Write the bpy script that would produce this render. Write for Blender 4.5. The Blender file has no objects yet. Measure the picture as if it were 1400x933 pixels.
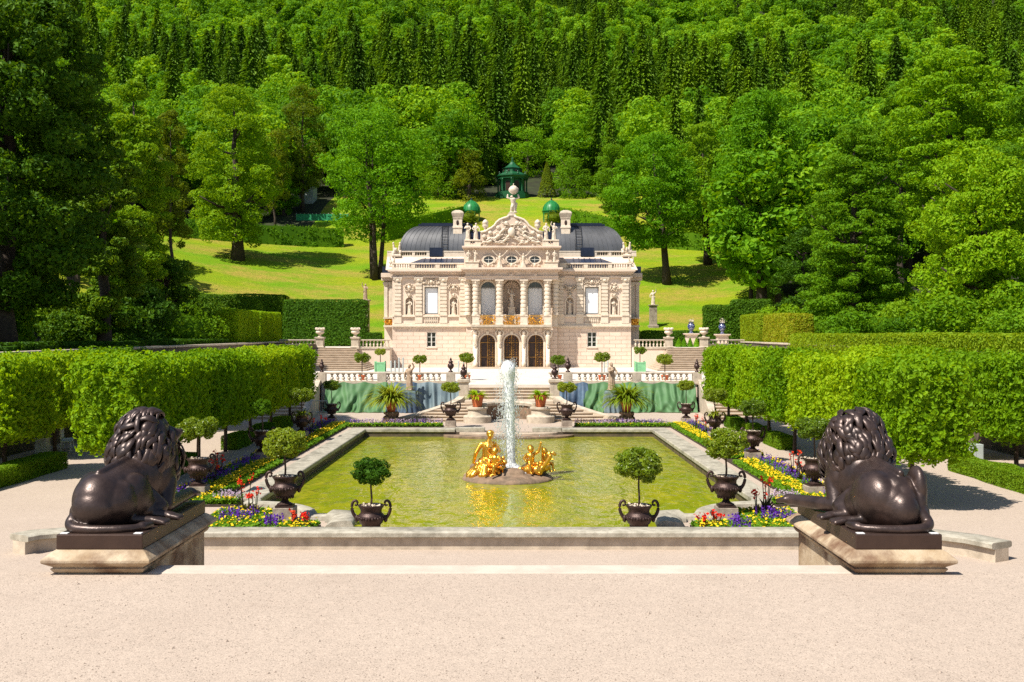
import bpy, math, random
import numpy as np
from mathutils import Vector, Matrix

R = random.Random(11)
rng = np.random.default_rng(11)
PI = math.pi
scene = bpy.context.scene
COL = scene.collection
# photograph geometry: pixels of the 1400 x 933 photograph -> metres
F, CX, HY, EYE = 1412.0, 700.0, 455.0, 5.0
AX = -0.17                      # garden axis
PX = -0.03                      # palace axis


def at(px, py, d):
    return np.array([(px - CX) * d / F, d, EYE - (py - HY) * d / F])


# ------------------------------------------------------------------ mesh builder
class MB:
    def __init__(s):
        s.v, s.f, s.n = [], [], 0

    def add(s, V, Fs, m=0):
        V = np.asarray(V, float).reshape(-1, 3)
        for fa in Fs:
            fa = np.asarray(fa, np.int64)
            if fa.ndim == 1:
                fa = fa[None]
            if len(fa):
                s.f.append((fa + s.n, m))
        s.v.append(V)
        s.n += len(V)
        return s

    def box(s, x0, x1, y0, y1, z0, z1, m=0):
        if x0 > x1: x0, x1 = x1, x0
        V = [(x0, y0, z0), (x1, y0, z0), (x1, y1, z0), (x0, y1, z0), (x0, y0, z1), (x1, y0, z1), (x1, y1, z1), (x0, y1, z1)]
        return s.add(V, [[(0, 3, 2, 1), (4, 5, 6, 7), (0, 1, 5, 4), (1, 2, 6, 5), (2, 3, 7, 6), (3, 0, 4, 7)]], m)

    def hexa(s, bot, top, m=0):
        return s.add(list(bot) + list(top), [[(0, 3, 2, 1), (4, 5, 6, 7), (0, 1, 5, 4), (1, 2, 6, 5), (2, 3, 7, 6), (3, 0, 4, 7)]], m)

    def stack(s, cx, cy, levels, m=0):
        """rectangular mouldings: levels = (half x, half y, z)"""
        V, Q = [], []
        for hx, hy, z in levels:
            V += [(cx - hx, cy - hy, z), (cx + hx, cy - hy, z), (cx + hx, cy + hy, z), (cx - hx, cy + hy, z)]
        n = len(levels)
        for k in range(n - 1):
            for i in range(4):
                a, b = k * 4 + i, k * 4 + (i + 1) % 4
                Q.append((a, b, b + 4, a + 4))
        Q.append((3, 2, 1, 0))
        Q.append(tuple(4 * (n - 1) + i for i in range(4)))
        return s.add(V, [Q], m)

    def prism(s, poly, a0, a1, axis='y', m=0):
        """poly in the plane across axis, extruded from a0 to a1"""
        n = len(poly)
        def p(u, w, a):
            return (u, a, w) if axis == 'y' else ((u, w, a) if axis == 'z' else (a, u, w))
        V = [p(u, w, a0) for u, w in poly] + [p(u, w, a1) for u, w in poly]
        s.add(V, [[tuple(range(n))[::-1]], [tuple(range(n, 2 * n))], [(i, (i + 1) % n, n + (i + 1) % n, n + i) for i in range(n)]], m)
        return s

    def lathe(s, prof, n=16, c=(0, 0, 0), m=0, sx=1, sy=1, caps=True):
        a = np.arange(n) * 2 * PI / n
        V = [(c[0] + r * math.cos(t) * sx, c[1] + r * math.sin(t) * sy, c[2] + z) for r, z in prof for t in a]
        k = len(prof)
        Q = [(i * n + j, i * n + (j + 1) % n, (i + 1) * n + (j + 1) % n, (i + 1) * n + j) for i in range(k - 1) for j in range(n)]
        Fs = [Q]
        if caps:
            Fs += [[tuple(range(n))[::-1]], [tuple(range((k - 1) * n, k * n))]]
        return s.add(V, Fs, m)

    def tube(s, path, rad, n=8, m=0, caps=True):
        P = np.asarray(path, float)
        k = len(P)
        rad = np.broadcast_to(np.asarray(rad, float), (k,))
        T = np.gradient(P, axis=0)
        T /= np.linalg.norm(T, axis=1)[:, None] + 1e-9
        ref = np.array([0, 0, 1.0]) if abs(T[0][2]) < .9 else np.array([1.0, 0, 0])
        V = []
        a = np.arange(n) * 2 * PI / n
        for i in range(k):
            u = np.cross(T[i], ref); u /= np.linalg.norm(u) + 1e-9
            w = np.cross(T[i], u)
            ref = -np.cross(T[i], w) if False else ref
            V.append(P[i] + rad[i] * (np.cos(a)[:, None] * u + np.sin(a)[:, None] * w))
        V = np.concatenate(V)
        Q = [(i * n + j, i * n + (j + 1) % n, (i + 1) * n + (j + 1) % n, (i + 1) * n + j) for i in range(k - 1) for j in range(n)]
        Fs = [Q]
        if caps:
            Fs += [[tuple(range(n))[::-1]], [tuple(range((k - 1) * n, k * n))]]
        return s.add(V, Fs, m)

    def ell(s, c, r, M=None, seg=12, rings=8, m=0):
        r = np.broadcast_to(np.asarray(r, float), (3,))
        V = [(0, 0, -1.0)]
        for i in range(1, rings):
            ph = -PI / 2 + PI * i / rings
            for j in range(seg):
                t = 2 * PI * j / seg
                V.append((math.cos(ph) * math.cos(t), math.cos(ph) * math.sin(t), math.sin(ph)))
        V.append((0, 0, 1.0))
        V = np.array(V) * r
        if M is not None:
            V = V @ np.asarray(M, float).T
        V = V + np.asarray(c, float)
        T = [(0, 1 + (j + 1) % seg, 1 + j) for j in range(seg)]
        Q = [(1 + i * seg + j, 1 + i * seg + (j + 1) % seg, 1 + (i + 1) * seg + (j + 1) % seg, 1 + (i + 1) * seg + j) for i in range(rings - 2) for j in range(seg)]
        b = 1 + (rings - 2) * seg
        T += [(len(V) - 1, b + j, b + (j + 1) % seg) for j in range(seg)]
        return s.add(V, [T, Q], m)

    def capsule(s, a, b, ra, rb, n=10, m=0):
        """tapered limb with round ends"""
        a, b = np.asarray(a, float), np.asarray(b, float)
        d = b - a
        L = np.linalg.norm(d) + 1e-9
        d = d / L
        pts, rr = [], []
        for t in (-.98, -.75, -.4, 0):
            pts.append(a + d * ra * t); rr.append(ra * math.sqrt(max(0, 1 - t * t)))
        for t in (.33, .66):
            pts.append(a + (b - a) * t); rr.append(ra + (rb - ra) * t)
        for t in (0, .4, .75, .98):
            pts.append(b + d * rb * t); rr.append(rb * math.sqrt(max(0, 1 - t * t)))
        ref = np.array([0, 0, 1.0]) if abs(d[2]) < .9 else np.array([1.0, 0, 0])
        u = np.cross(d, ref); u /= np.linalg.norm(u)
        w = np.cross(d, u)
        t = np.arange(n) * 2 * PI / n
        ring = np.cos(t)[:, None] * u + np.sin(t)[:, None] * w
        V = np.concatenate([p + r * ring for p, r in zip(pts, rr)])
        k = len(pts)
        Q = [(i * n + j, i * n + (j + 1) % n, (i + 1) * n + (j + 1) % n, (i + 1) * n + j) for i in range(k - 1) for j in range(n)]
        return s.add(V, [Q, [tuple(range(n))[::-1]], [tuple(range((k - 1) * n, k * n))]], m)

    def sweep(s, path, prof, closed=False, m=0):
        """profile (offset to the left of the path, z) carried along a flat path"""
        P = np.asarray(path, float)
        k = len(P)
        if closed:
            T = np.roll(P, -1, 0) - np.roll(P, 1, 0)
            A = P - np.roll(P, 1, 0); B = np.roll(P, -1, 0) - P
        else:
            A = np.vstack([P[1] - P[0], P[1:] - P[:-1]]); B = np.vstack([P[1:] - P[:-1], P[-1] - P[-2]])
        A = A / np.linalg.norm(A, axis=1)[:, None]; B = B / np.linalg.norm(B, axis=1)[:, None]
        T = A + B
        T /= np.linalg.norm(T, axis=1)[:, None] + 1e-9
        N = np.stack([-T[:, 1], T[:, 0]], 1)
        cosh = np.clip((A * T).sum(1), .35, 1)
        n = len(prof)
        V = []
        for i in range(k):
            for o, z in prof:
                q = P[i] + N[i] * o / cosh[i]
                V.append((q[0], q[1], z))
        Q = []
        for i in range(k if closed else k - 1):
            i2 = (i + 1) % k
            for j in range(n):
                j2 = (j + 1) % n
                Q.append((i * n + j, i2 * n + j, i2 * n + j2, i * n + j2))
        Fs = [Q]
        if not closed:
            Fs += [[tuple(range(n))], [tuple(range((k - 1) * n, k * n))[::-1]]]
        return s.add(V, Fs, m)

    def rings(s, polys, m=0):
        """closed solid through a pile of outlines of equal length: (outline, z)"""
        n = len(polys[0][0]); k = len(polys)
        V = [(x, y, z) for p, z in polys for x, y in p]
        Q = [(i * n + j, i * n + (j + 1) % n, (i + 1) * n + (j + 1) % n, (i + 1) * n + j) for i in range(k - 1) for j in range(n)]
        return s.add(V, [Q, [tuple(range(n))[::-1]], [tuple(range((k - 1) * n, k * n))]], m)

    def tread(s, x0, x1, y0, y1, z0, z1, m=0):
        """one stair with a nosing that overhangs its riser"""
        x0, x1 = min(x0, x1), max(x0, x1)
        return s.prism([(y0 + .055, z0), (y1, z0), (y1, z1), (y0, z1), (y0, z1 - .05), (y0 + .055, z1 - .05)], x0, x1, 'x', m)


def mesh(name, mb, mats, smooth=False, angle=None):
    me = bpy.data.meshes.new(name)
    V = np.concatenate(mb.v)
    me.vertices.add(len(V))
    me.vertices.foreach_set('co', np.ascontiguousarray(V, np.float32).ravel())
    loops = np.concatenate([f.ravel() for f, _ in mb.f]).astype(np.int32)
    tot = np.concatenate([np.full(len(f), f.shape[1]) for f, _ in mb.f])
    mi = np.concatenate([np.full(len(f), m) for f, m in mb.f]).astype(np.int32)
    st = np.concatenate([[0], np.cumsum(tot)[:-1]]).astype(np.int32)
    me.loops.add(len(loops))
    me.loops.foreach_set('vertex_index', loops)
    me.polygons.add(len(st))
    me.polygons.foreach_set('loop_start', st)
    me.polygons.foreach_set('material_index', mi)
    for m in (mats if isinstance(mats, (list, tuple)) else [mats]):
        me.materials.append(m)
    me.update(calc_edges=True)
    me.validate()
    me.polygons.foreach_set('use_smooth', np.full(len(me.polygons), bool(smooth or angle)))
    if angle:
        me.set_sharp_from_angle(angle=math.radians(angle))
    return me


def root_of(o):
    while o.parent: o = o.parent
    return o


def obj(name, mb, mats, parent=None, loc=None, smooth=False, angle=None, bevel=0, label=None):
    """world-space shapes -> ONE mesh object, its origin at its thing's base"""
    base = np.array(root_of(parent).location) if parent else np.array(loc if loc is not None else (0, 0, 0), float)
    if isinstance(mb, MB):
        for v in mb.v: v -= base
        me = mesh(name, mb, mats, smooth, angle)
    else:
        me = mb
    o = bpy.data.objects.new(name, me)
    COL.objects.link(o)
    if parent: o.parent = parent
    else: o.location = base
    if bevel:
        b = o.modifiers.new('edge', 'BEVEL'); b.width = bevel; b.segments = 2; b.limit_method = 'ANGLE'; b.angle_limit = .6
    if label: o['label'] = label
    return o


def thing(name, label, cat, loc=(0, 0, 0), group=None, kind=None):
    o = bpy.data.objects.new(name, None)
    COL.objects.link(o)
    o.location = loc
    o.empty_display_size = .2
    return tag(o, label, cat, group, kind)


def tag(o, label=None, cat=None, group=None, kind=None):
    if label: o['label'] = label
    if cat: o['category'] = cat
    if group: o['group'] = group
    if kind: o['kind'] = kind
    return o


def struct(name, mb, mats, **k):
    o = obj(name, mb, mats, **k)
    o['kind'] = 'structure'
    return o


KIDS = {}


def copy_tree(o, loc=None, rz=0.0, sc=1.0, label=None, group=None, parent=None):
    c = o.copy()
    COL.objects.link(c)
    if parent: c.parent = parent
    else:
        c.location = loc; c.rotation_euler = (0, 0, rz)
        c.scale = (sc, sc, sc) if not isinstance(sc, (tuple, list)) else sc
        if label: c['label'] = label
        if group: c['group'] = group
    for ch in [q for q in o.children]:
        copy_tree(ch, parent=c)
    return c


def fuse(mb, voxel, it=3, fac=.5):
    """several overlapping limbs -> one continuous skin"""
    me = mesh('skin', mb, [])
    o = bpy.data.objects.new('skin', me)
    COL.objects.link(o)
    r = o.modifiers.new('r', 'REMESH'); r.mode = 'VOXEL'; r.voxel_size = voxel; r.use_smooth_shade = True
    if it:
        q = o.modifiers.new('s', 'SMOOTH'); q.iterations = it; q.factor = fac
    dg = bpy.context.evaluated_depsgraph_get()
    out = bpy.data.meshes.new_from_object(o.evaluated_get(dg))
    bpy.data.objects.remove(o)
    out.polygons.foreach_set('use_smooth', np.full(len(out.polygons), True))
    return out


# ------------------------------------------------------------------ materials
def nodes(name):
    m = bpy.data.materials.new(name)
    m.use_nodes = True
    nt = m.node_tree
    b = nt.nodes['Principled BSDF']
    return m, nt, b, nt.nodes['Material Output']


def N(nt, t, **kw):
    n = nt.nodes.new(t)
    for k, v in kw.items():
        if k in n.inputs: n.inputs[k].default_value = v
        else: setattr(n, k, v)
    return n


def L(nt, a, b): nt.links.new(a, b)


def c4(c): return (c[0], c[1], c[2], 1)


def noise_fac(nt, pos, scale, lo=.35, hi=.65, detail=5, rough=.6):
    n = N(nt, 'ShaderNodeTexNoise', Scale=scale, Detail=detail, Roughness=rough)
    L(nt, pos, n.inputs['Vector'])
    r = N(nt, 'ShaderNodeMapRange')
    r.inputs['From Min'].default_value = lo; r.inputs['From Max'].default_value = hi
    L(nt, n.outputs['Fac'], r.inputs['Value'])
    return r.outputs['Result']


def mixc(nt, fac, a, b, blend='MIX'):
    n = nt.nodes.new('ShaderNodeMix'); n.data_type = 'RGBA'; n.blend_type = blend
    for i, x in ((6, a), (7, b)):
        if hasattr(x, 'is_linked'): L(nt, x, n.inputs[i])
        else: n.inputs[i].default_value = c4(x)
    if hasattr(fac, 'is_linked'): L(nt, fac, n.inputs[0])
    else: n.inputs[0].default_value = fac
    return n.outputs[2]


def mat(name, c1, c2=None, scale=4, rough=.7, bump=0., bscale=30, metal=0., spec=.4, c3=None, s3=.6, lo=.35, hi=.65, objc=False, lo3=.45, hi3=.7):
    m, nt, b, out = nodes(name)
    if objc:
        pos = N(nt, 'ShaderNodeTexCoord').outputs['Object']
    else:
        pos = N(nt, 'ShaderNodeNewGeometry').outputs['Position']
    col = None
    if c2 is not None:
        col = mixc(nt, noise_fac(nt, pos, scale, lo, hi), c1, c2)
    if c3 is not None:
        col = mixc(nt, noise_fac(nt, pos, s3, lo3, hi3), col if col else c1, c3)
    if col: L(nt, col, b.inputs['Base Color'])
    else: b.inputs['Base Color'].default_value = c4(c1)
    b.inputs['Roughness'].default_value = rough
    b.inputs['Metallic'].default_value = metal
    b.inputs['Specular IOR Level'].default_value = spec
    if bump:
        n = N(nt, 'ShaderNodeTexNoise', Scale=bscale, Detail=6, Roughness=.65)
        L(nt, pos, n.inputs['Vector'])
        bp = N(nt, 'ShaderNodeBump', Strength=bump, Distance=.02)
        L(nt, n.outputs['Fac'], bp.inputs['Height'])
        L(nt, bp.outputs['Normal'], b.inputs['Normal'])
    return m


def foliage(name, stops, trans=.32, rough=.6, spec=.16, tcol=1.25):
    """leaf colour picked leaf by leaf and plant by plant"""
    m, nt, b, out = nodes(name)
    g = N(nt, 'ShaderNodeNewGeometry')
    oi = N(nt, 'ShaderNodeObjectInfo')
    at_ = N(nt, 'ShaderNodeAttribute'); at_.attribute_name = 'tint'
    a = N(nt, 'ShaderNodeMath', operation='ADD'); L(nt, oi.outputs['Random'], a.inputs[0]); L(nt, at_.outputs['Fac'], a.inputs[1])
    f = N(nt, 'ShaderNodeMath', operation='FRACT'); L(nt, a.outputs[0], f.inputs[0])
    s1 = N(nt, 'ShaderNodeMath', operation='MULTIPLY_ADD'); L(nt, f.outputs[0], s1.inputs[0]); s1.inputs[1].default_value = .62; s1.inputs[2].default_value = 0
    s2 = N(nt, 'ShaderNodeMath', operation='MULTIPLY_ADD'); L(nt, g.outputs['Random Per Island'], s2.inputs[0]); s2.inputs[1].default_value = .38
    L(nt, s1.outputs[0], s2.inputs[2])
    r = N(nt, 'ShaderNodeValToRGB')
    el = r.color_ramp.elements
    while len(el) < len(stops): el.new(.5)
    for i, c in enumerate(stops):
        el[i].position = i / (len(stops) - 1); el[i].color = c4(c)
    L(nt, s2.outputs[0], r.inputs[0])
    L(nt, r.outputs[0], b.inputs['Base Color'])
    b.inputs['Roughness'].default_value = rough
    b.inputs['Specular IOR Level'].default_value = spec
    t = N(nt, 'ShaderNodeBsdfTranslucent')
    tm = mixc(nt, 1.0, r.outputs[0], (1.35 * tcol, 1.1 * tcol, .5 * tcol), 'MULTIPLY')
    L(nt, tm, t.inputs['Color'])
    mx = N(nt, 'ShaderNodeMixShader'); mx.inputs[0].default_value = trans
    L(nt, b.outputs[0], mx.inputs[1]); L(nt, t.outputs[0], mx.inputs[2])
    L(nt, mx.outputs[0], out.inputs['Surface'])
    return m


M = {}
M['stone'] = mat('pale_stone', (.56, .47, .36), (.40, .33, .25), 3, .8, .35, 25, c3=(.22, .18, .13), s3=1.3, lo3=.55, hi3=.8)
M['coping'] = mat('weathered_coping', (.44, .40, .32), (.28, .25, .19), 5, .8, .5, 30, c3=(.13, .12, .09), s3=.9, lo3=.5, hi3=.75)
M['stain'] = mat('wet_stained_stone', (.13, .095, .06), (.06, .045, .03), 3, .6, .5, 20)
M['plinth'] = mat('plinth_stone', (.40, .33, .26), (.27, .215, .165), 6, .85, .5, 30, c3=(.16, .12, .09), s3=2)
M['pedestal'] = mat('rust_streaked_stone', (.50, .40, .28), (.34, .24, .14), 3, .8, .5, 25, c3=(.15, .08, .045), s3=1.8, lo3=.46, hi3=.66)
M['step'] = mat('stair_stone', (.55, .44, .33), (.42, .33, .24), 2, .8, .3, 25)
M['white_stone'] = mat('white_carved_stone', (.74, .63, .50), (.62, .51, .39), 4, .75, .3, 25)
M['stucco'] = mat('pale_pink_stucco', (.735, .59, .47), (.65, .51, .40), .9, .85, .2, 30, c3=(.52, .40, .305), s3=.5, lo3=.5, hi3=.8)
M['statue'] = mat('statue_stone', (.70, .59, .465), (.54, .44, .335), 5, .75, .3, 30)
M['old_statue'] = mat('sandstone', (.45, .33, .22), (.30, .20, .13), 5, .8, .3, 30)
M['roofmetal'] = mat('dull_grey_roof_metal', (.17, .168, .168), (.125, .124, .124), .8, .38, .1, 8, metal=.6)
M['roofblue'] = mat('blue_black_roof_edge', (.018, .026, .055), (.012, .018, .035), 2, .4, metal=.2)
M['skylight'] = mat('blue_glazed_roof', (.03, .042, .075), (.022, .032, .06), 2, .3, spec=.4)
M['bronze'] = mat('dark_bronze', (.046, .029, .024), (.075, .048, .040), 5, .37, .5, 5, metal=.5, spec=.6, c3=(.028, .018, .015), s3=3)
M['bronze_base'] = mat('bronze_slab', (.075, .045, .034), (.055, .033, .026), 3, .45, .1, 30, metal=.5)
M['urn'] = mat('bronze_urn', (.042, .024, .02), (.075, .042, .034), 9, .42, .35, 40, metal=.45, objc=True)
M['gold'] = mat('gilding', (.95, .52, .09), (.80, .36, .035), 6, .28, .25, 30, metal=.85)
M['gold_grille'] = mat('gilt_ironwork', (.40, .21, .05), (.12, .05, .015), 6, .4, metal=.6)
M['door'] = mat('dark_door', (.03, .014, .01), (.05, .022, .014), 3, .4)
M['glass'] = mat('dark_window_glass', (.02, .022, .024), rough=.08, spec=.8)
M['blind'] = mat('white_blind', (.84, .85, .85), (.78, .79, .80), 1.5, .7)
M['frame'] = mat('grey_window_frame', (.20, .20, .19), rough=.5)
M['white_frame'] = mat('white_window_frame', (.62, .60, .55), rough=.5)
M['bark'] = mat('bark', (.075, .052, .036), (.035, .025, .018), 6, .9, .8, 18, objc=True)
M['thin_bark'] = mat('young_bark', (.10, .062, .04), (.06, .036, .024), 12, .85, .5, 40, objc=True)
M['terracotta'] = mat('terracotta', (.56, .15, .05), (.42, .10, .035), 6, .75, .2, 30)
M['greenpaint'] = mat('green_painted_wood', (.02, .22, .05), (.014, .15, .035), 2, .4, objc=True)
M['greendark'] = mat('dark_green_painted_wood', (.010, .10, .032), (.007, .065, .022), 2, .45, objc=True)
M['edging'] = mat('pale_step_edging', (.56, .475, .39), (.48, .40, .325), 3, .8, .3, 25)
M['greenpale'] = mat('pale_green_planter', (.22, .50, .26), (.16, .40, .20), 3, .5)
M['rock'] = mat('tufa_rock', (.30, .20, .13), (.17, .11, .07), 3, .85, .9, 12, c3=(.10, .075, .05), s3=2)
M['whitemetal'] = mat('white_painted_metal', (.75, .75, .74), rough=.4)
M['cabinet'] = mat('pale_grey_cabinet', (.42, .46, .44), (.36, .40, .38), 2, .5)
M['bluevase'] = mat('blue_porcelain', (.012, .02, .13), (.3, .33, .42), 9, .15, spec=.7, lo=.5, hi=.56, objc=True)
M['wallstone'] = mat('rough_garden_wall', (.17, .13, .095), (.07, .055, .04), 2.5, .9, .9, 6, c3=(.045, .06, .02), s3=.5)
M['soil'] = mat('soil', (.06, .04, .025), (.035, .024, .015), 8, .95, .6, 25)
M['forestfloor'] = mat('forest_floor', (.03, .04, .010), (.018, .016, .008), .6, .95, .6, 3)
M['darkiron'] = mat('dark_iron', (.03, .03, .032), rough=.45, metal=.5)


def tarp_mat(name, c1, c2):
    return mat(name, c1, c2, 1.2, .6, .2, 14, spec=.3)


M['tarp_green'] = tarp_mat('green_tarpaulin', (.085, .185, .07), (.062, .14, .055))
M['tarp_blue'] = tarp_mat('blue_grey_tarpaulin', (.165, .215, .225), (.115, .16, .185))
M['tarp_navy'] = tarp_mat('navy_tarpaulin', (.03, .05, .09), (.10, .16, .22))


def brick_mat():
    m, nt, b, out = nodes('pink_ashlar')
    g = N(nt, 'ShaderNodeNewGeometry')
    sp = N(nt, 'ShaderNodeSeparateXYZ'); L(nt, g.outputs['Position'], sp.inputs[0])
    ad = N(nt, 'ShaderNodeMath', operation='ADD'); L(nt, sp.outputs[0], ad.inputs[0]); L(nt, sp.outputs[1], ad.inputs[1])
    cb = N(nt, 'ShaderNodeCombineXYZ'); L(nt, ad.outputs[0], cb.inputs[0]); L(nt, sp.outputs[2], cb.inputs[1])
    br = N(nt, 'ShaderNodeTexBrick', Scale=1.0)
    br.inputs['Brick Width'].default_value = 1.05; br.inputs['Row Height'].default_value = .36
    br.inputs['Mortar Size'].default_value = .022; br.inputs['Mortar Smooth'].default_value = .4
    br.inputs['Color1'].default_value = c4((.745, .595, .475)); br.inputs['Color2'].default_value = c4((.665, .52, .41)); br.inputs['Mortar'].default_value = c4((.46, .34, .25))
    L(nt, cb.outputs[0], br.inputs['Vector'])
    f = noise_fac(nt, g.outputs['Position'], .7, .45, .8)
    col = mixc(nt, f, br.outputs['Color'], (.57, .425, .32))
    L(nt, col, b.inputs['Base Color'])
    bp = N(nt, 'ShaderNodeBump', Strength=.7, Distance=.03); bp.invert = True
    L(nt, br.outputs['Fac'], bp.inputs['Height']); L(nt, bp.outputs[0], b.inputs['Normal'])
    b.inputs['Roughness'].default_value = .85
    return m


M['ashlar'] = brick_mat()


def gravel_mat(name, a, b2, dark):
    m, nt, b, out = nodes(name)
    pos = N(nt, 'ShaderNodeNewGeometry').outputs['Position']
    big = noise_fac(nt, pos, .55, .3, .7, 7, .7)
    col = mixc(nt, big, a, b2)
    mid = noise_fac(nt, pos, 7, .35, .7, 6, .75)
    col = mixc(nt, mid, col, tuple(x * .84 for x in a))
    col = mixc(nt, noise_fac(nt, pos, 1.3, .56, .74, 7, .75), col, tuple(x * .88 for x in b2))
    v = N(nt, 'ShaderNodeTexVoronoi', Scale=95.0); v.feature = 'F1'; L(nt, pos, v.inputs['Vector'])
    hs = N(nt, 'ShaderNodeSeparateColor'); L(nt, v.outputs['Color'], hs.inputs[0])
    r = N(nt, 'ShaderNodeMapRange'); r.inputs['From Min'].default_value = .0; r.inputs['From Max'].default_value = 1; r.inputs['To Min'].default_value = .80; r.inputs['To Max'].default_value = 1.14
    L(nt, hs.outputs[0], r.inputs['Value'])
    cc = N(nt, 'ShaderNodeCombineColor')
    for i in range(3): L(nt, r.outputs[0], cc.inputs[i])
    col = mixc(nt, 1.0, col, cc.outputs[0], 'MULTIPLY')
    g2 = N(nt, 'ShaderNodeMath', operation='GREATER_THAN'); g2.inputs[1].default_value = .965; L(nt, hs.outputs[1], g2.inputs[0])
    col = mixc(nt, g2.outputs[0], col, dark)
    L(nt, col, b.inputs['Base Color'])
    b.inputs['Roughness'].default_value = .9; b.inputs['Specular IOR Level'].default_value = .2
    bp = N(nt, 'ShaderNodeBump', Strength=.3, Distance=.006)
    L(nt, v.outputs['Distance'], bp.inputs['Height']); bp.invert = True
    L(nt, bp.outputs[0], b.inputs['Normal'])
    return m


M['gravel'] = gravel_mat('beige_gravel', (.485, .39, .312), (.43, .34, .27), (.20, .155, .12))
M['paving'] = mat('white_paving', (.68, .60, .52), (.60, .52, .44), 1.5, .8, .2, 20)


def lawn_mat():
    m, nt, b, out = nodes('meadow')
    pos = N(nt, 'ShaderNodeNewGeometry').outputs['Position']
    mp = N(nt, 'ShaderNodeMapping'); mp.inputs['Scale'].default_value = (.5, 1.2, 1); L(nt, pos, mp.inputs['Vector'])
    f1 = noise_fac(nt, mp.outputs[0], .10, .40, .60, 5)
    col = mixc(nt, f1, (.15, .32, .005), (.31, .35, .009))
    f2 = noise_fac(nt, mp.outputs[0], .16, .46, .62, 6, .7)
    col = mixc(nt, f2, col, (.42, .30, .06))
    f3 = noise_fac(nt, pos, 1.6, .40, .70, 7, .85)
    col = mixc(nt, f3, col, (.16, .25, .006))
    L(nt, col, b.inputs['Base Color'])
    b.inputs['Roughness'].default_value = .9; b.inputs['Specular IOR Level'].default_value = .15
    n = N(nt, 'ShaderNodeTexNoise', Scale=6.0, Detail=8, Roughness=.8); L(nt, pos, n.inputs['Vector'])
    bp = N(nt, 'ShaderNodeBump', Strength=1.0, Distance=.25); L(nt, n.outputs['Fac'], bp.inputs['Height']); L(nt, bp.outputs[0], b.inputs['Normal'])
    return m


M['lawn'] = lawn_mat()


def water_mat():
    m, nt, b, out = nodes('pond_water')
    pos = N(nt, 'ShaderNodeNewGeometry').outputs['Position']
    mp = N(nt, 'ShaderNodeMapping'); mp.inputs['Scale'].default_value = (1.0, .42, 1); L(nt, pos, mp.inputs['Vector'])
    f = noise_fac(nt, mp.outputs[0], .35, .35, .65, 4)
    col = mixc(nt, f, (.27, .26, .010), (.175, .225, .008))
    f2 = noise_fac(nt, mp.outputs[0], 2.6, .5, .72, 4, .6)
    col = mixc(nt, f2, col, (.36, .325, .02))  # bright ripple streaks put into the water colour
    f3 = noise_fac(nt, mp.outputs[0], 1.9, .52, .72, 4, .6)
    col = mixc(nt, f3, col, (.155, .19, .007))  # darker streaks of the same painted ripples
    L(nt, col, b.inputs['Base Color'])
    b.inputs['Roughness'].default_value = .07; b.inputs['IOR'].default_value = 1.33; b.inputs['Specular IOR Level'].default_value = .5
    n1 = N(nt, 'ShaderNodeTexNoise', Scale=1.7, Detail=3, Roughness=.55); L(nt, mp.outputs[0], n1.inputs['Vector'])
    n2 = N(nt, 'ShaderNodeTexNoise', Scale=5.0, Detail=2, Roughness=.5); L(nt, mp.outputs[0], n2.inputs['Vector'])
    a = N(nt, 'ShaderNodeMath', operation='MULTIPLY_ADD'); L(nt, n2.outputs['Fac'], a.inputs[0]); a.inputs[1].default_value = .35; L(nt, n1.outputs['Fac'], a.inputs[2])
    bp = N(nt, 'ShaderNodeBump', Strength=1.0, Distance=.075); L(nt, a.outputs[0], bp.inputs['Height']); L(nt, bp.outputs[0], b.inputs['Normal'])
    return m


M['water'] = water_mat()


def foam_mat(name, alpha, tl=.12):
    m, nt, b, out = nodes(name)
    b.inputs['Base Color'].default_value = (.93, .94, .94, 1); b.inputs['Roughness'].default_value = .35
    t = N(nt, 'ShaderNodeBsdfTranslucent'); t.inputs['Color'].default_value = (.88, .92, .93, 1)
    tr = N(nt, 'ShaderNodeBsdfTransparent')
    mx = N(nt, 'ShaderNodeMixShader'); mx.inputs[0].default_value = tl; L(nt, b.outputs[0], mx.inputs[1]); L(nt, t.outputs[0], mx.inputs[2])
    m2 = N(nt, 'ShaderNodeMixShader')
    if alpha < 1:
        pos = N(nt, 'ShaderNodeNewGeometry').outputs['Position']
        mp = N(nt, 'ShaderNodeMapping'); mp.inputs['Scale'].default_value = (1, 1, .22); L(nt, pos, mp.inputs['Vector'])
        f = noise_fac(nt, mp.outputs[0], 22, .5 - alpha * .5, .95 - alpha * .5, 5, .7)
        L(nt, f, m2.inputs[0])
    else:
        m2.inputs[0].default_value = 1
    L(nt, tr.outputs[0], m2.inputs[1]); L(nt, mx.outputs[0], m2.inputs[2])
    L(nt, m2.outputs[0], out.inputs['Surface'])
    return m


M['foam'] = foam_mat('white_water', 1)
M['jet'] = foam_mat('water_jet', .38, .2)
M['drops'] = foam_mat('water_drops', 1, .3)

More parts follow.
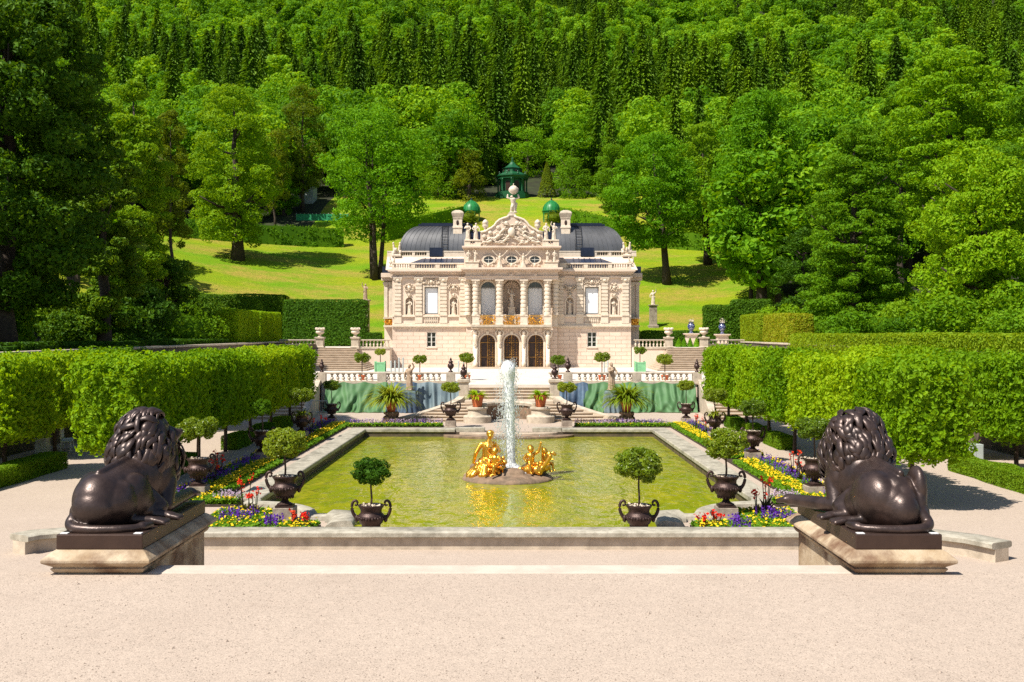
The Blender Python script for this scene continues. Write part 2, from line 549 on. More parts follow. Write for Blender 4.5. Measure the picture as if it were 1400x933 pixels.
# leaves
M['leaf_hedge'] = foliage('hornbeam_leaves', [(.105, .235, .003), (.225, .385, .004), (.36, .49, .008)], trans=.45)
M['leaf_box'] = foliage('box_leaves', [(.06, .15, .006), (.12, .25, .007), (.22, .33, .012)], trans=.4)
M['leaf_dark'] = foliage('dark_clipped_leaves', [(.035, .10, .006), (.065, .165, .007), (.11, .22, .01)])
M['leaf_bay'] = foliage('bay_leaves', [(.08, .16, .006), (.18, .27, .008), (.34, .40, .025)], spec=.5, rough=.4, trans=.4)
M['leaf_orange'] = foliage('clipped_new_leaves', [(.14, .27, .006), (.26, .36, .01), (.38, .30, .025)], trans=.45)
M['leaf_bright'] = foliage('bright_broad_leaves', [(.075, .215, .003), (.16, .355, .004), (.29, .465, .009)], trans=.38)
M['leaf_yellowish'] = foliage('yellowish_broad_leaves', [(.08, .20, .003), (.18, .355, .004), (.32, .47, .008)], trans=.4)  # yellow-green leaf colour of the trees at the right edge
M['leaf_mid'] = foliage('mid_broad_leaves', [(.062, .17, .003), (.135, .28, .004), (.24, .39, .007)], trans=.42)
M['leaf_shade'] = foliage('deep_green_shaded_leaves', [(.024, .07, .003), (.06, .15, .004), (.18, .29, .006)])  # dark green species, with shade and lit clumps also put into the colour
M['leaf_olive'] = foliage('olive_leaves', [(.085, .145, .004), (.16, .22, .006), (.25, .26, .012)], trans=.42)
M['leaf_yew'] = foliage('layered_needle_leaves', [(.055, .15, .003), (.11, .255, .004), (.20, .35, .007)], trans=.4)
M['leaf_spruce'] = foliage('spruce_needles', [(.04, .10, .006), (.10, .21, .005), (.21, .34, .007)], trans=.2)
M['leaf_forest'] = foliage('forest_leaves', [(.06, .16, .005), (.135, .31, .005), (.29, .47, .012)], trans=.4)
M['leaf_strap'] = foliage('strap_leaves', [(.08, .17, .008), (.20, .28, .012), (.36, .38, .05)])
M['bed_green'] = foliage('bedding_leaves', [(.07, .18, .006), (.15, .29, .006), (.26, .36, .01)])
M['pet_yellow'] = foliage('yellow_petals', [(.75, .50, .01), (.85, .62, .015), (.8, .66, .05)], trans=.25, tcol=.8)
M['pet_purple'] = foliage('purple_petals', [(.10, .022, .33), (.17, .045, .45), (.28, .11, .50)], trans=.25, tcol=.8)
M['pet_pale'] = foliage('pale_mauve_petals', [(.5, .38, .55), (.62, .5, .6), (.7, .6, .62)], trans=.25, tcol=.8)
M['pet_red'] = foliage('red_petals', [(.70, .02, .012), (.8, .035, .015), (.8, .10, .03)], trans=.25, tcol=.8)
M['leaf_bronze'] = foliage('bronze_leaves', [(.05, .03, .02), (.06, .07, .02), (.09, .04, .03)])


# ------------------------------------------------------------------ foliage geometry
def unit(v): return v / (np.linalg.norm(v, axis=-1, keepdims=True) + 1e-9)


def rdir(n): return unit(rng.normal(size=(n, 3)))


def add_leaves(mb, P, Nn, size, jit=.6, asp=.6, m=0, droop=0.0, var=.45, T=None):
    n = len(P)
    if n == 0: return
    nn = unit(Nn + jit * rdir(n))
    t = rdir(n) if T is None else unit(T + .35 * rdir(n))
    t[:, 2] -= droop
    t = unit(t - nn * (t * nn).sum(1)[:, None])
    b = np.cross(nn, t)
    s = (size * (1 + var * (rng.random(n) * 2 - 1)))[:, None] if np.ndim(size) == 0 else (size * (1 + var * (rng.random(n) * 2 - 1)))[:, None]
    V = np.empty((n, 4, 3))
    V[:, 0] = P - t * s * .5
    V[:, 1] = P + b * s * asp * .5 + nn * s * .12
    V[:, 2] = P + t * s * .5 - nn * s * .08
    V[:, 3] = P - b * s * asp * .5 + nn * s * .12
    idx = np.arange(4 * n).reshape(n, 4)
    mb.add(V.reshape(-1, 3), [idx], m)


def crown_pts(rx, ry, rz, nl, n, lr, flat=.7, taper=0., shell=(.45, .95), up=0., full=.36):
    z = rng.uniform(-1, 1, nl); a = rng.uniform(0, 2 * PI, nl)
    prof = (1 - z * z) ** full * (1 - taper * (z * .5 + .5))
    rad = prof * np.sqrt(rng.uniform(shell[0] ** 2, shell[1] ** 2, nl))
    c = np.stack([np.cos(a) * rad * rx, np.sin(a) * rad * ry, z * rz * .93], 1)
    r = lr * rng.uniform(.6, 1.3, nl) * (.65 + .35 * prof)
    li = rng.choice(nl, n, p=(r ** 2) / (r ** 2).sum())
    q = rdir(n)
    q[:, 2] += up; q = unit(q)
    p = c[li] + q * r[li][:, None] * np.array([1, 1, flat]) * rng.uniform(.7, 1.08, n)[:, None]
    nn = unit(q * np.array([1, 1, 1 / flat]))
    keep = np.ones(n, bool)
    for j in range(nl):
        e = (p - c[j]) / (r[j] * np.array([1, 1, flat]))
        keep &= ~(((e * e).sum(1) < .4) & (li != j))
    return p[keep], nn[keep], c, r


def super_pts(h, n, e):
    """points on a rounded box with half sizes h"""
    h = np.asarray(h, float)
    ar = np.array([h[1] * h[2], h[0] * h[2], h[0] * h[1]])
    ax = rng.choice(3, n, p=ar / ar.sum())
    p = rng.uniform(-1, 1, (n, 3))
    p[np.arange(n), ax] = rng.choice([-1, 1], n)
    p = p / (np.abs(p) ** e).sum(1)[:, None] ** (1 / e)
    nn = unit(np.sign(p) * np.abs(p) ** (e - 1) / h)
    return p * h, nn


def super_core(mb, c, h, e, k=.9, m=0, seg=7):
    """solid core added inside clipped foliage to block light"""
    g = np.linspace(-1, 1, seg)
    for ax in range(3):
        for sg in (-1, 1):
            A, B = np.meshgrid(g, g, indexing='ij')
            p = np.empty((seg * seg, 3))
            o = [i for i in range(3) if i != ax]
            p[:, ax] = sg; p[:, o[0]] = A.ravel(); p[:, o[1]] = B.ravel()
            p = p / (np.abs(p) ** e).sum(1)[:, None] ** (1 / e)
            q = [(i * seg + j, (i + 1) * seg + j, (i + 1) * seg + j + 1, i * seg + j + 1) for i in range(seg - 1) for j in range(seg - 1)]
            mb.add(p * np.asarray(h) * k + np.asarray(c), [q], m)


def lumps(P, amp, sc, seed=0):
    """cheap smooth noise for uneven outlines"""
    r = np.random.default_rng(abs(int(seed)))
    out = np.zeros(len(P))
    for i in range(5):
        k = r.normal(size=3) * sc * (1 + i * .5)
        out += np.sin(P @ k + r.uniform(0, 6.28)) / (1 + i * .4)
    return out * amp / 2


def hedge_mb(c, h, n, leaf, e=10, amp=.04, sc=1.5, jit=.7, seed=0, core=.93):
    mb = MB()
    p, nn = super_pts(h, n, e)
    p = p + nn * (lumps(p + np.asarray(c), amp, sc, seed) + rng.uniform(-.05, .03, n) * leaf * 6)[:, None]
    add_leaves(mb, p + np.asarray(c), nn, leaf, jit)
    super_core(mb, c, np.maximum(np.asarray(h) - leaf * .9, np.asarray(h) * .6), e, 1.0)  # added core that keeps light from passing through the leaves
    return mb
# ------------------------------------------------------------------ camera, sun, sky
cam = bpy.data.cameras.new('camera')
co = bpy.data.objects.new('camera', cam); COL.objects.link(co)
co.location = (0, 0, EYE); co.rotation_euler = (PI / 2, 0, 0)
cam.sensor_width = 36; cam.lens = 36 * F / 1400; cam.shift_y = (HY - 466.5) / 1400
cam.clip_start = .1; cam.clip_end = 4000
scene.camera = co
EL, SUNH = math.radians(54), unit(np.array([.76, .65]))      # light travels to the right and away from the camera
sun = bpy.data.lights.new('sun', 'SUN'); sun.energy = 5.0; sun.angle = math.radians(.5); sun.color = (1, .95, .86)
so = bpy.data.objects.new('sun', sun); COL.objects.link(so)
dirv = Vector((SUNH[0] * math.cos(EL), SUNH[1] * math.cos(EL), -math.sin(EL)))
so.rotation_euler = dirv.to_track_quat('-Z', 'Y').to_euler(); so.location = (-60, -30, 90)
w = bpy.data.worlds.new('World'); scene.world = w; w.use_nodes = True
sky = w.node_tree.nodes.new('ShaderNodeTexSky'); sky.sky_type = 'NISHITA'; sky.sun_disc = False
sky.sun_elevation = EL; sky.sun_rotation = math.atan2(-SUNH[0], -SUNH[1]); sky.air_density = 1; sky.dust_density = .6
bg = w.node_tree.nodes['Background']; bg.inputs[1].default_value = .08
w.node_tree.links.new(sky.outputs[0], bg.inputs[0])
vs = scene.view_settings
vs.view_transform = 'Standard'; vs.look = 'None'; vs.exposure = .62; vs.gamma = 1; vs.use_curve_mapping = False
scene.cycles.max_bounces = 6; scene.cycles.diffuse_bounces = 3; scene.cycles.transparent_max_bounces = 16
scene.cycles.sample_clamp_indirect = 6
scene.cycles.use_denoising = False
scene.cycles.caustics_reflective = False; scene.cycles.caustics_refractive = False

from mathutils.geometry import tessellate_polygon


def sheet(mb, outer, holes, z, m=0):
    loops = [[Vector((x, y, 0)) for x, y in lp] for lp in [outer] + holes]
    tri = tessellate_polygon(loops)
    V = [(x, y, z) for lp in [outer] + holes for x, y in lp]
    T = []
    for a, b, c in tri:
        A, B, C = np.array(V[a]), np.array(V[b]), np.array(V[c])
        cr = (B[0] - A[0]) * (C[1] - A[1]) - (B[1] - A[1]) * (C[0] - A[0])
        T.append((a, b, c) if cr > 0 else (a, c, b))
    mb.add(V, [T], m)


def mir(pts): return [(2 * AX - x, y) for x, y in pts]


# ------------------------------------------------------------------ hill and side terraces: one sheet
HYS = [-60, 92, 100, 112, 122, 130, 140, 150, 165, 175, 185, 195, 205, 225, 250, 350, 450, 600, 900, 1500]
HZS = [3.6, 3.6, 3.75, 4.2, 5.0, 7.3, 10.8, 14, 17.9, 21.5, 25, 29.5, 31.9, 37, 45, 82, 128, 209, 370, 600]


def zt(x, y):
    """height of the natural ground"""
    x = np.asarray(x, float); y = np.asarray(y, float)
    z = sum(np.interp(y + o, HYS, HZS) for o in (-5, -2.5, 0, 2.5, 5)) / 5
    side = np.clip((np.abs(x) - 24) / 60, 0, 1)
    z = z + side ** 1.3 * 14 * np.clip((190 - y) / 60, 0, 1) * np.clip((y - 20) / 40, .3, 1)
    lo = np.where((np.abs(x) > 20), 4.1, 0)
    z = np.maximum(z, lo)
    return z + .25 * np.sin(x * .11 + 1) * np.sin(y * .09) * np.clip((y - 110) / 30, 0, 1)


xs = np.unique(np.concatenate([np.linspace(-700, -100, 31), np.linspace(-100, 100, 81), np.linspace(100, 700, 31), [-20.75, 20.75]]))
ys = np.unique(np.concatenate([np.linspace(-60, 92, 39), np.linspace(92, 260, 85), [100], np.linspace(260, 1200, 60)]))
XX, YY = np.meshgrid(xs, ys, indexing='ij')
ZZ = zt(XX, YY)
hill = MB()
idx = np.arange(XX.size).reshape(XX.shape)
q = np.stack([idx[:-1, :-1], idx[1:, :-1], idx[1:, 1:], idx[:-1, 1:]], -1).reshape(-1, 4)
xm = (XX[:-1, :-1] + XX[1:, 1:]).ravel() / 2; ym = (YY[:-1, :-1] + YY[1:, 1:]).ravel() / 2
keep = ~((np.abs(xm) < 20.75) & (ym < 100))
inlawn = ((xm > -62) & (xm < 36) & (ym > 92) & (ym < 176)) | ((np.abs(xm) < 34) & (ym > 92) & (ym < 206))
V = np.stack([XX.ravel(), YY.ravel(), ZZ.ravel()], 1)
hill.add(V, [q[keep & inlawn]], 0); hill.f.append((q[keep & ~inlawn], 1))
struct('hillside', hill, [M['lawn'], M['forestfloor']], smooth=True)

# ------------------------------------------------------------------ pool outline (garden axis coordinates, left half)
arc = [(-7.25 + 2.05 * math.cos(a), 27.7 + 2.05 * math.sin(a)) for a in np.linspace(PI / 2, 0, 9)]
half = [(-2.7, 52.0), (-7.25, 52.0), (-7.25, 30.2)] + arc + [(-4.35, 27.7), (-4.05, 27.2), (-3.98, 26.0)]
left = [(AX + u, y) for u, y in half]
right = [(AX - u, y) for u, y in half]
pool = left + right[::-1]
g = MB()
sheet(g, [(-20.75, 12.4), (20.75, 12.4), (20.75, 66.2), (-20.75, 66.2)], [pool], 0)
struct('gravel_ground', g, M['gravel'])
wm = MB()
sheet(wm, [(x, y) for x, y in [(AX + (x - AX) * 1.01, y) for x, y in pool]], [], -.24)
struct('pool_water', wm, M['water'])
b = MB().box(AX - 8, AX + 8, 25.5, 53, -1.0, -.9)
b.sweep(pool, [(0.0, -.9), (0.0, -.012), (-.2, -.012), (-.2, -.9)], closed=True)
struct('pool_floor', b, M['stain'])
t = thing('pool_coping', 'grey weathered stone coping all round the green fountain pool', 'coping', (AX, 40, 0))
kerb = [(.06, .0), (.06, .13), (.03, .155), (-.72, .155), (-.75, .13), (-.75, -.02), (0, -.02)]
ledge = [(.10, .0), (.12, .07), (.08, .13), (0, .155), (-.22, .155), (-.3, .12), (-.32, -.02), (0, -.02)]
for sg, pts in ((1, left), (-1, right)):
    c = MB(); p = pts[:3] if sg > 0 else pts[:3][::-1]
    c.sweep(p, kerb); obj('straight_coping', c, M['coping'], t, bevel=.012)
    c = MB(); p = pts[2:13] if sg > 0 else pts[2:13][::-1]
    c.sweep(p, ledge); obj('curved_coping', c, M['coping'], t, angle=50)
    c = MB(); p = [pts[12], pts[13], pts[14]]
    p = [(p[0][0] - sg * .25, p[0][1]), ((p[0][0] + p[1][0]) / 2, p[0][1] - .12), p[1], p[2]]
    p = p if sg > 0 else p[::-1]
    c.sweep(p, [(.12, 0), (.16, .12), (.1, .24), (-.1, .27), (-.42, .22), (-.55, .12), (-.55, -.02), (0, -.02)])
    obj('scroll_coping', c, M['coping'], t, angle=60)
c = MB().sweep([(AX - 3.98, 26.0), (AX + 3.98, 26.0)], [(.05, 0), (.05, .05), (-.5, .05), (-.5, -.02), (0, -.02)])
obj('front_coping', c, M['coping'], t)
for u0, u1 in ((-2.68, -1.2), (1.2, 2.68)):
    c = MB().box(AX + u0, AX + u1, 52.05, 52.6, -.02, .2); obj('edge_block', c, M['coping'], t, bevel=.02)
for k, (rx, ry, z0, z1) in enumerate(((2.5, .75, -.9, -.02), (3.3, 1.5, -.9, -.13))):
    pl = [(AX - rx * math.cos(a), 52.1 - ry * math.sin(a)) for a in np.linspace(0, PI, 21)]
    c = MB().prism(pl, z0, z1, 'z'); obj('cascade_step', c, [M['step'], M['rock']][k], t, bevel=.02)

# ------------------------------------------------------------------ foreground terrace, stairs, ramps
g = MB()
g.add([(-60, -12, 2.13), (60, -12, 2.13), (60, 12.39, 2.13), (-60, 12.39, 2.13)], [[(0, 1, 2, 3)]])
ry = np.linspace(12.39, 17.29, 15)
rz = 2.13 - 2.126 * np.clip((ry - 12.39) / 4.7, 0, 1)
for s0, s1 in ((-60, -4.95), (4.62, 60)):
    Vv = []
    for y, z in zip(ry, rz): Vv += [(s0, y, z), (s1, y, z)]
    Q = [(2 * i, 2 * i + 1, 2 * i + 3, 2 * i + 2) for i in range(14)]
    g.add(Vv, [Q])
    e = s1 if s0 < 0 else s0
    Vv = []
    for y, z in zip(ry, rz): Vv += [(e, y, z), (e, y, -.05)]
    g.add(Vv, [[(2 * i, 2 * i + 1, 2 * i + 3, 2 * i + 2) for i in range(14)]])
struct('gravel_terrace', g, M['gravel'])
s = MB()
for k in range(12):
    y0 = 12.7 + k * .34; z1 = 2.13 - (k + 1) * .178
    if k < 11: s.box(-4.94, 4.61, y0, y0 + .36, z1 - .4, z1)
struct('garden_steps', s, M['step'])
s = MB().box(-4.35, 4.05, 12.3, 12.72, 1.7, 2.137)
tag(obj('step_edging', s, M['edging'], bevel=.012), 'long pale stone edge of the top step between the two bronze lions', 'stone edging')

# low wall in front of the pool, its ends curling towards the camera
pth = [(-11.15, 23.35), (-10.95, 23.7), (-10.5, 23.92), (-9.6, 24.0), (-5, 24.0), (0, 24.0), (5, 24.0), (8.7, 24.0), (9.7, 23.75), (10.35, 23.2), (10.7, 22.55)]
pth = pth[::-1]
t = thing('low_wall', 'long low curved stone wall with a thick cap along the near end of the pool', 'wall', (AX, 24, 0))
c = MB().sweep(pth, [(.22, -.03), (.22, .29), (-.22, .29), (-.22, -.03)]); obj('wall_base', c, M['stone'], t)
c = MB().sweep(pth, [(.28, .285), (.33, .31), (.33, .40), (.29, .43), (-.29, .43), (-.33, .40), (-.33, .31), (-.28, .285)]); obj('wall_cap', c, M['coping'], t, angle=40)

# ------------------------------------------------------------------ palace terrace
TZ = 1.83
g = MB()
g.box(-20.75, 20.75, 66.21, 100, -.1, TZ)
g.box(AX - 2.5, AX + 2.5, 63.0, 66.21, -.1, TZ)
struct('palace_terrace', g, M['paving'])
t = thing('terrace_wall', 'stone front wall of the palace terrace behind the hanging sheets', 'wall', (AX, 66, 0))
for u0, u1 in ((-12.25, -2.52), (2.52, 12.25)):
    c = MB().box(AX + u0, AX + u1, 65.95, 66.2, 0, TZ - .14); obj('wall_face', c, M['stucco'], t)
    c = MB().box(AX + u0, AX + u1, 65.86, 66.3, TZ - .14, TZ + .012); obj('string_course', c, M['stone'], t, bevel=.02)
BAL = {}


def baluster_mesh(h, r, key, mt):
    pr = [(r * .95, 0), (r * .95, .07 * h), (r * .5, .12 * h), (r * .62, .2 * h), (r * 1.0, .36 * h), (r * .8, .5 * h), (r * .42, .68 * h), (r * .4, .78 * h), (r * .7, .86 * h), (r * .9, .9 * h), (r * .9, h)]
    mb = MB().lathe(pr, 9)
    return mesh('baluster', mb, mt, smooth=True)


def balustrade(x0, x1, y, z, h, lab, sp=.34, r=.11, piers=(), mt='white_stone', rail='stone', name='balustrade', base=True, group=None):
    t = thing(name, lab, 'balustrade', ((x0 + x1) / 2, y, z), group)
    hb = .1 * h; hr = .15 * h
    c = MB().box(x0, x1, y - .15, y + .15, z, z + hb); obj('base_rail', c, M[rail], t)
    c = MB().box(x0, x1, y - .19, y + .19, z + h - hr, z + h); obj('top_rail', c, M[rail], t, bevel=.02)
    pw = .28
    for p in piers:
        c = MB().stack(p, y, [(pw, .2, z - .01), (pw, .2, z + h + .004)]); obj('pier', c, M[rail], t, bevel=.015)
    key = (round(h - hb - hr, 3), r, mt)
    if key not in BAL: BAL[key] = baluster_mesh(key[0], r, key, M[mt])
    n = max(1, int((x1 - x0) / sp))
    for i in range(n):
        x = x0 + (i + .5) * (x1 - x0) / n
        if any(abs(x - p) < pw + r * .8 for p in piers): continue
        o = bpy.data.objects.new('baluster', BAL[key]); COL.objects.link(o); o.parent = t
        o.location = (x - (x0 + x1) / 2, 0, hb)
    return t


BY = 66.1
balustrade(AX - 12.25, AX - 2.5, BY, TZ + .012, .62, 'white balustrade on the left half of the palace terrace above green and blue sheets', piers=(AX - 12.0, AX - 8.15, AX - 3.75), sp=.36, r=.125)
balustrade(AX + 2.5, AX + 12.25, BY, TZ + .012, .62, 'white balustrade on the right half of the palace terrace above a green sheet', piers=(AX + 12.0, AX + 8.15, AX + 3.75), sp=.36, r=.125)

# upper flight, landing, fan flights
g = MB()
for k in range(5):
    z1 = TZ - (k + 1) * .166 + .012
    g.tread(AX - 2.44, AX + 2.44, 62.99 - (k + 1) * .3, 62.99 - k * .3 + (.08 if k else 0), -.1, z1)
g.box(AX - 2.6, AX + 2.6, 60.3, 61.55, -.1, 1.0)
struct('centre_stairs', g, M['step'], bevel=.012)


def cheek_u(y): return 2.62 + 3.5 * (np.clip((61.4 - y) / 3.6, 0, 1)) ** 1.25


for sg, side in ((-1, 'left'), (1, 'right')):
    t = thing('fan_stairs', 'curved stone stairs fanning down to the pool on the %s of the fountain jet' % side, 'stairs', (AX + sg * 3, 59.5, 0))
    for k in range(7):
        yf = 60.85 - (k + 1) * .48
        z1 = 1.0 - (k + 1) * .14
        ul, ur = cheek_u(yf) + .05, 1.75 - .11 * k
        fr = [(ul + (ur - ul) * q_, yf - .12 * math.sin(q_ * PI) - .1 * k * q_ * .4) for q_ in np.linspace(0, 1, 9)]
        poly = [(AX + sg * u, y) for u, y in fr] + [(AX + sg * (1.75 - .11 * k), 60.86), (AX + sg * 2.62, 60.86)] + [(AX + sg * (cheek_u(y) + .05), y) for y in np.linspace(60.6, yf + .2, 4)]
        inner = [(x_, y_ + .075) if i_ < 9 else (x_, y_) for i_, (x_, y_) in enumerate(poly)]
        if sg > 0: poly, inner = poly[::-1], inner[::-1]
        c = MB().rings([(inner, -.05 - .004 * k), (inner, z1 - .05), (poly, z1 - .05), (poly, z1)]); obj('step', c, M['step'], t)
    yy = np.linspace(61.5, 57.9, 9)
    c = MB()
    for i in range(8):
        bo, to = [], []
        for (y, du) in ((yy[i], 0), (yy[i + 1], 0), (yy[i + 1], .42), (yy[i], .42)):
            u = cheek_u(y) + du; z = .22 + 1.0 * np.clip((y - 57.9) / 3.6, 0, 1) ** 1.15
            bo.append((AX + sg * u, y, -.03)); to.append((AX + sg * u, y, z))
        c.hexa(bo, to)
    obj('cheek_wall', c, M['stone'], t)
    t = thing('gate_pillar', 'square stone pillar with a bronze vase at the %s foot of the upper palace stairs' % side, 'pillar', (AX + sg * 2.72, 61.75, 1.0))
    c = MB().stack(AX + sg * 2.72, 61.75, [(.34, .34, .9), (.34, .34, 1.15), (.28, .28, 1.2), (.28, .28, 2.0), (.36, .36, 2.05), (.36, .36, 2.2), (.3, .3, 2.23)]); obj('shaft', c, M['stone'], t, bevel=.015)
    t2 = thing('drum_plinth', 'round stepped stone drum at the foot of the %s fan stairs' % side, 'plinth', (AX + sg * 1.76, 57.5, 0))
    c = MB().lathe([(.78, 0), (.78, .34), (.72, .4), (.56, .42), (.52, .5), (.52, .72), (.6, .76), (.6, .84), (.5, .86)], 28, (AX + sg * 1.76, 57.5, 0)); obj('drum', c, M['stone'], t2, angle=40)
# grotto wall between the flights
pth = [(AX + 1.55, 57.6), (AX + 1.5, 58.6), (AX + 1.1, 59.6), (AX + .5, 60.05), (AX, 60.15), (AX - .5, 60.05), (AX - 1.1, 59.6), (AX - 1.5, 58.6), (AX - 1.55, 57.6)]
t = thing('grotto_wall', 'rough curved niche wall behind the fountain jet between the two fan stairs', 'wall', (AX, 60, 0))
c = MB().sweep(pth, [(.16, -.02), (.16, .8), (-.16, .8), (-.16, -.02)]); obj('rock_face', c, M['rock'], t)
c = MB().sweep(pth, [(.25, .8), (.27, .95), (.2, 1.02), (-.2, 1.02), (-.27, .95), (-.25, .8)]); obj('wall_cap', c, M['stone'], t, angle=40)

# side flights down to the garden, up to the upper terrace
for sg, side in ((-1, 'left'), (1, 'right')):
    t = thing('garden_stairs', 'wide stone stairs beside the %s end of the palace terrace, half hidden by clipped trees' % side, 'stairs', (AX + sg * 14.4, 62.5, 0))
    for k in range(12):
        y0 = 59.4 + k * .55; z1 = (k + 1) * TZ / 12 + .01
        a, b_ = AX + sg * (12.0), AX + sg * 17.2
        c = MB().tread(a, b_, y0, 66.2 - .003 * k, -.04 - .004 * k, z1); obj('step', c, M['step'], t)
    c = MB()
    for (y0, y1) in ((58.6, 66.05),):
        u0, u1 = 11.45, 12.05
        bo = [(AX + sg * u0, y0, -.03), (AX + sg * (u0 + .42), y0, -.03), (AX + sg * (u1 + .42), y1, -.03), (AX + sg * u1, y1, -.03)]
        to = [(AX + sg * u0, y0, .28), (AX + sg * (u0 + .42), y0, .28), (AX + sg * (u1 + .42), y1, TZ + .2), (AX + sg * u1, y1, TZ + .2)]
        if sg < 0: bo, to = bo[::-1], to[::-1]
        c.hexa(bo, to)
    obj('cheek_wall', c, M['stone'], t, bevel=.02)
    c = MB().box(AX + sg * 17.2, AX + sg * 20.7, 59.2, 66.2, -.02, TZ + .4); obj('flank_wall', c, M['wallstone'], t)
    # upper flight
    UZ = 3.66
    t = thing('palace_side_stairs', 'broad weathered stone stairs rising to the upper balustrade on the %s of the palace' % side, 'stairs', (AX + sg * 15, 89, TZ))
    for k in range(13):
        y0 = 85.6 + k * .5; z1 = TZ + (k + 1) * (UZ - TZ) / 13
        ui = 12.05 + 1.75 * (k / 12) ** .8
        c = MB().tread(sg * ui, sg * 17.4, y0, 92.3 - .003 * k, TZ - .004 * k - .02, z1); obj('step', c, M['step'], t)
    c = MB().box(sg * 17.41, sg * 20.72, 84, 92.3, TZ, 4.0); obj('flank_wall', c, M['wallstone'], t)
    g = MB().box(sg * 10.9, sg * 20.75, 92.3, 100, TZ - .02, UZ); struct('upper_terrace', g, M['paving'])
    t = thing('retaining_wall', 'pink stone retaining wall under the upper balustrade at the %s flank of the palace' % side, 'wall', (sg * 12.3, 92.2, TZ))
    c = MB().box(sg * 10.86, sg * 13.7, 91.85, 92.29, TZ, UZ - .12); obj('wall_face', c, M['stucco'], t)
    c = MB().box(sg * 10.86, sg * 13.7, 91.78, 92.32, UZ - .12, UZ + .012); obj('string_course', c, M['stone'], t, bevel=.02)
    for (a, b_, wh) in ((10.86, 13.75, 'beside the palace wall'), (17.1, 20.7, 'at the outer side of the stair top')):
        x0, x1 = sorted((sg * a, sg * b_))
        pr = (sg * 13.75 + 0,) if a < 12 else (sg * 17.1,)
        balustrade(x0, x1, 92.05, UZ + .012, .72, 'cream upper terrace balustrade %s on the %s' % (wh, side), sp=.3, r=.1, piers=(), mt='white_stone')
    for ux, wh in ((13.95, 'inner'), (17.1, 'outer')):
        t = thing('stair_pier', 'cream stone pier at the %s side of the %s upper stair top' % (wh, side), 'pier', (sg * ux, 92.0, UZ))
        c = MB().stack(sg * ux, 92.0, [(.4, .4, UZ - .1), (.4, .4, UZ + .1), (.33, .33, UZ + .14), (.33, .33, UZ + .78), (.42, .42, UZ + .82), (.42, .42, UZ + .95)]); obj('shaft', c, M['stone'], t, bevel=.015)
        v = MB().lathe([(.2, .0), (.2, .06), (.1, .12), (.1, .2), (.3, .3), (.4, .42), (.34, .52), (.3, .56), (.36, .62), (.44, .68), (.4, .72), (.2, .66)], 14, (sg * ux, 92.0, UZ + .95))
        for a in np.arange(8) * PI / 4: v.ell((sg * ux + .36 * math.cos(a), 92 + .36 * math.sin(a), UZ + 1.68), (.09, .09, .12), seg=8, rings=5)
        tag(obj('stone_vase', v, M['white_stone'], loc=(sg * ux, 92, UZ + .95), smooth=True), 'white carved stone vase on the %s pier of the %s upper stairs' % (wh, side), 'vase')

# long rough walls of the side terraces
for sg, side in ((-1, 'left'), (1, 'right')):
    c = MB().box(sg * 20.4, sg * 20.78, 25, 92.2, -.05, 4.1)
    t = thing('garden_wall', 'tall rough stone retaining wall behind the clipped trees on the %s' % side, 'wall', (sg * 20.6, 58, 0))
    obj('wall_face', c, M['wallstone'], t)
    c = MB().box(sg * 20.3, sg * 20.86, 25, 92.2, 4.1, 4.22); obj('wall_cap', c, M['stone'], t, bevel=.02)
# ------------------------------------------------------------------ palace
PD = 94.0
def U(dpx, d=PD): return PX + dpx * d / F           # from pixels off the palace axis
def Z(py, d=PD): return EYE - (py - HY) * d / F


def holed_wall(mb, x0, x1, z0, z1, yf, yb, holes, m=0):
    """wall from yf (front) to yb with real openings: (hx0, hx1, hz0, hz1, arched)"""
    gx = sorted(set([x0, x1] + [h[0] for h in holes] + [h[1] for h in holes]))
    gz = sorted(set([z0, z1] + [h[2] for h in holes] + [h[3] for h in holes]))
    for i in range(len(gx) - 1):
        k = 0
        while k < len(gz) - 1:
            def hole(kk):
                cx, cz = (gx[i] + gx[i + 1]) / 2, (gz[kk] + gz[kk + 1]) / 2
                return any(h[0] < cx < h[1] and h[2] < cz < h[3] for h in holes)
            if hole(k): k += 1; continue
            k2 = k
            while k2 + 1 < len(gz) - 1 and not hole(k2 + 1): k2 += 1
            mb.add([(gx[i], yf, gz[k]), (gx[i + 1], yf, gz[k]), (gx[i + 1], yf, gz[k2 + 1]), (gx[i], yf, gz[k2 + 1])], [[(0, 1, 2, 3)]], m)
            k = k2 + 1
    for a, b_, c_, d_, ar in holes:
        mb.add([(a, yf, c_), (b_, yf, c_), (b_, yf, d_), (a, yf, d_), (a, yb, c_), (b_, yb, c_), (b_, yb, d_), (a, yb, d_)],
               [[(0, 4, 5, 1), (1, 5, 6, 2), (2, 6, 7, 3), (3, 7, 4, 0)]], m)
        if ar:
            r = (b_ - a) / 2; cx = (a + b_) / 2; zs = d_ - r
            n = 9
            for sg in (-1, 1):
                pl = [(cx + sg * r, d_)] + [(cx + sg * r * math.cos(t), zs + r * math.sin(t)) for t in np.linspace(0, PI / 2, n)]
                if sg > 0: pl = pl[::-1]
                mb.prism(pl, yf + .003, yb - .003, 'y', m)
    mb.add([(x0, yf, z0), (x0, yf, z1), (x0, yb, z1), (x0, yb, z0), (x1, yf, z0), (x1, yf, z1), (x1, yb, z1), (x1, yb, z0)], [[(0, 1, 2, 3), (7, 6, 5, 4), (1, 5, 6, 2)]], m)


def arch_poly(xc, w_, z0, z1, n=12):
    r = w_ / 2
    return [(xc - r, z0)] + [(xc + w_, z0)][:0] + [(xc + r, z0)] + [(xc + r * math.cos(t), z1 - r + r * math.sin(t)) for t in np.linspace(0, PI, n)]


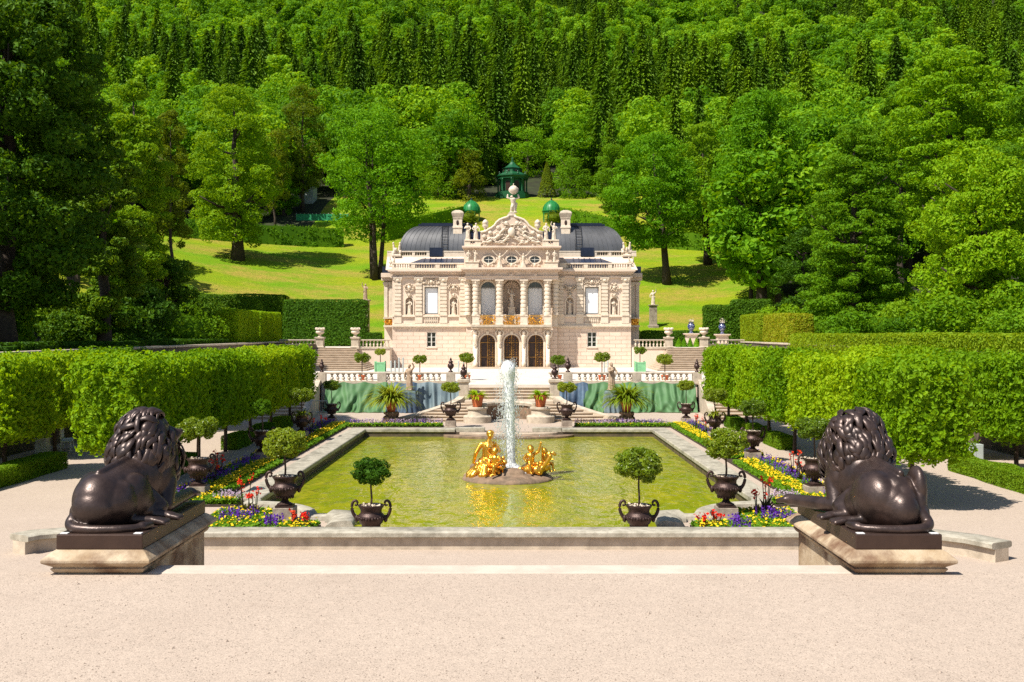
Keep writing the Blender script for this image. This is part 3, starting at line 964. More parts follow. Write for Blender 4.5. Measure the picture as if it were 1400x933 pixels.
def arch_band(mb, xc, w_, z0, z1, y0, y1, th, n=14):
    """arched frame"""
    r = w_ / 2; zs = z1 - r
    inn = [(xc - r, z0)] + [(xc - r * math.cos(t), zs + r * math.sin(t)) for t in np.linspace(0, PI, n)] + [(xc + r, z0)]
    out = [(xc - r - th, z0)] + [(xc - (r + th) * math.cos(t), zs + (r + th) * math.sin(t)) for t in np.linspace(0, PI, n)] + [(xc + r + th, z0)]
    for i in range(len(inn) - 1):
        a, b_, c_, d_ = out[i], out[i + 1], inn[i + 1], inn[i]
        mb.hexa([(a[0], y0, a[1]), (d_[0], y0, d_[1]), (c_[0], y0, c_[1]), (b_[0], y0, b_[1])], [(a[0], y1, a[1]), (d_[0], y1, d_[1]), (c_[0], y1, c_[1]), (b_[0], y1, b_[1])])


def scrolls(mb, xc, zc, y, w_, h_, n, seed, depth=.16):
    """shell and scroll work in relief"""
    r = np.random.default_rng(abs(int(seed)))
    for i in range(n):
        x = r.uniform(-.5, .5); z = r.uniform(-.5, .5)
        if abs(x) * 2 + abs(z) * 1.2 > 1.05: continue
        for sg in (-1, 1):
            a = r.uniform(0, PI)
            Mr = np.array(Matrix.Rotation(sg * a, 3, 'Y'))
            mb.ell((xc + sg * abs(x) * w_, y - depth * .4, zc + z * h_), (r.uniform(.06, .11) * w_ ** .4, depth * r.uniform(.5, 1), r.uniform(.03, .05)), Mr, 8, 5)
    mb.ell((xc, y - depth * .5, zc), (.13 * w_ ** .4, depth, .16), None, 10, 6)


PAL = thing('palace', 'small pale pink baroque palace with grey mansard roofs, gilded balconies and carved gable', 'palace', (PX, PD, TZ))
zb, zl, zsill, zw, zc0, zc1 = TZ, Z(445.3), Z(431.8), Z(430), Z(381), Z(368.6)
RY = 92.9                                  # front of the centre projection
hw = 10.86
# ground floor of the wings
for sg in (-1, 1):
    xa, xb = sorted((U(sg * 61), sg * hw + PX))
    wx = U(sg * 109.8)
    c = MB(); holed_wall(c, xa, xb, zb, zl, PD, PD + .4, [(wx - .42, wx + .42, Z(474.7), Z(454.2), False)])
    obj('ground_floor_wall', c, M['ashlar'], PAL)
    c = MB().box(xa, xb + sg * .0, PD - .07, PD + .05, zb, Z(500)); obj('wall_base', c, M['stucco'], PAL, bevel=.015)
    # ground floor window
    f = MB(); zz0, zz1 = Z(474.7), Z(454.2)
    f.box(wx - .42, wx - .36, PD + .1, PD + .2, zz0, zz1); f.box(wx + .36, wx + .42, PD + .1, PD + .2, zz0, zz1)
    f.box(wx - .36, wx + .36, PD + .1, PD + .2, zz1 - .07, zz1); f.box(wx - .36, wx + .36, PD + .1, PD + .2, zz0, zz0 + .07)
    f.box(wx - .045, wx + .045, PD + .1, PD + .2, zz0 + .07, zz1 - .07)
    for k in (1, 2): f.box(wx - .36, wx + .36, PD + .115, PD + .19, zz0 + k * (zz1 - zz0) / 3 - .02, zz0 + k * (zz1 - zz0) / 3 + .02)
    wf = obj('window', f, M['white_frame'], PAL)
    p = MB().box(wx - .37, wx + .37, PD + .2, PD + .22, zz0, zz1); obj('pane', p, M['glass'], wf)
    s_ = MB().box(wx - .5, wx + .5, PD - .08, PD + .1, zz0 - .1, zz0 - .002); obj('sill', s_, M['stucco'], wf)
    # piano nobile of the wings
    ww = .615; wz0, wz1 = Z(430), Z(392.7)
    nx = [U(sg * 79.5), U(sg * 140)]
    holes = [(wx - ww, wx + ww, wz0, wz1, False)] + [(n_ - .34, n_ + .34, Z(430.5), Z(407), True) for n_ in nx]
    c = MB(); holed_wall(c, xa, xb, zl, zc1, PD + .02, PD + .45, holes)
    obj('upper_wall', c, M['stucco'], PAL)
    for n_ in nx:
        c = MB().box(n_ - .35, n_ + .35, PD + .38, PD + .44, Z(431), Z(406)); obj('niche_back', c, M['stucco'], PAL)
    for n_ in nx:
        c = MB(); arch_band(c, n_, .68, Z(430.5), Z(407), PD - .05, PD + .06, .1)
        c.box(n_ - .46, n_ + .46, PD - .1, PD + .06, Z(430.4) - .06, Z(430.4))
        scrolls(c, n_, Z(404), PD, .5, .4, 8, int(n_ * 10) + 90); obj('niche_frame', c, M['white_stone'], PAL)
        c = MB(); scrolls(c, n_, Z(393.5), PD, 1.2, .75, 26, int(n_ * 7) + 200); obj('cartouche', c, M['white_stone'], PAL)
    # tall window
    f = MB()
    for a, b_ in ((-ww, -ww + .07), (ww - .07, ww)): f.box(wx + a, wx + b_, PD + .14, PD + .26, wz0, wz1)
    f.box(wx - ww + .07, wx + ww - .07, PD + .14, PD + .26, wz1 - .1, wz1); f.box(wx - ww + .07, wx + ww - .07, PD + .14, PD + .26, wz0, wz0 + .12)
    wf = obj('tall_window', f, M['frame'], PAL)
    p = MB().box(wx - ww + .07, wx + ww - .07, PD + .22, PD + .24, wz0 + .12, wz1 - .1); obj('blind', p, M['blind'], wf)
    s_ = MB()
    for sg2 in (-1, 1): s_.box(wx + sg2 * (ww + .02), wx + sg2 * (ww + .2), PD - .05, PD + .08, wz0, wz1 + .18)
    s_.box(wx - ww - .02, wx + ww + .02, PD - .05, PD + .08, wz1 + .02, wz1 + .18)
    scrolls(s_, wx, wz1 + .48, PD + .02, 1.9, .62, 34, int(wx * 3) + 60); obj('window_surround', s_, M['white_stone'], wf)
    # banded pilasters
    for dp in (155.5, 127, 93, 67):
        x = U(sg * dp); c = MB()
        if dp < 70: hwid = .24
        else: hwid = .29
        n_ = 9; h0, h1 = zsill + .06, Z(386)
        c.stack(x, PD, [(hwid - .06, .1, h0), (hwid - .06, .1, h1)])
        for k in range(n_):
            za = h0 + k * (h1 - h0) / n_; c.stack(x, PD, [(hwid, .15, za + .02), (hwid, .15, za + (h1 - h0) / n_ - .06)])
        c.stack(x, PD, [(hwid + .05, .2, h0 - .06), (hwid + .05, .2, h0 + .12)])
        c.stack(x, PD, [(hwid - .02, .14, h1), (hwid + .04, .2, h1 + .22), (hwid + .12, .26, h1 + .34), (hwid + .12, .26, h1 + .42)])
        for sx in (-1, 1): c.ell((x + sx * (hwid + .02), PD - .17, h1 + .26), (.11, .08, .11), None, 8, 6)
        c.ell((x, PD - .2, h1 + .16), (.16, .08, .12), None, 8, 6)
        obj('pilaster', c, M['white_stone'], PAL)
    # parapet zone under the windows
    c = MB(); c.box(xa, xb, PD - .1, PD + .015, zl + .02, zl + .2); c.box(xa, xb, PD - .14, PD + .012, zsill - .13, zsill + .03)
    for dp in (67, 93, 127, 155.5): c.box(U(sg * dp) - .34, U(sg * dp) + .34, PD - .125, PD + .01, zl + .2, zsill - .13)
    obj('window_parapet', c, M['white_stone'], PAL, bevel=.015)
    c = MB()
    for k in range(7): c.lathe([(.07, 0), (.04, .08), (.085, .25), (.04, .42), (.07, .5)], 8, (wx - .55 + k * .183, PD - .05, zl + .21))
    obj('window_balusters', c, M['white_stone'], PAL, smooth=True)
    c = MB().box(xa, xb + 0, PD - .22, PD + .01, zl - .12, zl + .02); c.box(xa, xb, PD - .1, PD + .01, zl - .26, zl - .12); obj('string_course', c, M['white_stone'], PAL, bevel=.02)
    # main cornice
    e0, e1 = (xa - .35, xb) if sg < 0 else (xa, xb + .35)
    c = MB()
    c.box(e0 + (.2 if sg < 0 else 0), e1 - (.2 if sg > 0 else 0), PD - .12, PD + .4, zc0 + .05, zc0 + .22)
    c.box(e0 + (.15 if sg < 0 else 0), e1 - (.15 if sg > 0 else 0), PD - .2, PD + .4, zc1 - .42, zc1 - .22)
    c.box(e0, e1, PD - .5, PD + .4, zc1 - .22, zc1 - .02)
    k = e0 + .2
    while k < e1 - .2:
        c.box(k, k + .13, PD - .4, PD - .2, zc1 - .34, zc1 - .225); k += .42
    obj('cornice', c, M['stucco'], PAL, bevel=.012)
    # parapet with baluster panels
    zp0, zp1 = zc1 - .02, Z(360)
    c = MB(); c.box(xa, xb, PD - .3, PD - .02, zp0, zp0 + .13); c.box(xa, xb, PD - .34, PD + .02, zp1 - .12, zp1)
    pans = [(104, 131.5), (75, 98), (137, 160)]
    edges = [61.5, 75, 98, 104, 131.5, 137, 160, 163]
    for i in range(0, len(edges) - 1, 2):
        x0, x1 = sorted((U(sg * edges[i]), U(sg * edges[i + 1]))); c.box(x0, x1, PD - .31, PD - .01, zp0 + .13, zp1 - .12)
    pp = obj('parapet', c, M['white_stone'], PAL, bevel=.012)
    bm = None
    for a, b_ in pans:
        x0, x1 = sorted((U(sg * a), U(sg * b_)))
        n_ = int((x1 - x0) / .21)
        for k in range(n_):
            if bm is None:
                bm = MB().lathe([(.07, 0), (.045, .05), (.085, .14), (.045, .24), (.07, .33)], 8); bm = mesh('baluster', bm, M['white_stone'], smooth=True)
            o = bpy.data.objects.new('baluster', bm); COL.objects.link(o); o.parent = pp
            o.location = np.array((x0 + (k + .5) * (x1 - x0) / n_, PD - .16, zp0 + .13)) - np.array(PAL.location)
    # sloping glazed roof strip and attic tier behind
    x0, x1 = sorted((U(sg * 66), U(sg * 141)))
    c = MB().hexa([(x0, 94.6, zp0 + .1), (x1, 94.6, zp0 + .1), (x1 - (1.2 if sg > 0 else 0), 96.3, zp0 + .1), (x0 + (1.2 if sg < 0 else 0), 96.3, zp0 + .1)],
                  [(x0, 94.6, zp0 + .62), (x1, 94.6, zp0 + .62), (x1 - (1.2 if sg > 0 else 0), 96.3, zp0 + 1.22), (x0 + (1.2 if sg < 0 else 0), 96.3, zp0 + 1.22)])
    sk = obj('roof_glazing', c, M['skylight'], PAL)
    c = MB()
    for k in range(6):
        xx = x0 + 1.3 + k * (x1 - x0 - 2.2) / 5.5; c.hexa([(xx, 94.58, zp0 + .6), (xx + .06, 94.58, zp0 + .6), (xx + .06, 96.28, zp0 + 1.2), (xx, 96.28, zp0 + 1.2)], [(xx, 94.58, zp0 + .66), (xx + .06, 94.58, zp0 + .66), (xx + .06, 96.28, zp0 + 1.26), (xx, 96.28, zp0 + 1.26)])
    obj('glazing_bars', c, M['roofblue'], sk)
    x0, x1 = sorted((U(sg * 64, 96.5), U(sg * 170, 96.5)))
    c = MB().hexa([(x0, 95.2, zp0 + .05), (x1, 95.2, zp0 + .05), (x1, 97, zp0 + .05), (x0, 97, zp0 + .05)], [(x0, 96.32, Z(351, 96.5)), (x1 - sg * .5 * (sg > 0), 96.32, Z(351, 96.5)), (x1 - .5 * (sg > 0), 97, Z(351, 96.5)), (x0 + .5 * (sg < 0), 97, Z(351, 96.5))])
    obj('attic_tier', c, M['stucco'], PAL)
    za, zb2 = Z(351, 96.5), Z(343.5, 96.5)
    c = MB(); c.box(x0, x1, 96.3, 96.62, za, za + .1); c.box(x0, x1, 96.28, 96.64, zb2 - .1, zb2)
    for a, b_ in ((64, 94), (112, 116), (132, 136), (152, 170)):
        u0, u1 = sorted((U(sg * a, 96.5), U(sg * b_, 96.5))); c.box(u0, u1, 96.31, 96.61, za + .1, zb2 - .1)
    k = x0 + .1
    while k < x1 - .1:
        c.box(k, k + .1, 96.4, 96.52, za + .1, zb2 - .1); k += .22
    obj('attic_balustrade', c, M['white_stone'], PAL)
    u0, u1 = sorted((U(sg * 94, 96.5), U(sg * 112, 96.5))); c = MB().box(u0, u1, 96.2, 96.6, za, zb2 + .3); obj('roof_hatch', c, M['roofblue'], PAL)
    # set-back side wing
    x0, x1 = sorted((sg * hw + PX, U(sg * 174, 98)))
    c = MB().box(x0, x1, 98, 118, zb, Z(384, 98)); obj('side_wing', c, M['stucco'], PAL)
    x0b, x1b = (x0 - .25, x1) if sg < 0 else (x0, x1 + .25)
    c = MB().box(x0b, x1b, 97.6, 118.3, Z(384, 98) + .002, Z(380, 98)); c.box(x0b, x1b, 97.4, 118.4, Z(380, 98), Z(374, 98)); obj('side_cornice', c, M['stucco'], PAL, bevel=.02)
    c = MB().box(x0b + .1, x1b - .1, 97.6, 118, Z(374, 98), Z(365, 98)); obj('side_roof', c, M['roofblue'], PAL)
    c = MB().box(x0, x1, 97.3, 97.99, Z(447.5, 98), Z(445, 98)); c.box(x0 - .02, x1 + .02, 97.25, 97.99, Z(436, 98), Z(434.5, 98)); obj('side_balcony', c, M['white_stone'], PAL)
    c = MB(); scrolls(c, (x0 + x1) / 2, Z(440.5, 98), 97.4, 1.2, .6, 30, 4 + sg, .1); c.box(x0 + .1, x1 - .1, 97.5, 97.6, Z(445, 98), Z(436, 98)); obj('gilded_balcony', c, M['gold'], PAL, label='gilded carved balcony front' )
    for dp in (164.5, 172):
        xq = U(sg * dp, 98); c = MB().stack(xq, 98, [(.16, .1, Z(434, 98)), (.16, .1, Z(392, 98)), (.26, .2, Z(388, 98)), (.26, .2, Z(386, 98))]); obj('side_pilaster', c, M['white_stone'], PAL)
    # square chimney turret
    x0, x1 = sorted((U(sg * 68.5, 97.5), U(sg * 79.5, 97.5))); xm_ = (x0 + x1) / 2; yc = 98
    t = obj('turret', MB().stack(xm_, yc, [(.62, .62, Z(345, 97.5)), (.62, .62, Z(334, 97.5)), (.5, .5, Z(332, 97.5)), (.42, .42, Z(331, 97.5)), (.42, .42, Z(313, 97.5)), (.47, .47, Z(312, 97.5)), (.47, .47, Z(309.5, 97.5)), (.42, .42, Z(309, 97.5)), (.42, .42, Z(300, 97.5))]), M['white_stone'], PAL, bevel=.012)
    c = MB().stack(xm_, yc, [(.42, .42, Z(300.3, 97.5)), (.46, .46, Z(298.5, 97.5)), (.46, .46, Z(297.5, 97.5)), (.57, .57, Z(292, 97.5)), (.57, .57, Z(291, 97.5)), (.48, .48, Z(289, 97.5)), (.2, .2, Z(287, 97.5))]); obj('turret_cap', c, M['stone'], t)
    c = MB().ell((xm_, yc - .42, Z(304.5, 97.5)), (.13, .06, .26), None, 10, 8); obj('keyhole_opening', c, M['door'], t)  # dark solid painting the shade inside the opening
    # mansard
    c = MB(); lv = np.linspace(0, 1, 10); z0m, z1m = Z(345.5, 97), Z(309.5, 99)
    x0, x1 = sorted((U(sg * 58, 97), U(sg * 155, 97)))
    rows = []
    for t_ in lv:
        ins = 2.0 * (1 - math.cos(t_ * PI / 2)); zz = z0m + (z1m - z0m) * math.sin(t_ * PI / 2) ** 1.1
        xo = x0 + (ins if sg < 0 else 0); xi = x1 - (ins if sg > 0 else 0)
        rows.append((xo, xi, 97 + ins, 119 - ins, zz))
    c.n = 0; Vv = []
    for (a, b_, y0, y1, zz) in rows: Vv += [(a, y0, zz), (b_, y0, zz), (b_, y1, zz), (a, y1, zz)]
    Q = [(k * 4 + i, k * 4 + (i + 1) % 4, k * 4 + 4 + (i + 1) % 4, k * 4 + 4 + i) for k in range(9) for i in range(4)] + [(36, 37, 38, 39)]
    c.add(Vv, [Q]); rf = obj('mansard_roof', c, M['roofmetal'], PAL, angle=35)
    c = MB()
    for k in range(15):
        fr = (k + .5) / 15
        path = [(a + (b_ - a) * fr, y0 - .01, zz + .01) for a, b_, y0, y1, zz in rows]; c.tube(path, .016, 5)
    obj('standing_seams', c, M['roofmetal'], rf); c = MB()
    for k in range(9):
        fr = (k + .5) / 12
        path = [((a - .01) if sg < 0 else (b_ + .01), y0 + (y1 - y0) * fr, zz + .01) for a, b_, y0, y1, zz in rows]; c.tube(path, .016, 5)
    obj('hip_seams', c, M['roofmetal'], rf)
    a, b_, y0, y1, zz = rows[-1]
    c = MB().box(a - .25, b_ + .25, y0 - .35, y1 + .3, zz - .02, zz + .16); c.box(a, b_, y0, y1, zz + .16, zz + .3); obj('roof_cap', c, M['roofblue'], rf)
    lx = U(sg * 92, 96.9); c = MB()
    for e in (-.28, .28): c.tube([(lx + e, r_[2] - .12, r_[4]) for r_ in rows], .03, 5)
    for r_ in np.linspace(0, 8.99, 13):
        i_ = int(r_); fq = r_ - i_; yy = rows[i_][2] * (1 - fq) + rows[i_ + 1][2] * fq - .12; zz_ = rows[i_][4] * (1 - fq) + rows[i_ + 1][4] * fq
        c.box(lx - .28, lx + .28, yy - .02, yy + .02, zz_ - .02, zz_ + .02)
    obj('roof_ladder', c, M['darkiron'], rf)

c = MB().box(U(-58, 97), U(58, 97), 96, 118, zb, Z(330)); obj('core_block', c, M['stucco'], PAL)
c = MB().box(U(-66, 97), U(66, 97), 98, 117, Z(345), Z(313)); c.box(U(-60, 99), U(60, 99), 99, 116, Z(313) - .01, Z(309)); obj('centre_roof', c, M['roofblue'], PAL)

# ---- centre projection
xa, xb = U(-61.5), U(61.5)
DX = [-2.155, 0, 2.155]
PYf = 92.3
dh = [(PX + d_ - .68, PX + d_ + .68, Z(503.2, 93), Z(458, 93), True) for d_ in DX]
c = MB(); holed_wall(c, U(-50), U(50), zb, zl, PYf, PYf + .45, dh); obj('portico_wall', c, M['ashlar'], PAL)
for q0, q1 in ((xa, U(-50)), (U(50), xb)): obj('ground_floor_wall', MB().box(q0, q1, RY, PD + .3, zb, zl), M['ashlar'], PAL)
c = MB().box(xa - .05, U(-50), RY - .07, PD, zb, Z(500)); c.box(U(50), xb + .05, RY - .07, PD, zb, Z(500)); obj('wall_base', c, M['stucco'], PAL)
c = MB().box(U(-49), U(49), PYf + .6, PYf + .7, zb, zl); obj('vestibule_back', c, M['door'], PAL)
for i, d_ in enumerate(DX):
    x = PX + d_; z0, z1 = Z(503.2, 93), Z(458, 93)
    c = MB().prism(arch_poly(x, 1.36, z0, z1), PYf + .34, PYf + .4, 'y'); dr = obj('door', c, M['door'], PAL)
    gm = MB(); yg = PYf + .26
    arch_band(gm, x, 1.26, z0, z1 - .05, yg, yg + .05, .05)
    gm.box(x - .045, x + .045, yg - .02, yg + .04, z0, z1 - .05)
    gm.box(x - .64, x + .64, yg - .01, yg + .04, z0, z0 + .12); gm.box(x - .62, x + .62, yg - .01, yg + .04, z0 + .95, z0 + 1.0); gm.box(x - .62, x + .62, yg - .01, yg + .04, z1 - .72, z1 - .66)
    lf = 0 if i == 1 else 1
    for side in (-1, 1):
        if i != 1 and side == -1:                     # one leaf stands open: dark door panel stands for the shade inside
            for xx in (-.62,): gm.box(x + xx, x + xx + .04, yg, yg + .04, z0, z1 - .7)
            continue
        for col_ in (.16, .44):
            zz = z0 + .14
            while zz < z1 - .15:
                xx = x + side * col_
                if (abs(xx - x) / .66) ** 2 + (max(0, zz - (z1 - .68)) / .66) ** 2 < .95:
                    Mr = np.array(Matrix.Rotation(.7 * (1 if (int(zz * 6) + int(col_ * 10)) % 2 else -1), 3, 'Y'))
                    gm.ell((xx, yg + .02, zz), (.035, .02, .105), Mr, 6, 4)
                    gm.ell((xx + .06, yg + .02, zz + .06), (.045, .02, .03), None, 6, 4)
                zz += .21
    obj('gilded_grille', gm, M['gold_grille'], dr)
    c = MB(); arch_band(c, x, 1.36, z0, z1, PYf - .07, PYf + .03, .13); c.stack(x, PYf - .04, [(.09, .1, z1 - .02), (.14, .14, z1 + .3)]); obj('door_surround', c, M['white_stone'], PAL)
# atlas herms between the doors
for hx in (-3.23, -1.077, 1.077, 3.23):
    c = MB(); x = PX + hx
    c.stack(x, PYf - .12, [(.2, .16, zb), (.2, .16, zb + .5), (.15, .12, zb + .55), (.2, .15, Z(468))])
    c.capsule((x, PYf - .2, Z(474)), (x, PYf - .22, Z(460)), .14, .24, 8); c.ell((x, PYf - .3, Z(455)), (.17, .17, .2), None, 10, 8)
    for s2 in (-1, 1): c.capsule((x + s2 * .24, PYf - .2, Z(460.5)), (x + s2 * .36, PYf - .3, Z(454.5)), .09, .07, 8); c.capsule((x + s2 * .36, PYf - .3, Z(454.5)), (x + s2 * .12, PYf - .2, Z(450.5)), .07, .06, 8)
    c.stack(x, PYf - .15, [(.3, .25, Z(450.5)), (.36, .32, zl - .2)])
    scrolls(c, x, Z(470), PYf - .25, .3, .7, 8, int(hx * 9) + 70, .1)
    obj('atlas_herm', c, M['white_stone'], PAL, smooth=True)
# balcony
c = MB().box(U(-54), U(54), 91.6, PYf + .4, zl - .16, zl + .04); c.box(U(-52), U(52), 91.75, PYf + .3, zl - .26, zl - .16); obj('balcony_slab', c, M['stone'], PAL, bevel=.02)
for dp in (-48, -16.3, 16.3, 48): 
    c = MB().stack(U(dp), 91.95, [(.36, .26, zl + .04), (.36, .26, zl + .12), (.3, .2, zl + .14), (.3, .2, zsill - .1), (.36, .26, zsill - .06), (.36, .26, zsill + .03)]); obj('balcony_pedestal', c, M['white_stone'], PAL, bevel=.012)
for a, b_ in ((-43.5, -21), (-11.8, 11.8), (21, 43.5)):
    c = MB(); x0, x1 = U(a), U(b_); c.box(x0, x1, 91.93, 91.99, zl + .06, zl + .12); c.box(x0, x1, 91.9, 92.0, zsill - .08, zsill - .02)
    r_ = np.random.default_rng(int(a) + 90)
    for k in range(70):
        Mr = np.array(Matrix.Rotation(r_.uniform(0, PI), 3, 'Y')); c.ell((r_.uniform(x0 + .05, x1 - .05), 91.93, r_.uniform(zl + .12, zsill - .1)), (.035, .05, .13), Mr, 6, 4)
    obj('gilded_balcony', c, M['gold'], PAL)
for sg in (-1, 1):
    x0, x1 = sorted((U(sg * 54), U(sg * 62))); c = MB().box(x0, x1, RY - .15, RY + .3, zl - .12, zsill + .03); obj('corner_pedestal', c, M['white_stone'], PAL, bevel=.015)
# upper wall of the centre
w0, w1 = Z(430, 93), Z(385.5, 93)
holes = [(PX + s2 * 2.12 - .66, PX + s2 * 2.12 + .66, w0, w1, True) for s2 in (-1, 1)] + [(PX - .78, PX + .78, Z(430, 93), Z(382.5, 93), True)]
c = MB(); holed_wall(c, xa, xb, zl, zc1, RY, PD + .3, holes); obj('centre_wall', c, M['stucco'], PAL)
c = MB().box(PX - .8, PX + .8, PD - .1, PD, zl, Z(381)); obj('niche_back', c, M['stucco'], PAL)
for s2 in (-1, 1):
    x = PX + s2 * 2.12
    c = MB(); arch_band(c, x, 1.22, w0, w1 - .05, RY + .2, RY + .32, .06); c.box(x - .61, x + .61, RY + .2, RY + .3, Z(393.6, 93) - .05, Z(393.6, 93) + .05)
    for t_ in (PI / 4, PI / 2, 3 * PI / 4):
        c.tube([(x + .28 * math.cos(t_), RY + .25, w1 - .68 + .28 * math.sin(t_)), (x + .6 * math.cos(t_), RY + .25, w1 - .68 + .6 * math.sin(t_))], .025, 5)
    arch_band(c, x, .5, w1 - .68, w1 - .43, RY + .22, RY + .29, .04, 9)
    wf = obj('arched_window', c, M['frame'], PAL)
    p = MB().prism(arch_poly(x, 1.26, Z(394, 93), w1 - .03), RY + .34, RY + .38, 'y'); obj('fanlight', p, M['glass'], wf)
    p = MB().box(x - .61, x + .61, RY + .27, RY + .3, w0, Z(394, 93)); obj('blind', p, M['blind'], wf)
    c = MB(); arch_band(c, x, 1.32, w0, w1, RY - .08, RY + .04, .14); scrolls(c, x, w1 + .3, RY - .02, .7, .4, 14, 31 + s2, .14); obj('window_surround', c, M['white_stone'], wf)
c = MB(); arch_band(c, PX, 1.56, Z(430, 93), Z(382.5, 93), RY - .06, RY + .04, .13)
for k in range(9):
    t_ = PI * (k + .5) / 9; c.capsule((PX, PD - .15, Z(394, 93)), (PX + .6 * math.cos(t_), PD - .2, Z(394, 93) + .6 * math.sin(t_)), .05, .1, 6)
obj('shell_niche', c, M['stucco'], PAL)
# columns
cz0, cz1 = zsill + .03, Z(383, 92.5)
for dp, yy in ((-59, RY - .28), (-48, 92.0), (-16.3, 92.0), (16.3, 92.0), (48, 92.0), (59, RY - .28)):
    x = U(dp); h = cz1 - cz0; c = MB()
    pr = [(.34, 0), (.34, .1), (.29, .14), (.32, .2), (.26, .26)]
    zz = .34
    while zz < h - .62:
        pr += [(.255, zz), (.30, zz + .02), (.30, zz + .2), (.255, zz + .22)]; zz += .36
    pr += [(.245, h - .58), (.28, h - .55), (.24, h - .5), (.27, h - .36), (.36, h - .16), (.34, h - .12)]
    c.lathe(pr, 14, (x, yy, cz0)); c.stack(x, yy, [(.37, .37, cz1 - .12), (.37, .37, cz1)])
    for a in np.arange(8) * PI / 4: c.ell((x + .3 * math.cos(a), yy + .3 * math.sin(a), cz1 - .27), (.07, .07, .1), None, 6, 5)
    obj('column', c, M['white_stone'], PAL, angle=45)
# entablature of the centre
c = MB(); c.box(xa - .05, xb + .05, 91.8, PD, cz1 + .002, cz1 + .25); c.box(xa - .1, xb + .1, 91.72, PD, cz1 + .25, cz1 + .34)
c.box(xa - .02, xb + .02, 91.84, PD, cz1 + .34, zc1 - .3); c.box(xa - .2, xb + .2, 91.6, PD, zc1 - .3, zc1 - .16); c.box(xa - .42, xb + .42, 91.3, PD, zc1 - .16, zc1 + .02)
k = xa - .2
while k < xb + .1:
    c.box(k, k + .13, 91.4, 91.6, zc1 - .28, zc1 - .163); k += .4
scrolls(c, PX, zc1 - .62, 91.84, 1.2, .3, 14, 5, .08); scrolls(c, PX - 2.1, zc1 - .62, 91.84, 1.2, .3, 14, 6, .08); scrolls(c, PX + 2.1, zc1 - .62, 91.84, 1.2, .3, 14, 7, .08)
obj('centre_entablature', c, M['stucco'], PAL, bevel=.01)
# attic with three oval windows
aY = 92.4; za0, za1 = zc1 + .02, Z(341, 92.5)
ov = [(-31.5, 0), (0, 0), (31.5, 0)]
c = MB()
oh = [(U(o_[0], 92.5) - .45, U(o_[0], 92.5) + .45, Z(355.3, 92.5) - .31, Z(355.3, 92.5) + .31) for o_ in ov]
holed_wall(c, U(-65, 92.5), U(65, 92.5), za0, za1, aY, aY + 3.4, [])
c.box(U(-65, 92.5), U(65, 92.5), aY - .1, aY - .001, za0, za0 + .3); obj('attic_wall', c, M['stucco'], PAL)
for o_ in ov:
    x = U(o_[0], 92.5); z_ = Z(355.3, 92.5)
    c = MB(); n_ = 24
    def ring(r0, r1, y0, y1):
        for i in range(n_):
            a0, a1 = 2 * PI * i / n_, 2 * PI * (i + 1) / n_
            p_ = [(math.cos(a), math.sin(a)) for a in (a0, a1)]
            q4 = [(r1[0] * p_[0][0], r1[1] * p_[0][1]), (r1[0] * p_[1][0], r1[1] * p_[1][1]), (r0[0] * p_[1][0], r0[1] * p_[1][1]), (r0[0] * p_[0][0], r0[1] * p_[0][1])]
            c.hexa([(x + u, y0, z_ + v) for u, v in q4], [(x + u, y1, z_ + v) for u, v in q4])
    ring((.44, .3), (.58, .43), aY - .14, aY + .01); wf = obj('oval_window', c, M['white_stone'], PAL, angle=40)
    c = MB().prism([(x + .45 * math.cos(a), z_ + .31 * math.sin(a)) for a in np.linspace(0, 2 * PI, n_, endpoint=False)], aY - .03, aY - .004, 'y'); obj('pane', c, M['glass'], wf)
    c = MB().box(x - .44, x + .44, aY - .06, aY - .035, z_ - .02, z_ + .02); c.box(x - .02, x + .02, aY - .062, aY - .033, z_ - .3, z_ + .3); obj('glazing_bars', c, M['white_frame'], wf)
    for s2 in (-1, 1):
        c = MB(); scrolls(c, x, z_ - .5, aY - .08, .9, .24, 10, 44, .1); 
    obj('window_swag', c, M['white_stone'], wf)
c = MB(); c.box(U(-66, 92.5), U(66, 92.5), aY - .25, aY + 3.4, za1, za1 + .1); c.box(U(-67.5, 92.5), U(67.5, 92.5), aY - .5, aY + 3.5, za1 + .1, za1 + .26); obj('attic_cornice', c, M['stucco'], PAL, bevel=.015)
zt0 = za1 + .26
for sg in (-1, 1):
    x0, x1 = sorted((U(sg * 42, 92.5), U(sg * 64.5, 92.5)))
    c = MB(); c.box(x0, x1, aY - .2, aY + .5, zt0, zt0 + .12); c.box(x0, x1, aY - .24, aY + .54, zt0 + .46, zt0 + .58); xm_ = (x0 + x1) / 2
    c.box(x0, xm_ - .2, aY - .18, aY + .48, zt0 + .12, zt0 + .46); c.box(xm_ + .2, x1, aY - .18, aY + .48, zt0 + .12, zt0 + .46); c.box(xm_ - .05, xm_ + .05, aY - .1, aY + .1, zt0 + .12, zt0 + .46)
    obj('attic_parapet', c, M['white_stone'], PAL, bevel=.012)
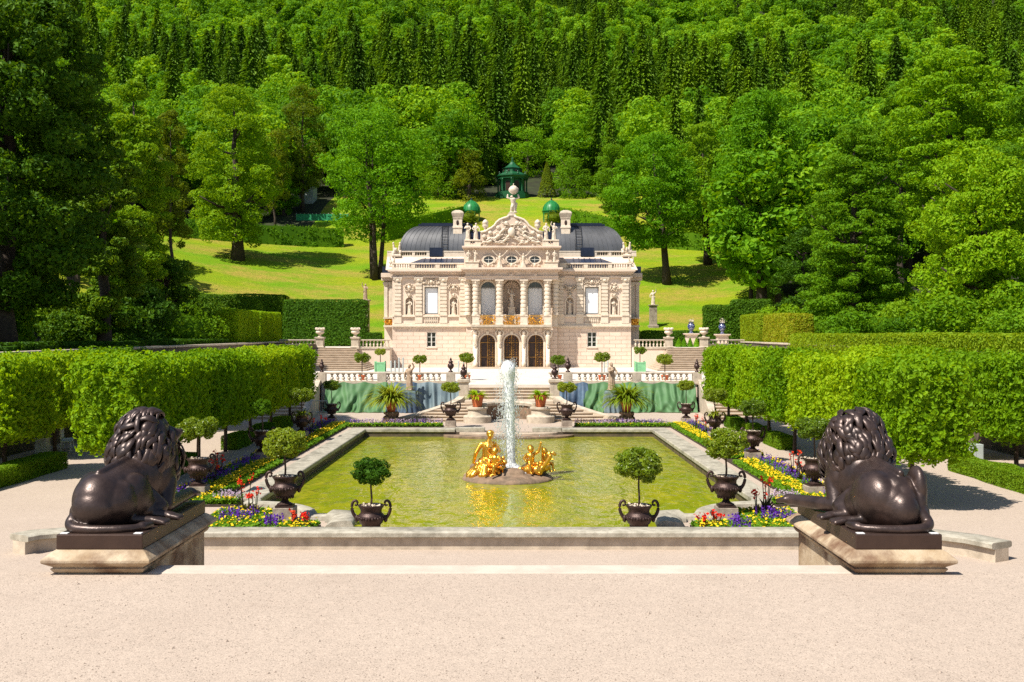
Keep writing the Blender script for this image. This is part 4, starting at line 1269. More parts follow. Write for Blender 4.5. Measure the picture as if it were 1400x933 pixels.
# carved gable
def gz(py): return Z(py, 92.6)
def gx(px): return U(px - 699.5, 92.6)
outl = [(657, 338), (657, 318), (664, 317), (668, 314), (672, 312), (676, 309), (679, 304.5), (683, 301), (688, 299), (693, 297.5), (696, 295.5), (703, 295.5), (706, 297.5)]
outl += [(1399 - a, b_) for a, b_ in outl[:-1]][::-1][1:] if False else [(1399 - a, b_) for a, b_ in outl[::-1][2:]]
c = MB().prism([(gx(a), gz(b_)) for a, b_ in outl][::-1], aY + .02, aY + .6, 'y'); gab = obj('gable', c, M['stucco'], PAL, bevel=.03)
c = MB()
for side in (0, 1):
    pth = [(gx(a if not side else 1399 - a), aY - .02, gz(b_)) for a, b_ in outl[1:11]]; c.tube(pth, .1, 8)
obj('gable_moulding', c, M['white_stone'], gab, smooth=True)
c = MB(); r_ = np.random.default_rng(3)
def body(x, z, s, lean, sg):
    """small reclining figure in relief"""
    c.capsule((x, aY - .1, z), (x + sg * .34 * s, aY - .16, z + .3 * s * lean), .15 * s, .17 * s, 8)
    c.ell((x + sg * .46 * s, aY - .2, z + (.3 * lean + .22) * s), .12 * s, None, 8, 6)
    c.capsule((x, aY - .1, z), (x - sg * .4 * s, aY - .2, z + .05 * s), .13 * s, .09 * s, 8); c.capsule((x - sg * .4 * s, aY - .2, z + .05 * s), (x - sg * .75 * s, aY - .14, z - .16 * s), .09 * s, .06 * s, 8)
    c.capsule((x + sg * .34 * s, aY - .2, z + .3 * s * lean), (x + sg * .72 * s, aY - .22, z + .38 * s), .07 * s, .05 * s, 8)
for sg in (-1, 1):
    body(PX + sg * 1.5, gz(327), 1.0, .8, -sg); body(PX + sg * 2.15, gz(332), .8, .5, -sg); body(PX + sg * .95, gz(318), .8, 1.0, -sg); body(PX + sg * .75, gz(331), .75, .9, -sg); body(PX + sg * .6, gz(308), .55, 1, sg)
for sg in (-1, 1):
    for q, (a_, b_) in enumerate(((660, 320), (668, 315), (679, 308), (690, 302))): c.ell((gx(a_ if sg < 0 else 1399 - a_) - sg * .15, aY - .08, gz(b_ + 4)), (.2, .16, .2), None, 10, 7)
    body(PX + sg * 1.15, gz(333), .7, .4, sg); body(PX + sg * .42, gz(326), .6, 1.2, -sg)
for i in range(90):
    t_ = r_.uniform(-1, 1); x = PX + t_ * 2.5; top = 336 - 34 * (1 - abs(t_)) ** .7; z_ = gz(r_.uniform(top, 336))
    Mr = np.array(Matrix.Rotation(r_.uniform(0, PI), 3, 'Y')); c.ell((x, aY - .04, z_), (.06, .13, r_.uniform(.12, .26)), Mr, 8, 5)
obj('gable_relief', c, M['statue'], gab, smooth=True)
c = MB().ell((PX, aY - .18, gz(318)), (.34, .2, .42), None, 16, 10); obj('oval_shield', c, M['white_stone'], gab, smooth=True)
c = MB().stack(PX, aY + .3, [(.4, .35, gz(296)), (.4, .35, gz(294)), (.28, .28, gz(293)), (.28, .28, gz(291))]); obj('gable_block', c, M['stone'], gab, bevel=.02)
# door steps
c = MB().box(U(-52), U(52), 91.2, PYf - .003, TZ, TZ + .1); obj('door_step', c, M['step'], PAL, bevel=.02)
c = MB().box(U(-56), U(56), 90.7, 91.2, TZ, TZ + .05); obj('door_step', c, M['step'], PAL, bevel=.02)
# ------------------------------------------------------------------ bronze lions on their pedestals
def flat_lock(mb, pts, rad, nrm, n=8, th=.42):
    """wavy ribbon of hair, wider than thick"""
    P = np.array(pts); T = unit(np.gradient(P, axis=0)); a = np.arange(n) * 2 * PI / n; V = []
    for p, t, r_, q in zip(P, T, rad, nrm):
        w_ = unit(np.cross(t, q)); u = np.cross(w_, t)
        V.append(p + r_ * (np.cos(a)[:, None] * w_ + th * np.sin(a)[:, None] * u))
    k = len(P); Q = [(i * n + j, i * n + (j + 1) % n, (i + 1) * n + (j + 1) % n, (i + 1) * n + j) for i in range(k - 1) for j in range(n)]
    mb.add(np.concatenate(V), [Q, [tuple(range(n))[::-1]], [tuple(range((k - 1) * n, k * n))]])


def lion(hd, paw, knee):
    mb = MB(); r = np.random.default_rng(5)
    A = np.array
    E_ = lambda c, q, M_=None: mb.ell(c, q, M_, 40, 28)
    C_ = lambda a, b, ra, rb: mb.capsule(a, b, ra, rb, 24)
    # pelvis, loin, ribs
    if knee:
        E_((-.19, .54, .31), (.23, .32, .32)); E_((-.10, .52, .30), (.27, .30, .31)); E_((-.17, .34, .25), (.2, .2, .24))
        E_((.06, .66, .35), (.255, .39, .36), np.array(Matrix.Rotation(-.15, 3, 'Z'))); E_((.19, .92, .24), (.15, .22, .2))
    else:
        E_((-.20, .52, .34), (.32, .36, .36)); E_((-.20, .36, .27), (.27, .24, .27)); E_((-.02, .6, .3), (.25, .34, .31))
        E_((.12, .80, .33), (.17, .31, .31), np.array(Matrix.Rotation(-.25, 3, 'Z'))); E_((.2, .98, .24), (.12, .18, .17)); C_((.10, .55, .5), (.24, .95, .3), .075, .07)
        E_((-.33, .62, .42), (.17, .30, .27))
    C_((-.15, .55, .44), (-.05, 1.25, .52), .25, .285)
    E_((-.02, 1.42, .50), (.34, .42, .43)); E_((-.07, 1.0, .24), (.33, .6, .24))
    E_((.0, 1.62, .52), (.36, .38, .48))
    C_((-.185, .45, .69), (-.06, 1.3, .80), .045, .06)
    for q_ in (-1, 1): E_((q_ * .19 - .03, 1.38, .78), (.1, .24, .12))
    # near thigh, shank, foot
    pass
    C_((.2, 1.06, .3), (.34, 1.13, .17), .13, .105)
    C_((.34, 1.12, .16), (.08, .62, .12), .105, .06)
    E_((.055, .56, .12), (.065, .07, .085)); C_((.06, .58, .1), (.5, .63, .07), .062, .052)
    for a in (-.08, -.027, .027, .08): C_((.46, .64 + a * .6, .075), (.60 - abs(a) * .3, .66 + a, .05), .042, .036)
    C_((.2, .96, .1), (.55, .98, .07), .085, .055)
    for a in (-.06, 0, .06): C_((.52, .98 + a * .6, .07), (.66 - abs(a) * .3, .99 + a, .05), .042, .036)
    # far thigh
    E_((-.40, .66, .31), (.14, .36, .31))
    if knee: E_((-.42, .58, .42), (.115, .24, .36), np.array(Matrix.Rotation(.22, 3, 'X'))); C_((-.43, .50, .62), (-.4, .34, .12), .095, .065); C_((-.40, .36, .07), (-.36, .62, .05), .06, .05)
    C_((-.36, .42, .2), (-.3, .5, .05), .17, .15)
    # shoulders and forelegs
    for sx, pw in ((1, paw), (-1, (-.22, 2.3, .09))):
        E_((sx * .25, 1.55, .46), (.15, .26, .36)); el = A((sx * .33, 1.36, .14)); pw = A(pw)
        C_((sx * .29, 1.52, .42), el, .14, .10); C_(el, pw, .105, .075); E_(el, (.09, .1, .1))
        d = unit(pw - el); pd = np.cross(d, [0, 0, 1])
        for q_ in (-1.5, -.5, .5, 1.5): C_(pw + pd * q_ * .048, pw + d * (.16 - abs(q_) * .02) + pd * q_ * .055 - A((0, 0, .03)), .046, .038)
        E_(pw, (.09, .11, .08))
    # tail
    T = A([(-.38, .32, .22), (-.46, .24, .10), (-.36, .13, .062), (-.1, .085, .056), (.18, .12, .056), (.36, .2, .056), (.44, .34, .06)])
    tt = np.linspace(0, 6, 60); P = np.stack([np.interp(tt, range(7), T[:, k]) for k in range(3)], 1)
    for _ in range(12): P[1:-1] = (P[:-2] + 2 * P[1:-1] + P[2:]) / 4
    mb.tube(P, np.interp(tt, [0, 1, 5, 6], [.085, .07, .05, .055]), 16)
    C_((.41, .27, .06), (.47, .42, .065), .066, .04)
    # neck and head
    hd = unit(A(hd)); H = A((.0, 1.72, 1.1)) + A((hd[0], hd[1], 0)) * .03
    C_((.0, 1.5, .62), H, .34, .23); E_(H, (.19, .19, .2))
    side = np.cross(hd, [0, 0, 1])
    C_(H + hd * .1 - A((0, 0, .03)), H + hd * .30 - A((0, 0, .06)), .13, .08)
    C_(H + hd * .1 - A((0, 0, .12)), H + hd * .28 - A((0, 0, .155)), .09, .055); E_(H + hd * .36 - A((0, 0, .025)), (.045, .045, .04))
    for q_ in (-1, 1):
        C_(H + hd * .17 + side * q_ * .08 + A((0, 0, .085)), H + hd * .13 + side * q_ * .15 + A((0, 0, .06)), .04, .028)
        E_(H + hd * .29 + side * q_ * .055 - A((0, 0, .09)), (.055, .055, .055)); E_(H - hd * .02 + side * q_ * .2 + A((0, 0, .14)), (.055, .055, .075))
    EL_ = [(A((-.02, 1.60, 1.03)), A((.33, .31, .33)), 200), (A((-.05, 1.48, .78)), A((.38, .32, .36)), 230), (A((.10, 1.74, .74)), A((.29, .28, .40)), 100), (A((.0, 1.82, .5)), A((.27, .22, .34)), 60)]
    for c, q_, n in EL_: E_(c, q_ * .94)
    body = fuse(mb, .013, 9, .5)
    mb = MB()
    # the mane: layered wavy locks
    for c, q_, n in EL_:
        for i in range(n):
            d = unit(r.normal(size=3))
            if c[2] > .9 and d @ hd > .60: continue
            p = c + d * q_
            if p[2] < .32: continue
            nn = unit(d / q_)
            fl = A((0, 0, -1.0)) - hd * .6 + A((.35 * math.sin(p[2] * 9 + p[0] * 5), -.2, .25 * math.sin(p[0] * 11 + p[1] * 4))) + r.normal(size=3) * .16
            if c[2] > .9 and d[2] > .5: fl = -hd * .8 + A((.3 * math.sin(p[0] * 14), -.5, -.25)) + r.normal(size=3) * .3
            t = unit(fl - nn * (fl @ nn)); bt = np.cross(nn, t); cv = r.normal() * .45 + .8 * math.sin(p[0] * 8 + p[2] * 6)
            Ln = r.uniform(.2, .42); R0 = r.uniform(.026, .06); pts, rad, ns = [], [], []; wv = r.uniform(4, 7)
            for k in range(10):
                s = k / 9
                x = p + t * Ln * (s - .15) + bt * (cv * .10 * s * s + .02 * math.sin(s * wv + cv * 3))
                e = (x - c) / q_; ln = np.linalg.norm(e); lift = .01 + .035 * math.sin(min(1, s * 1.15) * PI) + .02 * s * (1 if i % 3 else 2)
                x = c + e / ln * q_ * 1.0 + unit(e / q_) * lift
                pts.append(x); ns.append(unit(e / q_)); rad.append(R0 * (.4, .85, 1.05, 1.1, 1.05, .92, .74, .52, .3, .08)[k])
            flat_lock(mb, pts, rad, ns)
    return body, mesh('mane', mb, [], smooth=True)


LN = {}
for sg, hd, paw, knee, cx, side, d0 in ((-1, (1, .35, .0), (.36, 2.3, .16), False, -4.915, 'left', 12.3), (1, (.28, 1, .0), (.74, 2.12, .10), True, 4.61, 'right', 12.3)):
    zt_ = 2.596
    me, mn = lion(hd, paw, knee)
    for m_ in (me, mn):
        co_ = np.empty(len(m_.vertices) * 3, np.float32); m_.vertices.foreach_get('co', co_); co_ = co_.reshape(-1, 3)
        co_[:, 2] -= .02
        if sg > 0:
            co_[:, 0] *= -1; m_.flip_normals()
        m_.vertices.foreach_set('co', co_.ravel()); m_.materials.append(M['bronze']); m_.update()
    lb = 'dark bronze lion seen from behind, its face turned in profile towards the pool' if sg < 0 else 'dark bronze lion showing only the back of its mane, forepaw hanging over its slab'
    o = bpy.data.objects.new('bronze_lion', me); COL.objects.link(o); o.location = (cx, d0, zt_)
    tag(o, lb, 'lion statue')
    h = bpy.data.objects.new('mane', mn); COL.objects.link(h); h.parent = o
    t = thing('lion_pedestal', 'stained stone pedestal with flared cornice and bronze slab under the lion on the %s' % side, 'pedestal', (cx, d0 + 1.2, 0))
    yc = d0 + 1.26
    c = MB().stack(cx, yc, [(.515, 1.26, 2.415), (.515, 1.26, zt_)]); obj('bronze_slab', c, M['bronze_base'], t, bevel=.012)
    c = MB()
    for ux in (-.44, .44): c.box(cx + ux - .045, cx + ux + .045, d0 + .03, d0 + .1, zt_ - .002, zt_ + .008)
    p_ = obj('metal_plate', MB().box(cx - .485, cx - .395, d0 + .03, d0 + .1, zt_ - .002, zt_ + .008), M['whitemetal'], t); p_ = obj('metal_plate', MB().box(cx + .395, cx + .485, d0 + .03, d0 + .1, zt_ - .002, zt_ + .008), M['whitemetal'], t)
    c = MB().stack(cx, yc, [(.53, 1.3, 2.15), (.56, 1.34, 2.2), (.53, 1.31, 2.215), (.62, 1.38, 2.265), (.645, 1.4, 2.28), (.645, 1.4, 2.315), (.56, 1.3, 2.39), (.52, 1.27, 2.414)]); obj('cornice', c, M['pedestal'], t, bevel=.008)
    c = MB().stack(cx, yc, [(.6, 1.36, -.02), (.6, 1.36, .25), (.5, 1.27, .32), (.5, 1.27, 2.15)]); obj('pedestal_body', c, M['pedestal'], t, bevel=.015)


# ------------------------------------------------------------------ stone figures
def figure(pose, s=1.0, rob=True):
    """standing draped figure 1.75 m tall, one skin"""
    mb = MB(); r = np.random.default_rng(pose + 20)
    q = 1 if pose % 2 else -1
    hip, chest, head = (q * .04, 0, .92), (-q * .02, .0, 1.3), (q * .02, -.03, 1.62)
    mb.stack(0, 0, [(.24, .2, 0), (.24, .2, .06)])
    mb.capsule((q * .1, .02, .1), hip, .09, .15, 10); mb.capsule((-q * .12, -.08, .1), (-q * .1, -.1, .5), .07, .1, 10); mb.capsule((-q * .1, -.1, .5), hip, .1, .14, 10)
    mb.capsule(hip, chest, .16, .19, 12); mb.capsule((-.17, 0, 1.4), (.17, 0, 1.4), .09, .09, 10); mb.capsule(chest, (0, -.02, 1.52), .14, .07, 10)
    mb.ell(head, (.095, .11, .13), None, 12, 10); mb.ell((head[0], head[1] + .04, head[2] + .06), (.11, .11, .1), None, 10, 8)
    if rob:
        for i in range(9):
            a = i / 9 * 2 * PI; mb.capsule((.14 * math.cos(a), .12 * math.sin(a), .95), (.2 * math.cos(a + .3), .17 * math.sin(a + .3), .08), .06, .055, 8)
        mb.capsule((-q * .2, -.1, .9), (q * .2, -.12, 1.25), .07, .06, 8)
    arms = [((.34, -.1, 1.15), (.2, -.22, 1.02)), ((.3, -.2, 1.2), (.05, -.26, 1.3)), ((.36, .0, 1.6), (.3, -.1, 1.85)), ((.38, -.05, 1.12), (.36, -.1, .86))]
    for sx, (e, h) in ((1, arms[pose % 4]), (-1, arms[(pose + 1 + pose // 4) % 4])):
        e = np.array(e) * (sx, 1, 1); h = np.array(h) * (sx, 1, 1)
        mb.capsule((sx * .2, 0, 1.4), e, .075, .06, 8); mb.capsule(e, h, .06, .045, 8); mb.ell(h, (.05, .05, .06), None, 8, 6)
    me = fuse(mb, .022, 2, .5)
    return me


FIG = [figure(k) for k in range(4)]


def put_statue(k, loc, h, label, mt='statue', rz=0, name='stone_statue', group=None):
    me = FIG[k].copy(); me.materials.append(M[mt])
    o = bpy.data.objects.new(name, me); COL.objects.link(o)
    o.location = loc; o.scale = (h / 1.75,) * 3; o.rotation_euler = (0, 0, rz)
    return tag(o, label, 'statue', group)


zN = Z(430.4) + .002
for i, (dp, w_) in enumerate(((-140, 'outermost niche of the left palace wing'), (-79.5, 'niche right of the left tall window'), (79.5, 'niche left of the right tall window'), (140, 'outermost niche of the right palace wing'))):
    put_statue((0, 3, 1, 0)[i], (U(dp), PD + .17, zN), 1.42, 'small white statue standing in the ' + w_, rz=.2 * (i - 1.5))
put_statue(1, (PX, RY + .15, Z(429) + .55), 1.55, 'white statue in the tall shell niche between the two arched palace windows')
c = MB().stack(PX, RY + .15, [(.38, .3, zl + .1), (.38, .3, zsill), (.34, .28, zsill + .02), (.26, .22, Z(429) + .4), (.36, .3, Z(429) + .55)]); obj('niche_pedestal', c, M['white_stone'], PAL, bevel=.015)
zp = zt0 + .58
for i, (dx, w_) in enumerate(((-60, 'outer left'), (-49, 'inner left'), (47, 'inner right'), (58, 'outer right'))):
    put_statue((0, 2, 3, 1)[i] if i != 1 else 3, (U(dx, 92.5), 92.55, zp), 1.5, 'white roof statue, the %s of four beside the carved gable' % w_, rz=.15 * (i - 1))
# groups in front of the attic
for i, (dx, w_) in enumerate(((-59, 'left'), (-49.5, 'left'), (49, 'right'), (58.5, 'right'))):
    put_statue((3, 1, 0, 3)[i], (U(dx, 92.2), 91.98, Z(358.5, 92.2)), 1.0, 'small pale figure %s the attic pier %s of the oval windows' % ('at the outside of' if i in (0, 3) else 'at the inside of', w_), rz=.2)
for sg in (-1, 1):
    x0, x1 = sorted((U(sg * 45, 92.2), U(sg * 63, 92.2)))
    c = MB(); c.box(x0, x1, 91.75, aY - .003, zc1 + .02, Z(359.5, 92.2)); c.box(x0 - .05, x1 + .05, 91.68, aY - .003, Z(359.5, 92.2), Z(358.5, 92.2)); obj('attic_pier', c, M['white_stone'], PAL, bevel=.015)
# winged figures between the oval windows
for sg, w_ in ((-1, 'left'), (1, 'right')):
    mb = MB(); x = 0
    mb.capsule((0, 0, .1), (0, 0, .75), .2, .14, 10); mb.capsule((0, 0, .75), (0, -.03, 1.1), .15, .17, 10); mb.ell((0, -.05, 1.38), (.1, .11, .13), None, 10, 8)
    for s2 in (-1, 1):
        mb.capsule((s2 * .15, 0, 1.2), (s2 * .36, -.1, 1.32), .06, .05, 8); mb.capsule((s2 * .36, -.1, 1.32), (s2 * .78, -.1, 1.78), .035, .05, 8)
        for k in range(4): mb.capsule((s2 * .12, .08, 1.1), (s2 * (.32 + .09 * k), .05, 1.25 - .24 * k), .07, .05, 8)
        mb.capsule((s2 * .1, 0, .5), (s2 * .2, -.1, .0), .1, .09, 8)
    me = fuse(mb, .028, 2, .5); me.materials.append(M['statue'])
    o = bpy.data.objects.new('winged_statue', me); COL.objects.link(o); o.location = (U(sg * 16, 92.2), 92.0, zc1 + .02); o.scale = (.86,) * 3
    tag(o, 'winged stone figure with trumpets just %s of the middle oval window' % w_, 'statue')
# atlas with the globe
mb = MB()
mb.stack(0, 0, [(.28, .24, 0), (.28, .24, .1)]); mb.capsule((.1, 0, .15), (.04, -.02, .6), .1, .12, 10); mb.capsule((-.16, -.05, .15), (-.1, -.12, .62), .09, .12, 10); mb.capsule((.04, -.02, .6), (0, 0, 1.0), .12, .17, 10); mb.capsule((-.1, -.12, .62), (0, 0, 1.0), .12, .16, 10)
mb.capsule((0, 0, 1.0), (-.02, -.05, 1.45), .17, .21, 12); mb.ell((-.12, -.14, 1.72), (.11, .12, .14), None, 12, 10)
for s2, e, h in ((1, (.42, -.05, 1.62), (.36, -.02, 1.95)), (-1, (-.44, -.06, 1.6), (-.42, -.04, 1.95))):
    mb.capsule((s2 * .2, 0, 1.52), e, .09, .075, 8); mb.capsule(e, h, .075, .06, 8)
mb.capsule((.2, .05, 1.0), (.12, .12, .2), .12, .1, 8)
me = fuse(mb, .025, 2, .5); me.materials.append(M['statue'])
t = thing('atlas_statue', 'crowning stone statue carrying a globe on its shoulders above the palace gable', 'statue', (PX + .15, aY + .3, gz(291)))
o = obj('body', me, None, t); o.location = (0, 0, 0) if False else (0, 0, 0); o.scale = (1.2, 1.05, .83)
gl = MB().ell((PX + .17, aY + .26, gz(291) + 2.05), .40, None, 24, 16); gl.tube([(PX + .17 + .415 * math.cos(a), aY + .26 + .415 * math.sin(a) * .5, gz(291) + 2.05 + .415 * math.sin(a) * .86) for a in np.linspace(0, 2 * PI, 30)], .03, 6); gl.lathe([(.05, 0), (.05, .1), (.01, .18)], 8, (PX + .17, aY + .26, gz(291) + 2.46)); obj('globe', gl, M['statue'], t, smooth=True)
# vases on the gable shoulders
for px, w_ in ((663.5, 'left'), (735, 'right')):
    x = gx(px); c = MB().lathe([(.2, 0), (.2, .1), (.1, .16), (.1, .25), (.26, .45), (.28, .6), (.2, .7), (.3, .78), (.22, .95), (.06, 1.1)], 14, (x, aY + .3, gz(317)))
    tag(obj('roof_vase', c, M['statue'], loc=(x, aY + .3, gz(317)), smooth=True), 'stone flame vase on the %s shoulder of the carved gable' % w_, 'vase')
# trophies at the roof corners
def trophy(seed):
    mb = MB(); r = np.random.default_rng(seed)
    mb.stack(0, 0, [(.4, .3, 0), (.4, .3, .15), (.25, .22, .2)])
    for i in range(14): mb.ell((r.uniform(-.35, .35), r.uniform(-.2, .15), r.uniform(.2, .75)), (r.uniform(.08, .17), r.uniform(.08, .15), r.uniform(.12, .22)), None, 8, 6)
    for s2 in (-.2, .2): mb.capsule((s2, 0, .5), (s2 * 1.3, -.05, .95), .13, .1, 8); mb.ell((s2 * 1.4, -.06, 1.14), (.09, .1, .12), None, 8, 6)
    return fuse(mb, .03, 2, .5)
for sg, w_ in ((-1, 'left'), (1, 'right')):
    for (dp, d_, py, sc_, ww_) in ((163, 94.2, 365, .72, 'main cornice'), (157, 96.5, 351.5, 1.1, 'upper balustrade')):
        me = trophy(int(dp) + sg); me.materials.append(M['statue'])
        o = bpy.data.objects.new('corner_sculpture', me); COL.objects.link(o); o.location = (U(sg * dp, d_), d_ - .1, Z(py, d_)); o.scale = (sc_,) * 3
        tag(o, 'white sculpture group at the %s corner of the palace %s' % (w_, ww_), 'sculpture')
# lawn statues
for px, py, d_, h, lb, mt in ((893, 417, 124, 1.75, 'pale statue on a tall plinth alone on the lawn right of the palace', 'statue'), (499.5, 410, 112, 1.7, 'brown sandstone statue rising behind the hedge left of the palace', 'old_statue')):
    p = at(px, py, d_); gnd = float(zt(p[0], d_))
    t = thing('statue_plinth', 'stone plinth under the %s' % ('lawn statue right of the palace' if px > 700 else 'statue behind the left hedge'), 'plinth', (p[0], d_, gnd))
    c = MB().stack(p[0], d_, [(.6, .6, gnd - .2), (.6, .6, gnd + .15), (.42, .42, gnd + .25), (.42, .42, p[2] - .15), (.55, .55, p[2] - .1), (.55, .55, p[2])]); obj('shaft', c, M['plinth'], t, bevel=.02)
    put_statue(2 if px > 700 else 1, (p[0], d_, p[2]), h, lb, mt)

# ------------------------------------------------------------------ fountain
fy = 37.0; fx = AX + .02; wz = -.24
t = thing('fountain', 'tall white water jet rising from an oval rock island in the green pool', 'fountain', (fx, fy, wz))
mb = MB(); r = np.random.default_rng(9)
mb.ell((fx, fy, wz + .0), (1.65, 1.5, .30), None, 32, 14)
for i in range(46):
    a = r.uniform(0, 2 * PI); q = r.uniform(.2, 1.0); mb.ell((fx + 1.45 * q * math.cos(a), fy + 1.3 * q * math.sin(a), wz + .16 * (1.15 - q)), (r.uniform(.15, .45), r.uniform(.15, .4), r.uniform(.08, .24)), None, 10, 7)
mb.ell((fx + .15, fy - .55, wz + .25), (.5, .4, .22), None, 12, 8); mb.ell((fx - .8, fy + .1, wz + .3), (.6, .6, .45), None, 12, 8)
mb.ell((fx + .9, fy + .3, wz + .25), (.5, .5, .3), None, 12, 8)
me = fuse(mb, .04, 2, .5)
o = obj('rock_base', me, None, t); me.materials.append(M['rock'])
cv = np.empty(len(me.vertices) * 3, np.float32); me.vertices.foreach_get('co', cv); cv = cv.reshape(-1, 3) - np.array((fx, fy, wz), np.float32); me.vertices.foreach_set('co', cv.ravel()); me.update()
# jet column
jx, jz0, jz1 = fx + .12, -.05, 4.02
mb = MB(); n, kk = 22, 70
V = []
for k in range(kk):
    s = k / (kk - 1); z = jz0 + (jz1 - jz0) * s
    rr = .125 + .05 * s + .07 * math.exp(-((s - .93) / .07) ** 2) + .16 * math.exp(-s * 14)
    if s > .95: rr *= math.sqrt(max(0.02, 1 - ((s - .95) / .05) ** 2))
    for j in range(n):
        a = 2 * PI * j / n
        q = rr * (1 + .16 * math.sin(3 * a + 9 * s) * math.sin(31 * s + a) + r.normal() * .03)
        V.append((jx - .2 * s * s * .6 + q * math.cos(a), fy + q * math.sin(a), z))
Q = [(i * n + j, i * n + (j + 1) % n, (i + 1) * n + (j + 1) % n, (i + 1) * n + j) for i in range(kk - 1) for j in range(n)]
mb.add(V, [Q, [tuple(range((kk - 1) * n, kk * n))]]); obj('jet_column', mb, M['jet'], t, smooth=True)
core = MB(); core.tube([(jx - .12 * (s ** 2), fy, jz0 + (jz1 - .06 - jz0) * s) for s in np.linspace(0, 1, 30)], [.13 + .06 * s + .08 * math.exp(-((s - .93) / .07) ** 2) for s in np.linspace(0, .97, 29)] + [.05], 14); obj('jet_core', core, M['foam'], t, smooth=True)
# falling drops: little stretched beads
mb = MB(); nd = 5600
s = r.random(nd) ** .75; h = jz0 + (jz1 - jz0) * s
spread = .19 + (1 - s) * .30 + r.exponential(.10, nd) * (1.2 - s * .5)
a = r.uniform(0, 2 * PI, nd)
C = np.stack([jx - .1 + spread * np.cos(a), fy + spread * np.sin(a), h + r.normal(0, .05, nd)], 1)
sz = r.uniform(.006, .017, nd)
na, ns_ = 170, 22                                             # arcs of water falling back from the crest
h0 = r.uniform(1.6, 4.05, na)[:, None]; v_ = (.04 + r.exponential(.22, na))[:, None]; a_ = r.uniform(0, 2 * PI, na)[:, None]; tm = np.sort(r.uniform(0, .82, (na, ns_)), 1)
zz = h0 + .35 * tm - 4.9 * tm * tm; rr_ = .15 + v_ * tm + r.normal(0, .01, (na, ns_)); ok = zz > 0.05
C2 = np.stack([jx - .1 + rr_ * np.cos(a_), fy + rr_ * np.sin(a_), zz], -1)[ok]
C = np.concatenate([C[:1500], C2]); nd = len(C); sz = r.uniform(.006, .015, nd)
O = np.array([(1, 0, 0), (-.5, .87, 0), (-.5, -.87, 0), (0, 0, 3.2), (0, 0, -3.2)])
V = C[:, None, :] + O[None] * sz[:, None, None]
b0 = np.arange(nd)[:, None] * 5
T = np.concatenate([b0 + np.array(x) for x in ((0, 1, 3), (1, 2, 3), (2, 0, 3), (1, 0, 4), (2, 1, 4), (0, 2, 4))])
mb.add(V.reshape(-1, 3), [T]); o = obj('falling_drops', mb, M['drops'], t); o['kind'] = 'stuff'
mb = MB()
for i in range(60):
    a = r.uniform(0, 2 * PI); q = abs(r.normal(0, .35)); mb.ell((jx + q * math.cos(a), fy - .1 + q * math.sin(a), wz + .42 - q * .3 + r.uniform(-.05, .1)), r.uniform(.05, .16), None, 8, 6)
obj('splash', mb, M['jet'], t, smooth=True)
# gilded sculptures on the rock
def putto(mb, base, face, s, arm=1):
    """seated child: base = seat point, face = direction it looks"""
    b = np.array(base, float); f = unit(np.array([face[0], face[1], 0.])); sd = np.array([f[1], -f[0], 0]); up = np.array([0, 0, 1.])
    P = lambda a, c, d: b + (f * a + sd * c + up * d) * s
    mb.ell(P(0, 0, .12), .15 * s, None, 12, 8); mb.capsule(P(0, 0, .12), P(.03, 0, .42), .15 * s, .15 * s, 12); mb.ell(P(.06, 0, .68), (.12 * s,) * 3, None, 12, 10); mb.ell(P(.02, 0, .72), (.13 * s,) * 3, None, 10, 8)
    for q in (-1, 1):
        mb.capsule(P(0, q * .1, .1), P(.34, q * .16, .16), .1 * s, .075 * s, 10); mb.capsule(P(.34, q * .16, .16), P(.4, q * .16, -.14), .07 * s, .05 * s, 10); mb.capsule(P(.4, q * .16, -.15), P(.5, q * .16, -.16), .045 * s, .04 * s, 8)
        e = P(.1, q * .3, .36 if q != arm else .6); h = P(.3, q * .3, .3) if q != arm else P(.12, q * .38, .92)
        mb.capsule(P(0, q * .14, .48), e, .065 * s, .055 * s, 8); mb.capsule(e, h, .055 * s, .04 * s, 8); mb.ell(h, .05 * s, None, 8, 6)
r = np.random.default_rng(40); mb = MB(); bx, by, bz = fx - .72, fy - .25, wz + .52
# reclining woman seen from the back, head turned
mb.ell((bx, by, bz + .12), (.34, .3, .24), None, 14, 10); mb.capsule((bx, by, bz + .15), (bx + .02, by - .02, bz + .62), .22, .2, 14); mb.capsule((bx - .2, by, bz + .74), (bx + .22, by, bz + .76), .1, .1, 12); mb.capsule((bx, by, bz + .6), (bx + .06, by, bz + .92), .17, .08, 12)
mb.ell((bx + .1, by - .01, bz + 1.1), (.12, .14, .16), None, 14, 10); mb.ell((bx + .1, by - .06, bz + 1.14), (.15, .13, .13), None, 12, 8); mb.ell((bx + .1, by - .14, bz + 1.05), (.08, .08, .08), None, 10, 8)
mb.capsule((bx - .24, by, bz + .74), (bx - .42, by - .1, bz + .42), .085, .07, 10); mb.capsule((bx - .42, by - .1, bz + .42), (bx - .5, by - .02, bz + .1), .07, .055, 10); mb.capsule((bx + .26, by, bz + .74), (bx + .42, by + .2, bz + .5), .085, .07, 10); mb.capsule((bx + .42, by + .2, bz + .5), (bx + .3, by + .42, bz + .4), .07, .055, 10)
mb.capsule((bx - .1, by + .1, bz + .1), (bx + .2, by + .65, bz + .25), .16, .12, 12); mb.capsule((bx + .1, by + .1, bz + .1), (bx + .38, by + .6, bz + .12), .16, .12, 12)
for i in range(40):
    a = r.uniform(0, 2 * PI); mb.capsule((bx + .3 * math.cos(a), by + .28 * math.sin(a), bz + r.uniform(.0, .22)), (bx + .46 * math.cos(a + .3), by + .4 * math.sin(a + .3), bz - .38), .06, .08, 6)
for i in range(26): mb.ell((bx + r.uniform(-.42, .45), by - .28 + r.uniform(-.1, .1), bz + r.uniform(-.4, .1)), r.uniform(.05, .1), None, 8, 6)
